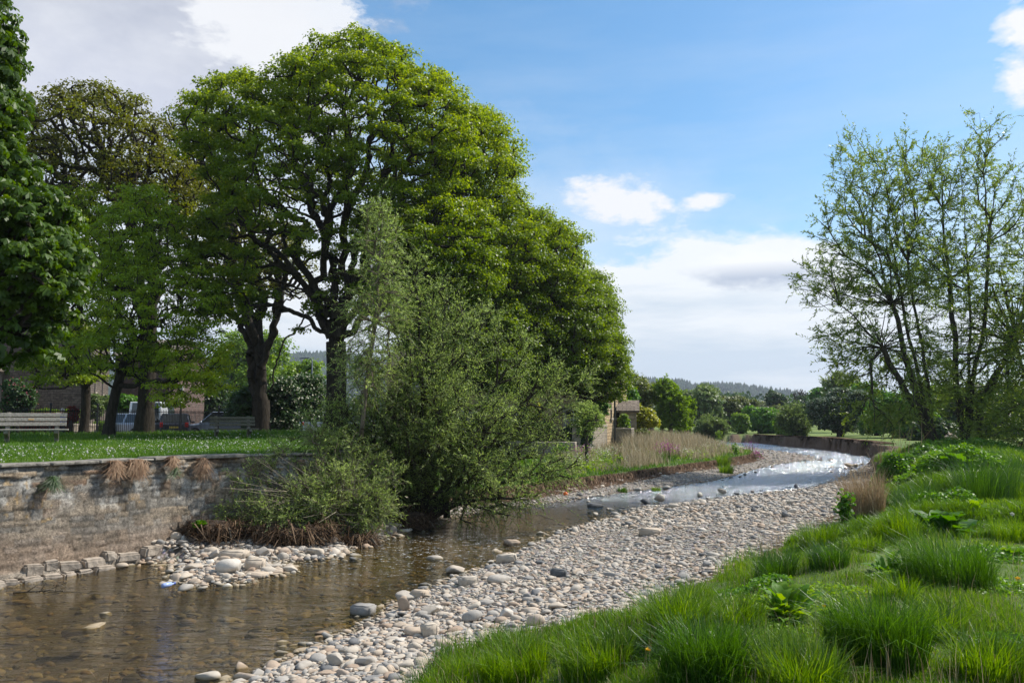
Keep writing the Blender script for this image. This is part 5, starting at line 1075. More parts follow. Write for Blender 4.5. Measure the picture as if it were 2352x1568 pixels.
# root mounds under the left willows
def mound(x, y, w, hpx, label, seed):
    c = P(x, y, .05); k = np.hypot(*c[:2]) / FPX; rx, rz = w * k / 2, hpx * k; bm = bmesh.new(); bmesh.ops.create_icosphere(bm, subdivisions=5, radius=1); V = np.array([v.co for v in bm.verts]); F = np.array([[v.index for v in f.verts] for f in bm.faces]); bm.free()
    nn = fbm(V[:, 0] * 3 + seed, V[:, 1] * 3 + V[:, 2] * 4, seed, 5); V = V * (1 + .55 * (nn - .5))[:, None]; under = (V[:, 2] < .3); V[:, :2] *= np.where(under, .86, 1.08)[:, None]
    V = V * [rx, rx * .6, rz]; root = thing('root_mound', label, 'root mound', (c[0], c[1] + rx * .45, max(gz(c[0], c[1] + rx * .45), 0) - .06), group='eroded root mounds under the willows')
    obj('soil', mesh_np('soil', V, F, solid('damp_soil', (.062, .042, .028), .95, noise=.5, scale=14, bump=.03), smooth=True), root)
    n = int(420 * w / 90); a = R.uniform(0, 6.283, n); b = np.column_stack([np.cos(a) * rx * R.uniform(.7, 1.05, n), np.sin(a) * rx * .6 * R.uniform(.8, 1.1, n), rz * R.uniform(.2, .95, n)]); dr = unit(b * [1, 1, 0]); L = rz * R.uniform(.25, .9, n); sd = np.column_stack([-dr[:, 1], dr[:, 0], np.zeros(n)]) * R.uniform(.004, .014, (n, 1))
    p1 = b + dr * (L * .35)[:, None] + R.normal(size=(n, 3)) * .07; p2 = b + dr * (L * .5)[:, None] + R.normal(size=(n, 3)) * .13; p2[:, 2] = np.maximum(p2[:, 2] - L * .8, -.02)
    V = np.stack([b - sd, b + sd, p1 + sd, p1 - sd, p2 + sd * .5, p2 - sd * .5], 1).reshape(-1, 3); o = (np.arange(n) * 6)[:, None]; F = np.concatenate([o + [[0, 1, 2, 3]], o + [[3, 2, 4, 5]]])
    obj('roots', mesh_np('roots', V, F, M['root'], var=R.random(2 * n)), root)
    for _ in range(4): th = MB(); a = R.uniform(-2.6, -.4); s = np.array([math.cos(a) * rx * .7, math.sin(a) * rx * .4, rz * .6]); e = s + [math.cos(a) * rx * .5, -.15, -rz * .55]; th.tube([s, (s + e) / 2 + [0, 0, .05] + R.normal(size=3) * .04, e], [.03, .022, .01], 6); th.obj('root', M['twig'], root, smooth=True)
mound(470, 1268, 120, 42, 'brown root mound crowned with butterbur at the left end of the willows', 3)
mound(640, 1262, 210, 38, 'long dark overhanging root mound behind the left shingle', 5)
mound(930, 1212, 130, 30, 'root mound at the foot of the broad leaning willow', 8)
mound(800, 1248, 120, 26, 'low root mound between the two clumps of willow', 11)
# debris in the water
def sticks(x, y, z, L, n, label, rz, name='driftwood', rad=.012):
    c = P(x, y, z); m = MB(); m.tube([(-L / 2, 0, 0), (-L * .1, .05, .03), (L / 2, 0, .0)], [rad, rad * .8, rad * .3], 6)
    for _ in range(n): s = R.uniform(-.4, .4) * L; m.tube([(s, 0, .01), (s + R.uniform(-.1, .25) * L, R.uniform(-.25, .25) * L, R.uniform(.0, .12) * L), (s + R.uniform(.1, .4) * L, R.uniform(-.3, .3) * L, R.uniform(0, .15) * L)], [rad * .5, rad * .35, rad * .15], 4)
    tag(m.obj(name, M['twig'], None, c, rz, smooth=True), label, 'branch', 'sticks lying in the river')
sticks(130, 1362, .0, 1.25, 7, 'long thin twiggy branch floating below the wall', -.05)
sticks(350, 1332, .02, .45, 2, 'short stick caught near the tip of the left shingle', .2)
sticks(1175, 1222, .05, .5, 6, 'small leafy twig stuck in the riffle in mid river', 1.1)
sticks(1375, 1140, .03, .6, 3, 'thin snag standing in the bright water upstream', .6)
m = MB(); m.tube([(0, 0, -.1), (.02, 0, .12), (.03, 0, .32)], [.02, .016, .002], 5); tag(m.obj('broken_stake', solid('fresh_wood', (.42, .27, .12), .8), None, P(846, 1240, .0)), 'pale splintered stake stuck upright at the water edge under the willow', 'stake')
# a bottle and a ball washed up
bt = thing('plastic_bottle', 'pale blue plastic bottle washed against the left shingle tip', 'bottle', P(386, 1342, .04), 1.1)
MB().tube([(-.10, 0, 0), (-.095, 0, 0), (-.02, 0, 0), (.04, 0, 0), (.075, 0, 0), (.10, 0, 0)], [.02, .034, .036, .034, .015, .013], 14).obj('body', solid('blue_plastic', (.35, .45, .75), .2), bt, smooth=True); MB().tube([(.10, 0, 0), (.125, 0, 0)], .017, 12).obj('cap', solid('blue_cap', (.05, .1, .4), .4), bt)
o = obj('ball', mesh_np('ball', STN[3][0][0] * 0 + unit(STN[3][0][0]) * .07, STN[3][0][1], solid('orange_rubber', (.75, .16, .03), .5), smooth=True), None, P(1299, 1134, .12)); tag(o, 'small orange ball among the stones of the left shore', 'ball')
# ---------------------------------------------------------------- buildings
def stonewallmat(name, c1, c2, mort, sx=2.6, sy=6.5, dirt=.5):
    m, nt, out = newmat(name); T = NT(nt); b = T.n('ShaderNodeBsdfPrincipled'); b.inputs['Roughness'].default_value = .95; b.inputs['Specular IOR Level'].default_value = .1
    uv = T.n('ShaderNodeUVMap').outputs[0]; wob = T.noise(uv, 2.0, 3, .5, out=1); nd = T.n('ShaderNodeMix', data_type='VECTOR'); nd.inputs[0].default_value = .10; T.l(uv, nd.inputs[4]); T.l(wob, nd.inputs[5])
    br = T.n('ShaderNodeTexBrick'); T.l(nd.outputs[1], br.inputs['Vector']); br.inputs['Scale'].default_value = 1; br.inputs['Brick Width'].default_value = 1 / sx; br.inputs['Row Height'].default_value = 1 / sy
    br.inputs['Mortar Size'].default_value = .012; br.inputs['Color1'].default_value = (*c1, 1); br.inputs['Color2'].default_value = (*c2, 1); br.inputs['Mortar'].default_value = (*mort, 1); br.inputs['Bias'].default_value = 0
    n = T.noise(uv, 5, 6, .7); c = T.mix(dirt, br.outputs[0], T.ramp(n, [(.3, .22), (.7, .78)]), 'OVERLAY'); T.l(c, b.inputs['Base Color'])
    bp = T.n('ShaderNodeBump'); bp.inputs['Distance'].default_value = .03; T.l(T.math('ADD', T.math('MULTIPLY', br.outputs[1], -1.), T.math('MULTIPLY', n, .8)), bp.inputs['Height']); T.l(bp.outputs[0], b.inputs['Normal']); T.l(b.outputs[0], out.inputs[0]); return m
M['rubble'] = stonewallmat('rubble_stone', (.12, .10, .085), (.19, .16, .13), (.085, .075, .062), 3.2, 7.5, .8)
M['redrub'] = stonewallmat('reddish_rubble', (.12, .095, .08), (.16, .105, .09), (.12, .10, .085), 2.8, 6, .9)
M['lime'+'stone'] = stonewallmat('pale_rubble', (.30, .26, .20), (.38, .32, .25), (.30, .27, .23), 4, 8, .6)
M['sand'] = stonewallmat('honey_sandstone', (.46, .34, .20), (.56, .44, .28), (.24, .18, .12), 2.2, 5.5, .5)
M['slate'] = stonewallmat('stone_slates', (.17, .145, .12), (.24, .205, .17), (.06, .05, .045), 2.2, 4.2, .7)
M['wood'] = solid('weathered_wood', (.30, .275, .235), .85, noise=.35, scale=18, bump=.01)
M['wood_d'] = solid('mossy_wood', (.13, .12, .085), .9, noise=.4, scale=18, bump=.01)
M['conc'] = solid('bench_concrete', (.21, .19, .155), .95, noise=.3, scale=25, bump=.01)
M['iron'] = solid('black_iron', (.008, .008, .009), .45)
M['frame'] = solid('white_paint', (.72, .73, .72), .5)
M['glass'] = solid('dark_glass', (.03, .035, .04), .06, spec=.9)
M['lintel'] = solid('dressed_stone', (.38, .33, .26), .9, noise=.15, scale=8)
M['pipe'] = solid('dark_pipe', (.025, .028, .03), .5)
def uvmesh(m, name, mat, **k):
    """box-projected UVs in metres"""
    me = m.mesh(name, mat, **k); uv = me.uv_layers.new(name='UVMap'); 
    for p in me.polygons:
        n = p.normal
        for li in p.loop_indices:
            v = me.vertices[me.loops[li].vertex_index].co
            if abs(n.z) > .85: u = (v.x, v.y)
            elif abs(n.x) > abs(n.y): u = (v.y, v.z / max(.35, math.sqrt(1 - n.z ** 2)))
            else: u = (v.x, v.z / max(.35, math.sqrt(1 - n.z ** 2)))
            uv.data[li].uv = u
    return me
def house(name, label, org, rz, L, W, H, ridge, wallmat, roofmat, wins=(), chims=(), eave=.25, cat='house', roofdir='x'):
    """origin: front-left ground corner; x along the front (length L), y into the house; ridge along x"""
    root = thing(name, label, cat, org, rz); wl = MB()
    if roofdir == 'x': poly = [(0, -1), (W, -1), (W, H), (W / 2, ridge), (0, H)]; wl.add([(0, y, z) for y, z in poly] + [(L, y, z) for y, z in poly], [tuple(range(5)), tuple(range(9, 4, -1))] + [(i, i + 5, (i + 1) % 5 + 5, (i + 1) % 5) for i in range(5)])
    else: wl.prism([(0, -1), (L, -1), (L, H), (L / 2, ridge), (0, H)], 0, W)
    obj('wall', uvmesh(wl, 'wall', wallmat), root)
    rf = MB(); t = .12
    if roofdir == 'x':
        for s in (0, 1):
            y0, y1 = (-eave, W / 2) if s == 0 else (W + eave, W / 2); sl = (ridge - H) / (W / 2); z0 = H - eave * sl + .03; z1 = ridge + .03
            rf.add([(-.2, y0, z0), (L + .2, y0, z0), (L + .2, y1, z1), (-.2, y1, z1), (-.2, y0, z0 + t), (L + .2, y0, z0 + t), (L + .2, y1, z1 + t), (-.2, y1, z1 + t)], [(0, 1, 2, 3), (4, 5, 6, 7), (0, 1, 5, 4), (1, 2, 6, 5), (2, 3, 7, 6), (3, 0, 4, 7)])
    else:
        for s in (0, 1):
            x0, x1 = (-eave, L / 2) if s == 0 else (L + eave, L / 2); sl = (ridge - H) / (L / 2); z0 = H - eave * sl + .03; z1 = ridge + .03
            rf.add([(x0, -.1, z0), (x0, W + .1, z0), (x1, W + .1, z1), (x1, -.1, z1), (x0, -.1, z0 + t), (x0, W + .1, z0 + t), (x1, W + .1, z1 + t), (x1, -.1, z1 + t)], [(0, 1, 2, 3), (4, 5, 6, 7), (0, 1, 5, 4), (1, 2, 6, 5), (2, 3, 7, 6), (3, 0, 4, 7)])
    ro = obj('roof', uvmesh(rf, 'roof', roofmat), root)
    for (cx_, cy_) in chims:
        o = MB().box((cx_, cy_, ridge + .3), (.9, .6, 1.5)); o.box((cx_, cy_, ridge + 1.1), (1.02, .72, .1)); obj('chimney', uvmesh(o, 'chimney', wallmat), ro)
    for w_ in wins:
        side, u, z, ww, wh, style = w_
        def tr(c, d):
            if side == 'f': return (u + c[0], c[1], z + c[2]), d
            if side == 'r': return (L - c[1], u + c[0], z + c[2]), (d[1], d[0], d[2])
            if side == 'l': return (c[1], u + c[0], z + c[2]), (d[1], d[0], d[2])
        st = MB(); st.box(*tr((ww / 2, -.03, wh + .11), (ww + .35, .08, .2)))
        if style != 'plain': 
            st.box(*tr((-.07, -.03, wh / 2), (.12, .08, wh))); st.box(*tr((ww + .07, -.03, wh / 2), (.12, .08, wh)))
        wo = obj('window', st.mesh('window', M['lintel']), root); MB().box(*tr((ww / 2, -.05, -.07), (ww + .25, .14, .12))).obj('sill', M['lintel'], wo)
        MB().box(*tr((ww / 2, .0, wh / 2), (ww, .012, wh))).obj('pane', M['glass'], wo)
        if style == 'sash':
            f = MB(); b = .055; f.box(*tr((b / 2, -.018, wh / 2), (b, .03, wh))); f.box(*tr((ww - b / 2, -.018, wh / 2), (b, .03, wh))); f.box(*tr((ww / 2, -.018, wh - b / 2), (ww - 2 * b, .03, b))); f.box(*tr((ww / 2, -.018, b / 2), (ww - 2 * b, .03, b))); f.box(*tr((ww / 2, -.02, wh / 2), (ww - 2 * b, .034, b)))
            f.box(*tr((ww / 2, -.016, wh / 4), (.03, .022, wh / 2 - b))); f.box(*tr((ww / 2, -.016, wh * .75), (.03, .022, wh / 2 - b))); f.obj('sash', M['frame'], wo)
        if style == 'door': MB().box(*tr((ww / 2, -.03, wh / 2), (ww, .05, wh))).obj('door_leaf', solid('painted_door', (.16, .14, .12), .6), wo)
    return root
# stone house behind the sycamores
org = np.array([5.8, 50.0, gz(5.8, 50)]); rzH = math.atan2(-.35, .94); LH = 15.5
d = np.array([math.cos(rzH), math.sin(rzH)]); o0 = np.array([*(org[:2] - d * LH), org[2]])
wins = [('f', LH - 2.6, 1.15, 1.15, 1.25, 'sash'), ('f', LH - 2.4, 3.55, 1.0, 1.1, 'sash'), ('f', LH - 6.6, 1.15, 1.5, 1.3, 'sash'), ('f', LH - 6.3, 3.55, 1.0, 1.1, 'sash'), ('f', LH - 10, 3.55, 1.0, 1.1, 'sash'), ('f', LH - 10, 1.15, 1.1, 1.25, 'sash'), ('f', LH - 13.4, 3.55, 1.0, 1.1, 'sash'), ('r', 1.5, 1.9, .42, 1.45, 'plain'), ('r', 2.6, 1.9, .42, 1.45, 'plain'), ('r', 1.7, 4.4, .5, 1.0, 'plain')]
hs_ = house('stone_house', 'two storey sandstone house with white sash windows behind the sycamores', o0, rzH, LH, 6.4, 5.4, 7.9, M['sand'], M['slate'], wins, [(1.2, 3.2), (LH - 1, 3.2)])
MB().tube([(LH + .08, 3.9, -.3), (LH + .08, 3.9, 5.3)], .07, 8).obj('drainpipe', M['pipe'], hs_)
MB().box((LH / 2, -.25, 5.32), (LH + .3, .12, .1)).obj('gutter', M['pipe'], hs_)
# little outbuilding
c = on(1422, 0, 52.5); ob = house('outbuilding', 'small stone outbuilding with a flagged roof right of the sandstone house', c, -.15, 1.1, 3.0, 2.35, 2.95, M['limestone'], M['slate'], [('f', .33, 1.05, .42, .8, 'plain')], cat='outbuilding')
MB().tube([(0, 0, 0), (0, 0, 4.2)], .05, 8).obj('pole', M['pipe'], None, on(1411, 0, 49.2)); pl = bpy.data.objects['pole']; pl.name = 'sign_pole'; tag(pl, 'dark slim pole with a red cap standing at the corner of the sandstone house', 'pole')
MB().tube([(0, 0, 4.2), (0, 0, 4.45), (0, 0, 4.6)], [.07, .10, .03], 10).obj('red_cap', solid('red_paint', (.5, .02, .03), .5), pl)
def gwall(name, label, p0, p1, H, mat, th=.4):
    p0, p1 = np.asarray(p0), np.asarray(p1); L = np.hypot(*(p1 - p0)[:2]); m = MB(); n = int(L / .45); top = MB()
    m.box((L / 2, 0, (H - 1) / 2), (L, th, H + 1)); root = thing(name, label, 'wall', (p0[0], p0[1], min(p0[2], p1[2])), math.atan2(p1[1] - p0[1], p1[0] - p0[0])); obj('masonry', uvmesh(m, 'masonry', mat), root)
    for i in range(n): top.box(((i + .5) * L / n, R.normal(0, .015), H + .07), (L / n - .02, th + .05, .13 + R.uniform(-.03, .03)), tilt=('Y', R.normal(0, .05)))
    obj('coping', top.mesh('coping', M['lintel'], bevel=.015), root)
gwall('garden_wall', 'low rubble garden wall ending in a square pier on the left bank', on(1150, 0, 38.5), on(1322, 0, 37.5), .72, M['limestone'])
gwall('garden_wall', 'taller ivy hung garden wall in front of the sandstone house', on(1322, 0, 41), on(1386, 0, 49.4), 1.45, M['limestone'])
gwall('garden_wall', 'rough stone wall joining the sandstone house to the outbuilding', on(1416, 0, 50.2), on(1452, 0, 49.6), 1.2, M['limestone'])
# cottages and barn across the car park
cg = 1.32
A = np.array([X_at(-120, 43), 43.]); Bp = np.array([X_at(86, 57), 57.]); d = Bp - A; L = np.hypot(*d)
house('cottage', 'low pale rendered cottage with a stone tiled roof behind the railings at far left', (A[0], A[1], cg), math.atan2(d[1], d[0]), L, 6, 4.3, 6.9, M['limestone'], M['slate'], [('f', L - 3.0, 2.4, .8, 1.1, 'sash'), ('f', L - 5.8, 2.4, .8, 1.1, 'sash'), ('f', L - 9.5, 2.3, .8, 1.2, 'sash'), ('f', L - 3.4, .3, .8, 1.2, 'sash'), ('f', L - 12.5, 2.3, .8, 1.2, 'sash')], [(L - 1, 3)])
rb = .3; fr = np.array([X_at(206, 52), 52.]); d = np.array([math.cos(rb), math.sin(rb)]); o0 = fr - d * 7.2
house('stone_barn', 'tall dark rubble barn with two narrow slit windows on its sunlit side', (o0[0], o0[1], cg), rb, 7.2, 6.6, 6.6, 9.8, M['rubble'], M['slate'], [('r', 1.6, 3.0, .3, 2.1, 'plain'), ('r', 4.2, 2.9, .3, 2.1, 'plain'), ('r', 2.4, .2, .8, 1.9, 'door'), ('f', 1.6, 3.2, .5, .8, 'plain')], roofdir='y', cat='barn')
o0 = np.array([X_at(262, 60), 60.]); house('stone_house', 'reddish rubble house end standing behind the parked silver car', (o0[0], o0[1], cg), .05, 4.1, 8, 5.9, 7.4, M['redrub'], M['slate'], [('r', 2, 2.5, .8, 1.2, 'sash')], cat='house')
gwall('garden_wall', 'low pale wall with round finials in front of the barn', (X_at(165, 44), 44, cg), (X_at(262, 47), 47, cg), .75, M['limestone'])
# far cottage glimpsed at the right
# ---------------------------------------------------------------- benches
def bench(label, x, Y, rz, wm, z=None, s=1., plaque=False):
    p = on(x, 0, Y); root = thing('park_bench', label, 'bench', (p[0], p[1], p[2] - .02 if z is None else z), rz, 'benches facing the river'); root.scale = (s, s, s)
    for k, zz in enumerate((.60, .735, .865)):       # back slats; the bench faces -y
        MB().box((0, .245 + .06 * k, zz), (1.72, .035, .105), tilt=('X', -.22)).obj('back_slat', wm, root, bevel=.006)
    for k in range(3): MB().box((0, -.20 + .155 * k, .435), (1.85, .135, .045)).obj('seat_slat', wm, root, bevel=.006)
    for sx in (-.62, .62):
        m = MB(); m.add([(sx + a, y, z) for a in (-.055, .055) for y, z in [(.12, 0), (.36, 0), (.33, .42), (.50, .93), (.43, .94), (.20, .42), (-.26, .41), (-.26, .33), (.02, .24), (.12, .18)]], [tuple(range(10)), tuple(range(19, 9, -1))] + [(i, (i + 1) % 10, (i + 1) % 10 + 10, i + 10) for i in range(10)])
        m.obj('support', M['conc'], root, bevel=.008)
    if plaque: MB().box((-.05, .283, .735), (.14, .006, .05), tilt=('X', -.22)).obj('plaque', solid('brass_plaque', (.50, .33, .16), .5), root)
bench('pale weathered wooden bench with a small brown plaque at the left edge of the lawn', 80, 24.3, .48, M['wood'], plaque=True, s=1.05)
bench('dark mossy wooden bench on the lawn in front of the dark car', 540, 30.2, .48, M['wood_d'], s=.95)
# ---------------------------------------------------------------- railings
FN = [(-100, 33.0), (0, 34.2), (120, 36), (228, 37.8), (325, 40), (418, 42.5), (505, 45.5), (580, 50), (650, 57), (735, 70)]
fp = np.array([[X_at(x, Y), Y] for x, Y in FN]); rail = thing('iron_railings', 'black iron park railings with ball topped posts between the lawn and the cars', 'railings', (fp[0][0], fp[0][1], 0)); o_ = np.array([fp[0][0], fp[0][1], 0])
for i in range(len(fp) - 1):
    a, b = fp[i], fp[i + 1]; L = np.hypot(*(b - a)); d = (b - a) / L; za, zb = max(gz(*a), 1.5), max(gz(*b), 1.5); za = zb = 1.72; n = int(L / .105); m = MB(); H = 1.22
    for k in range(1, n): q = a + d * L * k / n; m.box((q[0] - o_[0], q[1] - o_[1], za + H / 2 - .15), (.019, .019, H + .3), math.atan2(d[1], d[0]))
    c = (a + b) / 2; 
    for zz in (H - .12, .14): m.box((c[0] - o_[0], c[1] - o_[1], za + zz), (L, .03, .035), math.atan2(d[1], d[0]))
    m.obj('railing_panel', M['iron'], rail)
    p_ = MB().box((a[0] - o_[0], a[1] - o_[1], za + .55), (.065, .065, 1.6), math.atan2(d[1], d[0])); p_.tube([(a[0] - o_[0], a[1] - o_[1], za + z_) for z_ in (1.33, 1.36, 1.40, 1.45, 1.48)], [.02, .05, .06, .045, .01], 10); p_.tube([(a[0] - o_[0], a[1] - o_[1], za + .75), (a[0] - o_[0] + .25, a[1] - o_[1] - .45, za - .1)], .015, 6); p_.obj('post', M['iron'], rail)
# street lamp
lp = on(716, 0, 58); lm = thing('street_lamp', 'slim grey street lamp with a short arm reaching left over the car park', 'street lamp', (lp[0], lp[1], 1.3)); gm = solid('lamp_grey', (.17, .2, .23), .5)
MB().tube([(0, 0, 0), (0, 0, 1.2), (0, 0, 1.25), (0, 0, 5.4), (-.04, 0, 5.55), (-.2, 0, 5.62)], [.085, .085, .055, .05, .045, .04], 10).obj('pole', gm, lm, smooth=True); MB().prism([(-.95, 5.56), (-.25, 5.58), (-.2, 5.68), (-.9, 5.66)], -.12, .12).obj('lamp_head', gm, lm, bevel=.02)
# wall lantern at the cottage
Lp = np.array([X_at(127, 55), 53.8, 3.0]); ln = thing('wall_lantern', 'black carriage lantern on a bracket by the cottage door', 'lantern', Lp); MB().tube([(-.45, .2, -.35), (-.45, .2, .0), (0, 0, -.02)], .02, 6).obj('bracket', M['iron'], ln)
MB().tube([(0, 0, 0), (0, 0, .05), (0, 0, .4)], [.03, .09, .16], 6).obj('lamp_glass', solid('lantern_glass', (.25, .27, .28), .2), ln); MB().tube([(0, 0, .4), (0, 0, .44), (0, 0, .58), (0, 0, .66)], [.18, .17, .04, .015], 6).obj('lid', M['iron'], ln)
# ---------------------------------------------------------------- cars
TY = solid('tyre_rubber', (.02, .02, .02), .8); RIM = solid('alloy_rim', (.45, .46, .47), .35, metal=.8); HL = solid('headlamp', (.7, .72, .75), .1, spec=.9); TL = solid('tail_lamp', (.45, .01, .01), .2); TRIM = solid('black_trim', (.02, .02, .022), .6)
def paint(n, c): 
    m = solid(n, c, .28, metal=.25, spec=.6); m.node_tree.nodes['Principled BSDF'].inputs['Coat Weight'].default_value = .6; return m
def loft(sections):
    """sections: list of (x, [(y,z)...]) rings, same count"""
    m = MB(); n = len(sections[0][1]); V = [(x, y, z) for x, r_ in sections for y, z in r_]; F = [(i * n + k, i * n + (k + 1) % n, (i + 1) * n + (k + 1) % n, (i + 1) * n + k) for i in range(len(sections) - 1) for k in range(n)]
    F += [tuple(range(n))[::-1], tuple((len(sections) - 1) * n + k for k in range(n))]; return m.add(V, F)
def car(label, x, Y, rz, pm, L=4.1, W=1.72, H=1.46, kind='hatch', z=1.34, plate=False, group='cars in the car park'):
    root = thing('parked_car' if kind != 'van' else 'parked_van', label, 'car' if kind != 'van' else 'van', (X_at(x, Y), Y, z), rz, group); h = W / 2
    def ring(w, z0, z1, tuck=.04): return [(-w + tuck, z0), (-w, z0 + .12), (-w, z1 - .1), (-w + .07, z1), (w - .07, z1), (w, z1 - .1), (w, z0 + .12), (w - tuck, z0)]
    belt = .92 if kind != 'van' else 1.15
    if kind == 'van': prof = [(-L / 2, .9, .35, .75), (-L / 2 + .08, 1, .25, .95), (-L / 2 + .6, 1, .22, 1.1), (-L / 2 + 1.1, 1, .22, belt), (L / 2 - .06, 1, .25, belt), (L / 2, .95, .35, belt - .03)]
    else: prof = [(-L / 2, .80, .32, .58), (-L / 2 + .12, .93, .22, .72), (-L / 2 + .5, 1, .2, .82), (-L / 2 + 1.15, 1, .2, belt), (0, 1, .2, belt + .02), (L / 2 - .5, 1, .2, belt + .02), (L / 2 - .1, .95, .22, belt), (L / 2, .84, .34, belt - .1)]
    obj('body', loft([(a, ring(h * w_, z0, z1)) for a, w_, z0, z1 in prof]).mesh('body', pm, smooth=False, bevel=.02), root)
    # cabin: roof, pillars as the solid, glass set proud of it
    if kind == 'van': x0, x1, r0, r1 = -L / 2 + .75, L / 2 - .02, -L / 2 + 1.5, L / 2 - .08
    else: x0, x1, r0, r1 = -L / 2 + 1.0, L / 2 - .12, -L / 2 + 1.75, L / 2 - (.55 if kind == 'hatch' else .3)
    hb, hr = h * .96, h * .80 if kind != 'van' else h * .9; b = belt - .02
    cb = MB().add([(x0, -hb, b), (x1, -hb, b), (x1, hb, b), (x0, hb, b), (r0, -hr, H), (r1, -hr, H), (r1, hr, H), (r0, hr, H)], [(0, 1, 5, 4), (1, 2, 6, 5), (2, 3, 7, 6), (3, 0, 4, 7), (4, 5, 6, 7)]); obj('roof', cb.mesh('roof', pm, bevel=.03), root)
    def quad(a, c, e, g, off, ins=.12):
        P4 = np.array([a, c, e, g], float); cen = P4.mean(0); P4 = cen + (P4 - cen) * (1 - ins); return P4 + off
    c8 = {k: np.array(v) for k, v in dict(a=(x0, -hb, b), b=(x1, -hb, b), c=(x1, hb, b), d=(x0, hb, b), e=(r0, -hr, H), f=(r1, -hr, H), g=(r1, hr, H), h=(r0, hr, H)).items()}
    def pane(nm, q): m = MB(); n_ = np.cross(q[1] - q[0], q[3] - q[0]); n_ /= np.linalg.norm(n_); m.add(np.concatenate([q, q - n_ * .02]), [(0, 1, 2, 3), (7, 6, 5, 4), (0, 4, 5, 1), (1, 5, 6, 2), (2, 6, 7, 3), (3, 7, 4, 0)]); m.obj(nm, M['glass'], root)
    pane('windscreen', quad(c8['d'], c8['a'], c8['e'], c8['h'], np.array([-.02, 0, .012])))
    if not (kind == 'van' and not plate): pane('rear_window', quad(c8['b'], c8['c'], c8['g'], c8['f'], np.array([.025, 0, .01]), .16))
    for s, (p, q, r_, t_) in ((-1, 'abfe'), (1, 'dcgh')):
        A_, B_, C_, D_2 = c8[p], c8[q], c8[r_], c8[t_]; m1 = A_ * .48 + B_ * .52; m2 = D_2 * .48 + C_ * .52; ofs = np.array([0, s * .016, .004])
        pane('side_window', quad(A_, m1, m2, D_2, ofs, .13)); 
        if kind != 'van': pane('side_window', quad(m1, B_, C_, m2, ofs, .13))
    for sx in (-L / 2 + .78, L / 2 - .72):
        for sy in (-1, 1):
            wh = obj('wheel', MB().tube([(sx, sy * (h - .2), .31), (sx, sy * (h + .01), .31)], .31, 20).mesh('wheel', TY), root); MB().tube([(sx, sy * (h), .31), (sx, sy * (h + .02), .31)], .2, 16).obj('rim', RIM, wh)
    for sy in (-1, 1):
        MB().box((-L / 2 + .10, sy * h * .68, .64), (.16, .34, .14)).obj('headlight', HL, root, bevel=.02); MB().box((L / 2 - .04, sy * h * .80, .80 if kind != 'van' else .95), (.12, .20, .26)).obj('taillight', TL, root, bevel=.02)
        MB().box((x0 + .12, sy * (h + .09), b + .05), (.1, .18, .12)).obj('mirror', pm, root, bevel=.02)
    MB().box((L / 2, 0, .42), (.10, W * .86, .16)).obj('bumper', TRIM, root, bevel=.02); MB().box((-L / 2 + .02, 0, .42), (.10, W * .8, .16)).obj('bumper', TRIM, root, bevel=.02)
    if plate: MB().box((L / 2 + .045, 0, .66 if kind != 'van' else .6), (.02, .52, .11)).obj('number_plate', solid('yellow_plate', (.55, .42, .05), .4), root)
    return root
car('silver blue hatchback, the leftmost car behind the railings', 292, 47, math.radians(168) + math.pi, paint('silver_blue', (.42, .47, .56)), L=4.0)
car('white van with dark side glass standing behind the thick bronze sycamore trunk', 358, 49.5, math.radians(-78), paint('white_van', (.75, .76, .78)), L=4.9, W=1.9, H=2.15, kind='van', plate=True)
car('dark navy hatchback with a yellow rear plate and red lamps', 408, 48.5, math.radians(-70), paint('navy', (.018, .022, .035)), L=4.0, plate=True)
car('silver blue people carrier behind the mossy bench', 510, 51, math.radians(12), paint('ice_blue', (.34, .40, .50)), L=4.3, H=1.6)
car('grey saloon half hidden by the elder bush, left of three distant cars', 592, 60, math.radians(15), paint('grey_car', (.30, .31, .36)), L=4.3)
car('teal blue estate car in the row by the street lamp', 660, 63, math.radians(-60), paint('teal_car', (.10, .17, .24)), L=4.4)
car('white people carrier just right of the street lamp foot', 712, 64, math.radians(8), paint('white_car', (.68, .70, .72)), L=4.6, H=1.75)
car('pale car glimpsed between the sycamore trunk and the willow', 800, 66, math.radians(5), paint('pale_car', (.55, .57, .6)), L=4.3)
car('silver car glimpsed beyond the feet of the right bank willows', 2232, 78, math.radians(20), paint('silver_car', (.5, .52, .55)), L=4.3, z=.4, group='cars in the car park')
# ---------------------------------------------------------------- people and animals
def skin_fig(name, verts, edges, radii, mat, parent, sub=2):
    me = bpy.data.meshes.new(name); me.from_pydata(verts, edges, []); o = obj(name, me, parent); o.modifiers.new('skin', 'SKIN'); me.materials.append(mat)
    for i, r_ in enumerate(radii): me.skin_vertices[0].data[i].radius = (r_, r_) if not isinstance(r_, tuple) else r_
    me.skin_vertices[0].data[0].use_root = True; o.modifiers.new('sub', 'SUBSURF').levels = sub; o.modifiers['sub'].render_levels = sub
    for m in o.modifiers:
        if m.type == 'SKIN': m.use_smooth_shade = True
    return o
pp = thing('person', 'grey haired person in a blue jacket walking behind the railings above the pale bench', 'person', (X_at(146, 41.5), 41.5, cg - .05), -.4)
flesh = solid('skin', (.5, .3, .22), .6); blue = solid('blue_cloth', (.03, .10, .42), .8); dkc = solid('dark_cloth', (.03, .035, .06), .85); hair = solid('grey_hair', (.42, .40, .37), .9)
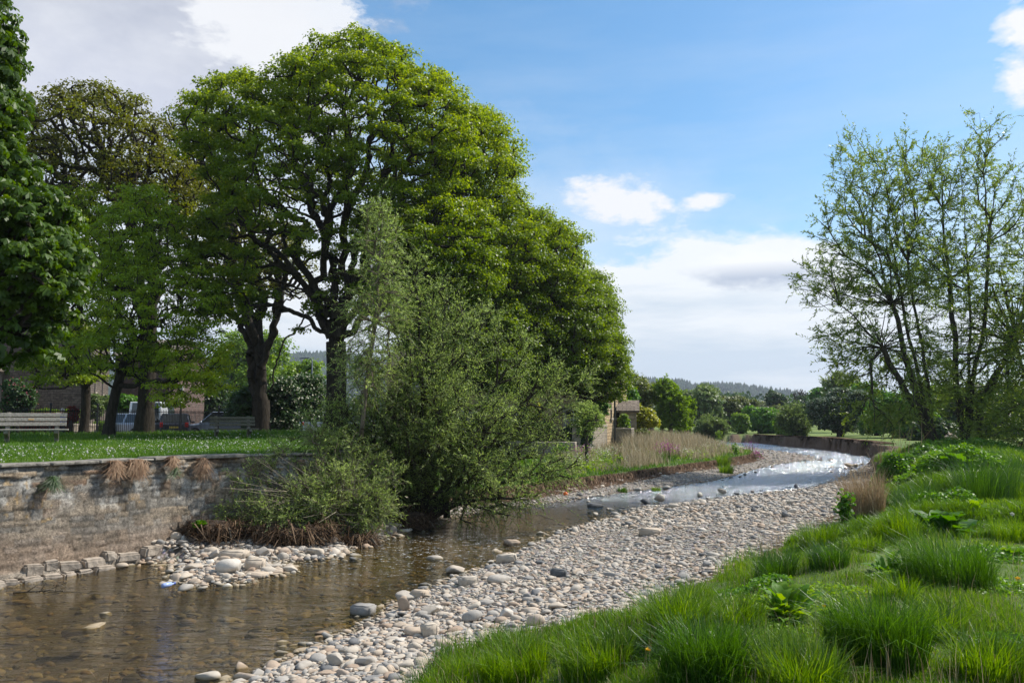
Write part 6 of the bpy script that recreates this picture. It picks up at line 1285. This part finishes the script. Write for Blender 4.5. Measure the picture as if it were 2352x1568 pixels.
V = [(0, 0, .92), (0, 0, 1.15), (0, .0, 1.36), (0, .02, 1.46), (0, .0, 1.56), (0, .0, 1.66), (-.1, 0, .86), (-.11, -.08, .48), (-.11, .04, .08), (-.11, -.1, .04), (.1, 0, .86), (.11, .1, .48), (.11, .2, .10), (.11, .07, .05), (-.19, 0, 1.36), (-.25, .03, 1.1), (-.24, -.1, .88), (-.23, -.14, .80), (.19, 0, 1.36), (.25, 0, 1.1), (.24, .08, .88), (.24, .1, .8)]
E_ = [(0, 1), (1, 2), (2, 3), (3, 4), (4, 5), (0, 6), (6, 7), (7, 8), (8, 9), (0, 10), (10, 11), (11, 12), (12, 13), (2, 14), (14, 15), (15, 16), (16, 17), (2, 18), (18, 19), (19, 20), (20, 21)]
rr_ = [.13, .12, .12, .055, .085, .075, .09, .065, .045, .04, .09, .065, .045, .04, .06, .045, .035, .03, .06, .045, .035, .03]
skin_fig('body', V, E_, rr_, flesh, pp)
jv = [(0, 0, .88), (0, 0, 1.15), (0, 0, 1.37), (-.2, 0, 1.37), (-.26, .03, 1.1), (-.25, -.09, .90), (.2, 0, 1.37), (.26, 0, 1.1), (.25, .07, .90)]; skin_fig('jacket', jv, [(0, 1), (1, 2), (2, 3), (3, 4), (4, 5), (2, 6), (6, 7), (7, 8)], [.175, .165, .155, .085, .068, .055, .085, .068, .055], blue, pp)
tv = [V[0], V[6], V[7], (-.11, .03, .14), V[10], V[11], (.11, .18, .16)]; skin_fig('trousers', tv, [(0, 1), (1, 2), (2, 3), (0, 4), (4, 5), (5, 6)], [.15, .115, .085, .07, .115, .085, .07], dkc, pp)
hv = unit(STN[3][0][0]) * [.105, .12, .115]; k = hv[:, 2] > -.05; hv = hv + [0, .015, 1.645]; obj('hair', mesh_np('hair', np.where(k[:, None], hv, hv * [1, 1, 1] + [0, .02, .03]), STN[3][0][1], hair, smooth=True), pp)
def sheep(label, x, Y, s, rz):
    p = on(x, 0, Y); root = thing('sheep', label, 'sheep', p, rz, 'sheep in the field'); root.scale = (s, s, s); wool = solid('wool', (.42, .33, .25), .95, noise=.2, scale=12, bump=.03); leg = solid('sheep_leg', (.16, .12, .09), .9)
    V = [(.0, 0, .55), (.35, 0, .56), (-.35, 0, .56), (.55, 0, .50), (.72, 0, .32), (.84, 0, .14), (.30, .12, .38), (.31, .12, .18), (.30, .12, .02), (.30, -.12, .38), (.31, -.12, .18), (.30, -.12, .02), (-.34, .12, .38), (-.42, .12, .22), (-.38, .12, .02), (-.34, -.12, .38), (-.42, -.12, .22), (-.38, -.12, .02), (-.52, 0, .52), (-.58, 0, .36)]
    skin_fig('body', V, [(0, 1), (0, 2), (1, 3), (3, 4), (4, 5), (1, 6), (6, 7), (7, 8), (1, 9), (9, 10), (10, 11), (2, 12), (12, 13), (13, 14), (2, 15), (15, 16), (16, 17), (2, 18), (18, 19)], [.24, .22, .23, .13, .09, .055, .08, .04, .035, .08, .04, .035, .09, .045, .035, .09, .045, .035, .06, .04], wool, root)
    for sy in (-1, 1): MB().tube([(.68, sy * .07, .36), (.66, sy * .19, .33)], [.035, .008], 6).obj('ear', leg, root)
sheep('brown tinged grazing sheep cut by the right edge of the view', 2343, 37.5, .62, math.pi)
sheep('pale sheep lying low behind the feet of the right bank willows', 2175, 52, .8, .3)
m = MB().box((0, 0, .45), (.5, .35, .9)); m.box((0, 0, .93), (.56, .41, .06)); tag(m.obj('litter_bin', solid('blue_bin', (.07, .22, .30), .6, noise=.3, scale=8), None, on(1817, 0, 84), bevel=.02), 'small blue box standing on the far bank by the reeds', 'bin')
# ---------------------------------------------------------------- far trees and bushes
GF = 'trees and bushes beyond the bend'
def ftree(label, x, yt, yb, w, Y, mat, n=120, nl=60, size=.3, puff=1.0, trunk=.35, flat=.7, seed=None, name='tree', cat='tree', shell=.5, style='puff', flower=None, trk=.2, group=GF, mind=None, lowcut=-.8, ninner=25, asp=.75, leafless=False, tv=None, rpow=2.4, rmin=.03, z=None):
    seed = seed or int(x * 7 + Y); b = on(x, 0, Y); b[2] -= .15; k = Y / FPX
    if z is not None: b[2] = z
    yb = min(yb + (14 if group == GF else 6), 1034); top = Q(x, yt, Y)[2]; zb = Q(x, yb, Y)[2]; rz_ = (top - zb) / 2; c = np.array([b[0], Y, (top + zb) / 2]); rx = w * k / 2; pf = puff * min(rx, rz_) * .33; 
    rg = np.random.default_rng(seed); bl = [(c, np.array([rx, rx, rz_]) * .66)] + [(c + rg.uniform(-1, 1, 3) * [rx, rx, rz_] * .6, np.array([rx, rx, rz_]) * rg.uniform(.32, .5)) for _ in range(8)]
    t, i = crown_pts(bl, n, seed, shell, mind or pf * .75, lowcut, ninner); fk = max((zb - b[2]) * 1.0 + rz_ * .3, .4); parts = ('trunk', 'crown') if trunk > 0 else ('stems', 'foliage')
    return tree(name, label, cat, [curve(b, b + [0, 0, fk], 4)], t, i, None if leafless else mat, M['bark_mid'], bf=.25, rt=trk, rmin=rmin, nl=nl, size=size, puff=pf, flat=flat, seed=seed, group=group, parts=parts, style=style, flower=flower, asp=asp, tipvar=tv or (lambda c_, r_: r_.uniform(0, .75, len(c_))), wig=.15, sides=4, rpow=rpow)
ftree('dense deep green tree just beyond the outbuilding', 1445, 850, 985, 125, 68, M['olive'], 200, 110, .26, 1.0, seed=5, trk=.3)
ftree('fresh green tree close behind the drainpipe corner of the house', 1425, 872, 950, 70, 60, M['green'], 110, 100, .22, seed=6)
ftree('tall bare budding tree behind the house', 1492, 868, 925, 72, 110, M['olive'], 260, 14, .3, .5, ninner=120, shell=.3, seed=7, trk=.4, mind=.45, rmin=.035)
ftree('rounded golden yellow maple beside the outbuilding', 1466, 921, 988, 92, 60, M['yel'], 190, 120, .2, .9, flat=.45, seed=8, trk=.2)
ftree('light green willow rising beside the reeds', 1540, 876, 1003, 72, 66, M['lime'], 260, 84, .22, .9, style='spray', asp=.35, seed=9, shell=.3, flat=1, trk=.15)
ftree('slim light green willow to the right of the other', 1575, 905, 1000, 46, 70, M['lime'], 160, 70, .22, .9, style='spray', asp=.35, seed=10, shell=.3)
ftree('big spreading oak with open crown beyond the reeds', 1619, 884, 962, 104, 112, M['greyg'], 220, 70, .36, .8, seed=12, trk=.6, ninner=60, shell=.45)
ftree('broad low limb of a second open crowned tree', 1672, 908, 962, 70, 115, M['olive'], 140, 60, .36, .8, seed=13, trk=.4)
ftree('domed bronze tree left of the bright green one', 1705, 907, 962, 72, 118, M['olive'], 200, 52, .34, .6, seed=14, trk=.5, ninner=80, tv=lambda c_, r_: r_.uniform(.1, .5, len(c_)))
ftree('grey green round willow bush behind the reeds', 1634, 952, 1002, 96, 82, M['greyg'], 260, 84, .26, .9, style='spray', asp=.3, seed=15, shell=.4, trk=.12, name='bush', cat='bush', trunk=0)
ftree('small neat bright green tree on the far bank', 1698, 950, 984, 36, 92, M['lime'], 90, 80, .26, seed=16, trk=.12)
ftree('bright green dome shaped tree on the far bank', 1752, 925, 992, 82, 94, M['green'], 260, 130, .28, .85, seed=17, trk=.25, tv=lambda c_, r_: r_.uniform(.3, .8, len(c_)))
ftree('little round green bush between the dome tree and the hawthorn', 1792, 963, 995, 36, 84, M['lime'], 80, 90, .2, seed=18, name='bush', cat='bush', trunk=0, trk=.08)
ftree('dark flat topped sycamore on the skyline', 1783, 895, 935, 54, 150, M['dark'], 110, 80, .42, .9, flat=.45, seed=19, trk=.5)
ftree('leafless rounded tree on the skyline', 1838, 882, 930, 64, 160, None, 420, 0, .3, .5, seed=20, trk=.5, leafless=True, ninner=160, shell=.6, mind=.3, rmin=.045, rpow=2.2)
ftree('shaggy pale green hawthorn leaning over the mown grass', 1826, 925, 1001, 94, 76, M['greyg'], 300, 98, .2, .9, style='spray', asp=.5, seed=22, shell=.5, trk=.2, tv=lambda c_, r_: np.clip(.1 + .7 * sstep(2, 6, c_[:, 2]) + r_.uniform(-.2, .2, len(c_)), 0, 1), name='hawthorn')
ftree('dark hawthorn frosted with white blossom', 1925, 888, 1000, 118, 72, M['dark'], 380, 130, .18, .7, seed=23, trk=.25, flower=(M['blossom_d'], 9000, .13), name='hawthorn')
ftree('pale feathery tree standing tall behind the dark hawthorn', 1925, 852, 930, 76, 98, M['greyg'], 220, 70, .28, .9, style='spray', asp=.4, seed=24, shell=.3, trk=.2, tv=lambda c_, r_: r_.uniform(.5, 1, len(c_)))
ftree('bushy green tree half hidden behind the leaning willow', 2010, 885, 1000, 110, 80, M['green'], 240, 100, .26, .9, seed=25, trk=.25)
for k, (x, yt, w, Y, mt, lab) in enumerate([(2075, 900, 150, 66, 'green', 'tree filling the gap between the leaning willow stems'), (2170, 880, 150, 70, 'lime', 'lighter tree behind the upright willow'), (2260, 890, 150, 66, 'dark', 'dark tree beyond the sheep field, left of two'), (2350, 870, 160, 72, 'dark', 'dark tree beyond the sheep field, at the right edge'), (2140, 950, 120, 58, 'dark', 'low dark bush behind the willow feet')]):
    ftree(lab, x, yt, 1030, w, Y, M[mt], 220, 100, .26, .95, seed=200 + k, group='trees behind the right bank willows', trk=.25)
for k, (x, yt, yb, w, Y, mt, lab) in enumerate([(1570, 925, 960, 90, 180, 'dark', 'dark hedgerow tree below the hill, leftmost'), (1660, 930, 965, 90, 190, 'dark', 'dark hedgerow tree below the hill, behind the oak'), (1745, 918, 955, 70, 200, 'olive', 'olive hedgerow tree behind the dome tree'), (1860, 905, 950, 110, 150, 'dark', 'dark hedge tree under the leafless one'), (1800, 928, 960, 80, 140, 'olive', 'olive bush below the skyline sycamore'), (1885, 893, 940, 60, 120, 'green', 'small green tree left of the feathery one'), (1960, 905, 960, 90, 125, 'lime', 'pale hedge tree behind the hawthorns')]):
    ftree(lab, x, yt, yb + 20, w, Y, M[mt], 90, 70, .5, 1, seed=240 + k, group='hedgerow trees below the hill', trk=.3)
# elder bush, hedge and garden shrubs by the car park
GS = 'shrubs round the car park'
ftree('large elder bush with cream blossom left of the street lamp', 668, 850, 990, 140, 47, M['elder'], 330, 120, .16, .8, seed=300, name='elder_bush', cat='bush', trunk=0, flower=(M['blossom'], 2600, .11), trk=.12, group=GS)
ftree('dark side of the elder thicket above the mossy bench', 580, 870, 985, 110, 46, M['elder'], 240, 110, .18, .8, seed=301, name='elder_bush', cat='bush', trunk=0, trk=.12, group=GS)
ftree('yellow green tree standing behind the elder bush', 690, 830, 985, 110, 75, M['lime'], 240, 90, .26, .9, seed=302, trk=.3, group=GS)
ftree('yellow green tree seen through the forked bronze sycamore', 575, 745, 985, 170, 85, M['lime'], 300, 100, .3, .9, seed=303, trk=.35, group=GS)
ftree('dark green tree between the reddish house and the elder', 470, 845, 985, 140, 72, M['dark'], 220, 100, .28, .9, seed=304, trk=.3, group=GS)
ftree('climbing rose bush with pink blooms against the cottage', 48, 868, 950, 80, 44.5, M['elder'], 200, 100, .12, .8, seed=305, name='rose_bush', cat='bush', trunk=0, flower=(M['pinkf'], 500, .09), trk=.06, group=GS)
ftree('round olive shrub against the sunlit barn wall', 224, 905, 965, 46, 50, M['greyg'], 120, 100, .12, .9, seed=306, name='garden_shrub', cat='bush', trunk=0, trk=.06, group=GS)
ftree('dark ivy leaved shrub below the reddish house', 292, 905, 960, 80, 56, M['green'], 150, 100, .18, .9, seed=307, name='garden_shrub', cat='bush', trunk=0, trk=.06, group=GS, tv=lambda c_, r_: r_.uniform(0, .4, len(c_)))
def hedge(label, x0, x1, Y, H, mat, n, size, z=cg, dep=.5, name='hedge'):
    xa, xb = X_at(x0, Y), X_at(x1, Y); L = xb - xa; u = R.uniform(0, 1, n); face = R.random(n); hz = H * (1 + .15 * (vnoise(u * L * 1.4, 0, x0) - .5)); p = np.column_stack([xa + L * u, np.where(face < .5, Y - dep / 2, Y + R.uniform(-dep / 2, dep / 2, n)) + R.normal(0, .05, n), np.where(face < .5, R.uniform(0, 1, n) * hz, hz) + z + R.normal(0, .03, n)])
    nn = unit(R.normal(size=(n, 3)) * .6 + [0, -.6, .6]); v, f = leaves(p, np.cross(nn, rdir(n)), nn, size * R.uniform(.7, 1.3, n), size * .7); root = thing(name, label, 'hedge', (xa, Y, z)); sh_ = -np.array([xa, Y, z])
    obj('foliage', mesh_np('foliage', v + sh_, f, mat, var=R.random(n)), root); MB().box((L / 2, 0, H * .46), (L * .97, dep * .7, H * .88)).obj('twiggy_core', M['bark'], root)
hedge('clipped copper red hedge behind the pale bench', 60, 168, 42.6, 1.35, M['red'], 5200, .09)
hedge('clipped green hedge between the copper hedge and the cottage', -60, 190, 45.5, 1.62, M['lime'], 7000, .1)
hedge('low green hedge beside the barn door', 225, 262, 46, .95, M['lime'], 1200, .09)
ftree('small red leaved shrub at the right end of the copper hedge', 172, 932, 965, 22, 42.3, M['red'], 50, 60, .1, .9, seed=309, name='garden_shrub', cat='bush', trunk=0, trk=.04, group=GS)
# sapling willow on the left bank, ivy and shrubs by the house
ftree('small willow sapling with a thin dark stem on the left bank', 1346, 905, 1010, 86, 33, M['wil'], 110, 56, .11, .9, style='spray', asp=.28, seed=310, trk=.07, shell=.2, rmin=.012, group=None, name='willow_sapling', ninner=10)
ftree('ivy covered shrub in front of the sandstone house', 1330, 975, 1030, 90, 42, M['dark'], 150, 100, .13, .9, seed=311, name='garden_shrub', cat='bush', trunk=0, trk=.06, group='shrubs by the sandstone house')
ftree('dark climbing creeper hanging over the corner of the sandstone house', 1362, 868, 985, 62, 47.5, M['green'], 150, 110, .13, .9, seed=321, name='climbing_creeper', cat='creeper', trunk=0, trk=.06, group='shrubs by the sandstone house', tv=lambda c_, r_: r_.uniform(0, .5, len(c_)))
ftree('green shrub in the angle between the sandstone house and the outbuilding', 1432, 945, 1000, 30, 50.5, M['lime'], 90, 90, .13, .9, seed=312, name='garden_shrub', cat='bush', trunk=0, trk=.05, group='shrubs by the sandstone house')
ftree('mounded brown shrub right of the outbuilding', 1472, 985, 1015, 70, 52, M['olive'], 120, 80, .14, .9, seed=313, name='garden_shrub', cat='bush', trunk=0, trk=.06, group='shrubs by the sandstone house')
ftree('leafy shrub filling the shade in front of the sandstone house windows', 1200, 960, 1035, 160, 43, M['dark'], 240, 90, .16, .9, seed=314, name='garden_shrub', cat='bush', trunk=0, trk=.08, group='shrubs by the sandstone house')
ftree('golden cypress shaped shrub behind the broad willow', 1215, 820, 1000, 46, 47, M['yel'], 150, 90, .16, .9, seed=315, name='garden_tree', trk=.1, group='shrubs by the sandstone house')
# ---------------------------------------------------------------- hills, woods, haze
SKYL = [(-600, 840), (-200, 845), (0, 842), (300, 846), (400, 840), (600, 826), (735, 818), (900, 832), (1200, 862), (1450, 874), (1500, 879), (1540, 878), (1585, 889), (1600, 888), (1640, 886), (1700, 895), (1760, 908), (1810, 926), (1900, 938), (2352, 942), (3000, 938)]
YH = 1500.; xs = np.array([X_at(x, YH) for x, _ in SKYL]); zs = np.array([Q(x, y + 3, YH)[2] for x, y in SKYL]) + 0
hx = np.linspace(-2600, 2600, 420); hy = np.linspace(700, 3000, 90); HX, HY = np.meshgrid(hx, hy)
def hill(x, y): return np.interp(x, xs, zs) * np.exp(-((y - YH) / np.where(y < YH, 420, 700)) ** 2) * (1 + .0 * x) + 14 * (fbm(x * .004, y * .004, 9) - .5) * sstep(750, 1000, y) * (y < 1400) - 3
hz2 = hill(HX, HY); I = np.arange(HX.size).reshape(HX.shape); F = np.stack([I[:-1, :-1], I[:-1, 1:], I[1:, 1:], I[1:, :-1]], -1).reshape(-1, 4)
sxx = CX + FPX * HX / HY; syy = 965 - FPX * (hz2 - CAMZ) / HY
pasture = lambda x, y: ((sstep(X_at(1530, YH), X_at(1545, YH), x) * (1 - sstep(X_at(1588, YH), X_at(1600, YH), x))) * sstep(1180, 1230, y) * (1 - sstep(1405, 1425, y)))
pm_ = pasture(HX, HY) ; cc = np.zeros((HX.size, 3)); cc[:] = (.035, .055, .03); cc = cc * (1 - pm_.reshape(-1, 1)) + np.array([.17, .21, .07]) * pm_.reshape(-1, 1)
m, nt, out = newmat('hill_cover'); T = NT(nt); b = T.n('ShaderNodeBsdfPrincipled'); b.inputs['Roughness'].default_value = .95; T.l(T.attr('col', 0), b.inputs['Base Color']); T.l(b.outputs[0], out.inputs[0])
tag(obj('hills', mesh_np('hills', np.column_stack([HX.ravel(), HY.ravel(), hz2.ravel()]), F, m, col=cc, smooth=True)), 'wooded hills on the horizon', 'hills', kind='structure')
n = 26000; q = np.column_stack([R.uniform(-1300, 900, n), R.uniform(950, 1640, n)]); k = (np.abs(q[:, 0] / q[:, 1]) < .8) & (pasture(q[:, 0], q[:, 1]) < .3); q = q[k]; n = len(q); zq = hill(q[:, 0], q[:, 1]); rr = R.uniform(3.2, 5.5, n); hh = R.uniform(8, 15, n) * (.8 + .5 * vnoise(q[:, 0] * .02, q[:, 1] * .02, 3)); a6 = np.arange(6) * math.pi / 3
cv = [np.column_stack([q, zq - 2])[:, None] + np.stack([np.cos(a6)[None] * rr[:, None], np.sin(a6)[None] * rr[:, None], np.zeros((n, 6)) + hh[:, None] * .12], -1), np.column_stack([q, zq - 2])[:, None] + np.stack([np.cos(a6)[None] * rr[:, None] * .62, np.sin(a6)[None] * rr[:, None] * .62, np.zeros((n, 6)) + hh[:, None] * .6], -1), np.column_stack([q, zq - 2 + hh])[:, None]]
V = np.concatenate(cv, 1).reshape(-1, 3); f1 = np.array([[i, (i + 1) % 6, (i + 1) % 6 + 6, i + 6] for i in range(6)]); f2 = np.array([[i + 6, (i + 1) % 6 + 6, 12] for i in range(6)]); of = (np.arange(n) * 13)[:, None, None]
M['conif'] = leafmat('hill_forest', (.018, .034, .02), (.03, .055, .026), (.05, .085, .03), trans=0, rough=.9, spec=.1)
v_ = R.uniform(0, .6, n) + .4 * (vnoise(q[:, 0] * .008, q[:, 1] * .008, 6) > .55)
tag(obj('forest', mesh_np('forest', V, [(f1[None] + of).reshape(-1, 4), (f2[None] + of).reshape(-1, 3)], M['conif'], var=np.concatenate([np.repeat(v_, 6), np.repeat(v_, 6)]))), 'conifer forest covering the distant hills', 'forest', kind='stuff')
# distant wood along the valley floor hides the level ground
n = 160000; x = R.uniform(-420, 420, n); y = R.uniform(230, 330, n); hgt = 5 + 7 * fbm(x * .045, y * .02, 3); p = np.column_stack([x, y, 1 + hgt * R.uniform(0, 1, n) ** .6]); u = unit(R.normal(size=(n, 3)) * .6 + [0, -.3, .8]); L = R.uniform(.8, 1.7, n); v, f = leaves(p, np.cross(u, rdir(n)), u, L, L * .8)
tag(obj('treeline', mesh_np('treeline', v, f, M['dark'], var=np.clip(fbm(x * .05, y * .05, 8) + R.uniform(-.25, .25, n), 0, 1))), 'continuous wood along the valley floor far behind', 'wood', kind='stuff')
hzb = MB().box((0, 1300, 112), (7000, 3600, 240)); m, nt, out = newmat('haze_air'); vp = nt.nodes.new('ShaderNodeVolumePrincipled'); vp.inputs['Color'].default_value = (.78, .86, 1, 1); vp.inputs['Density'].default_value = .00022; vp.inputs['Anisotropy'].default_value = .2; nt.links.new(vp.outputs[0], out.inputs['Volume'])
ho = hzb.obj('haze', m); tag(ho, 'thin blue air over the valley', 'haze', kind='stuff')
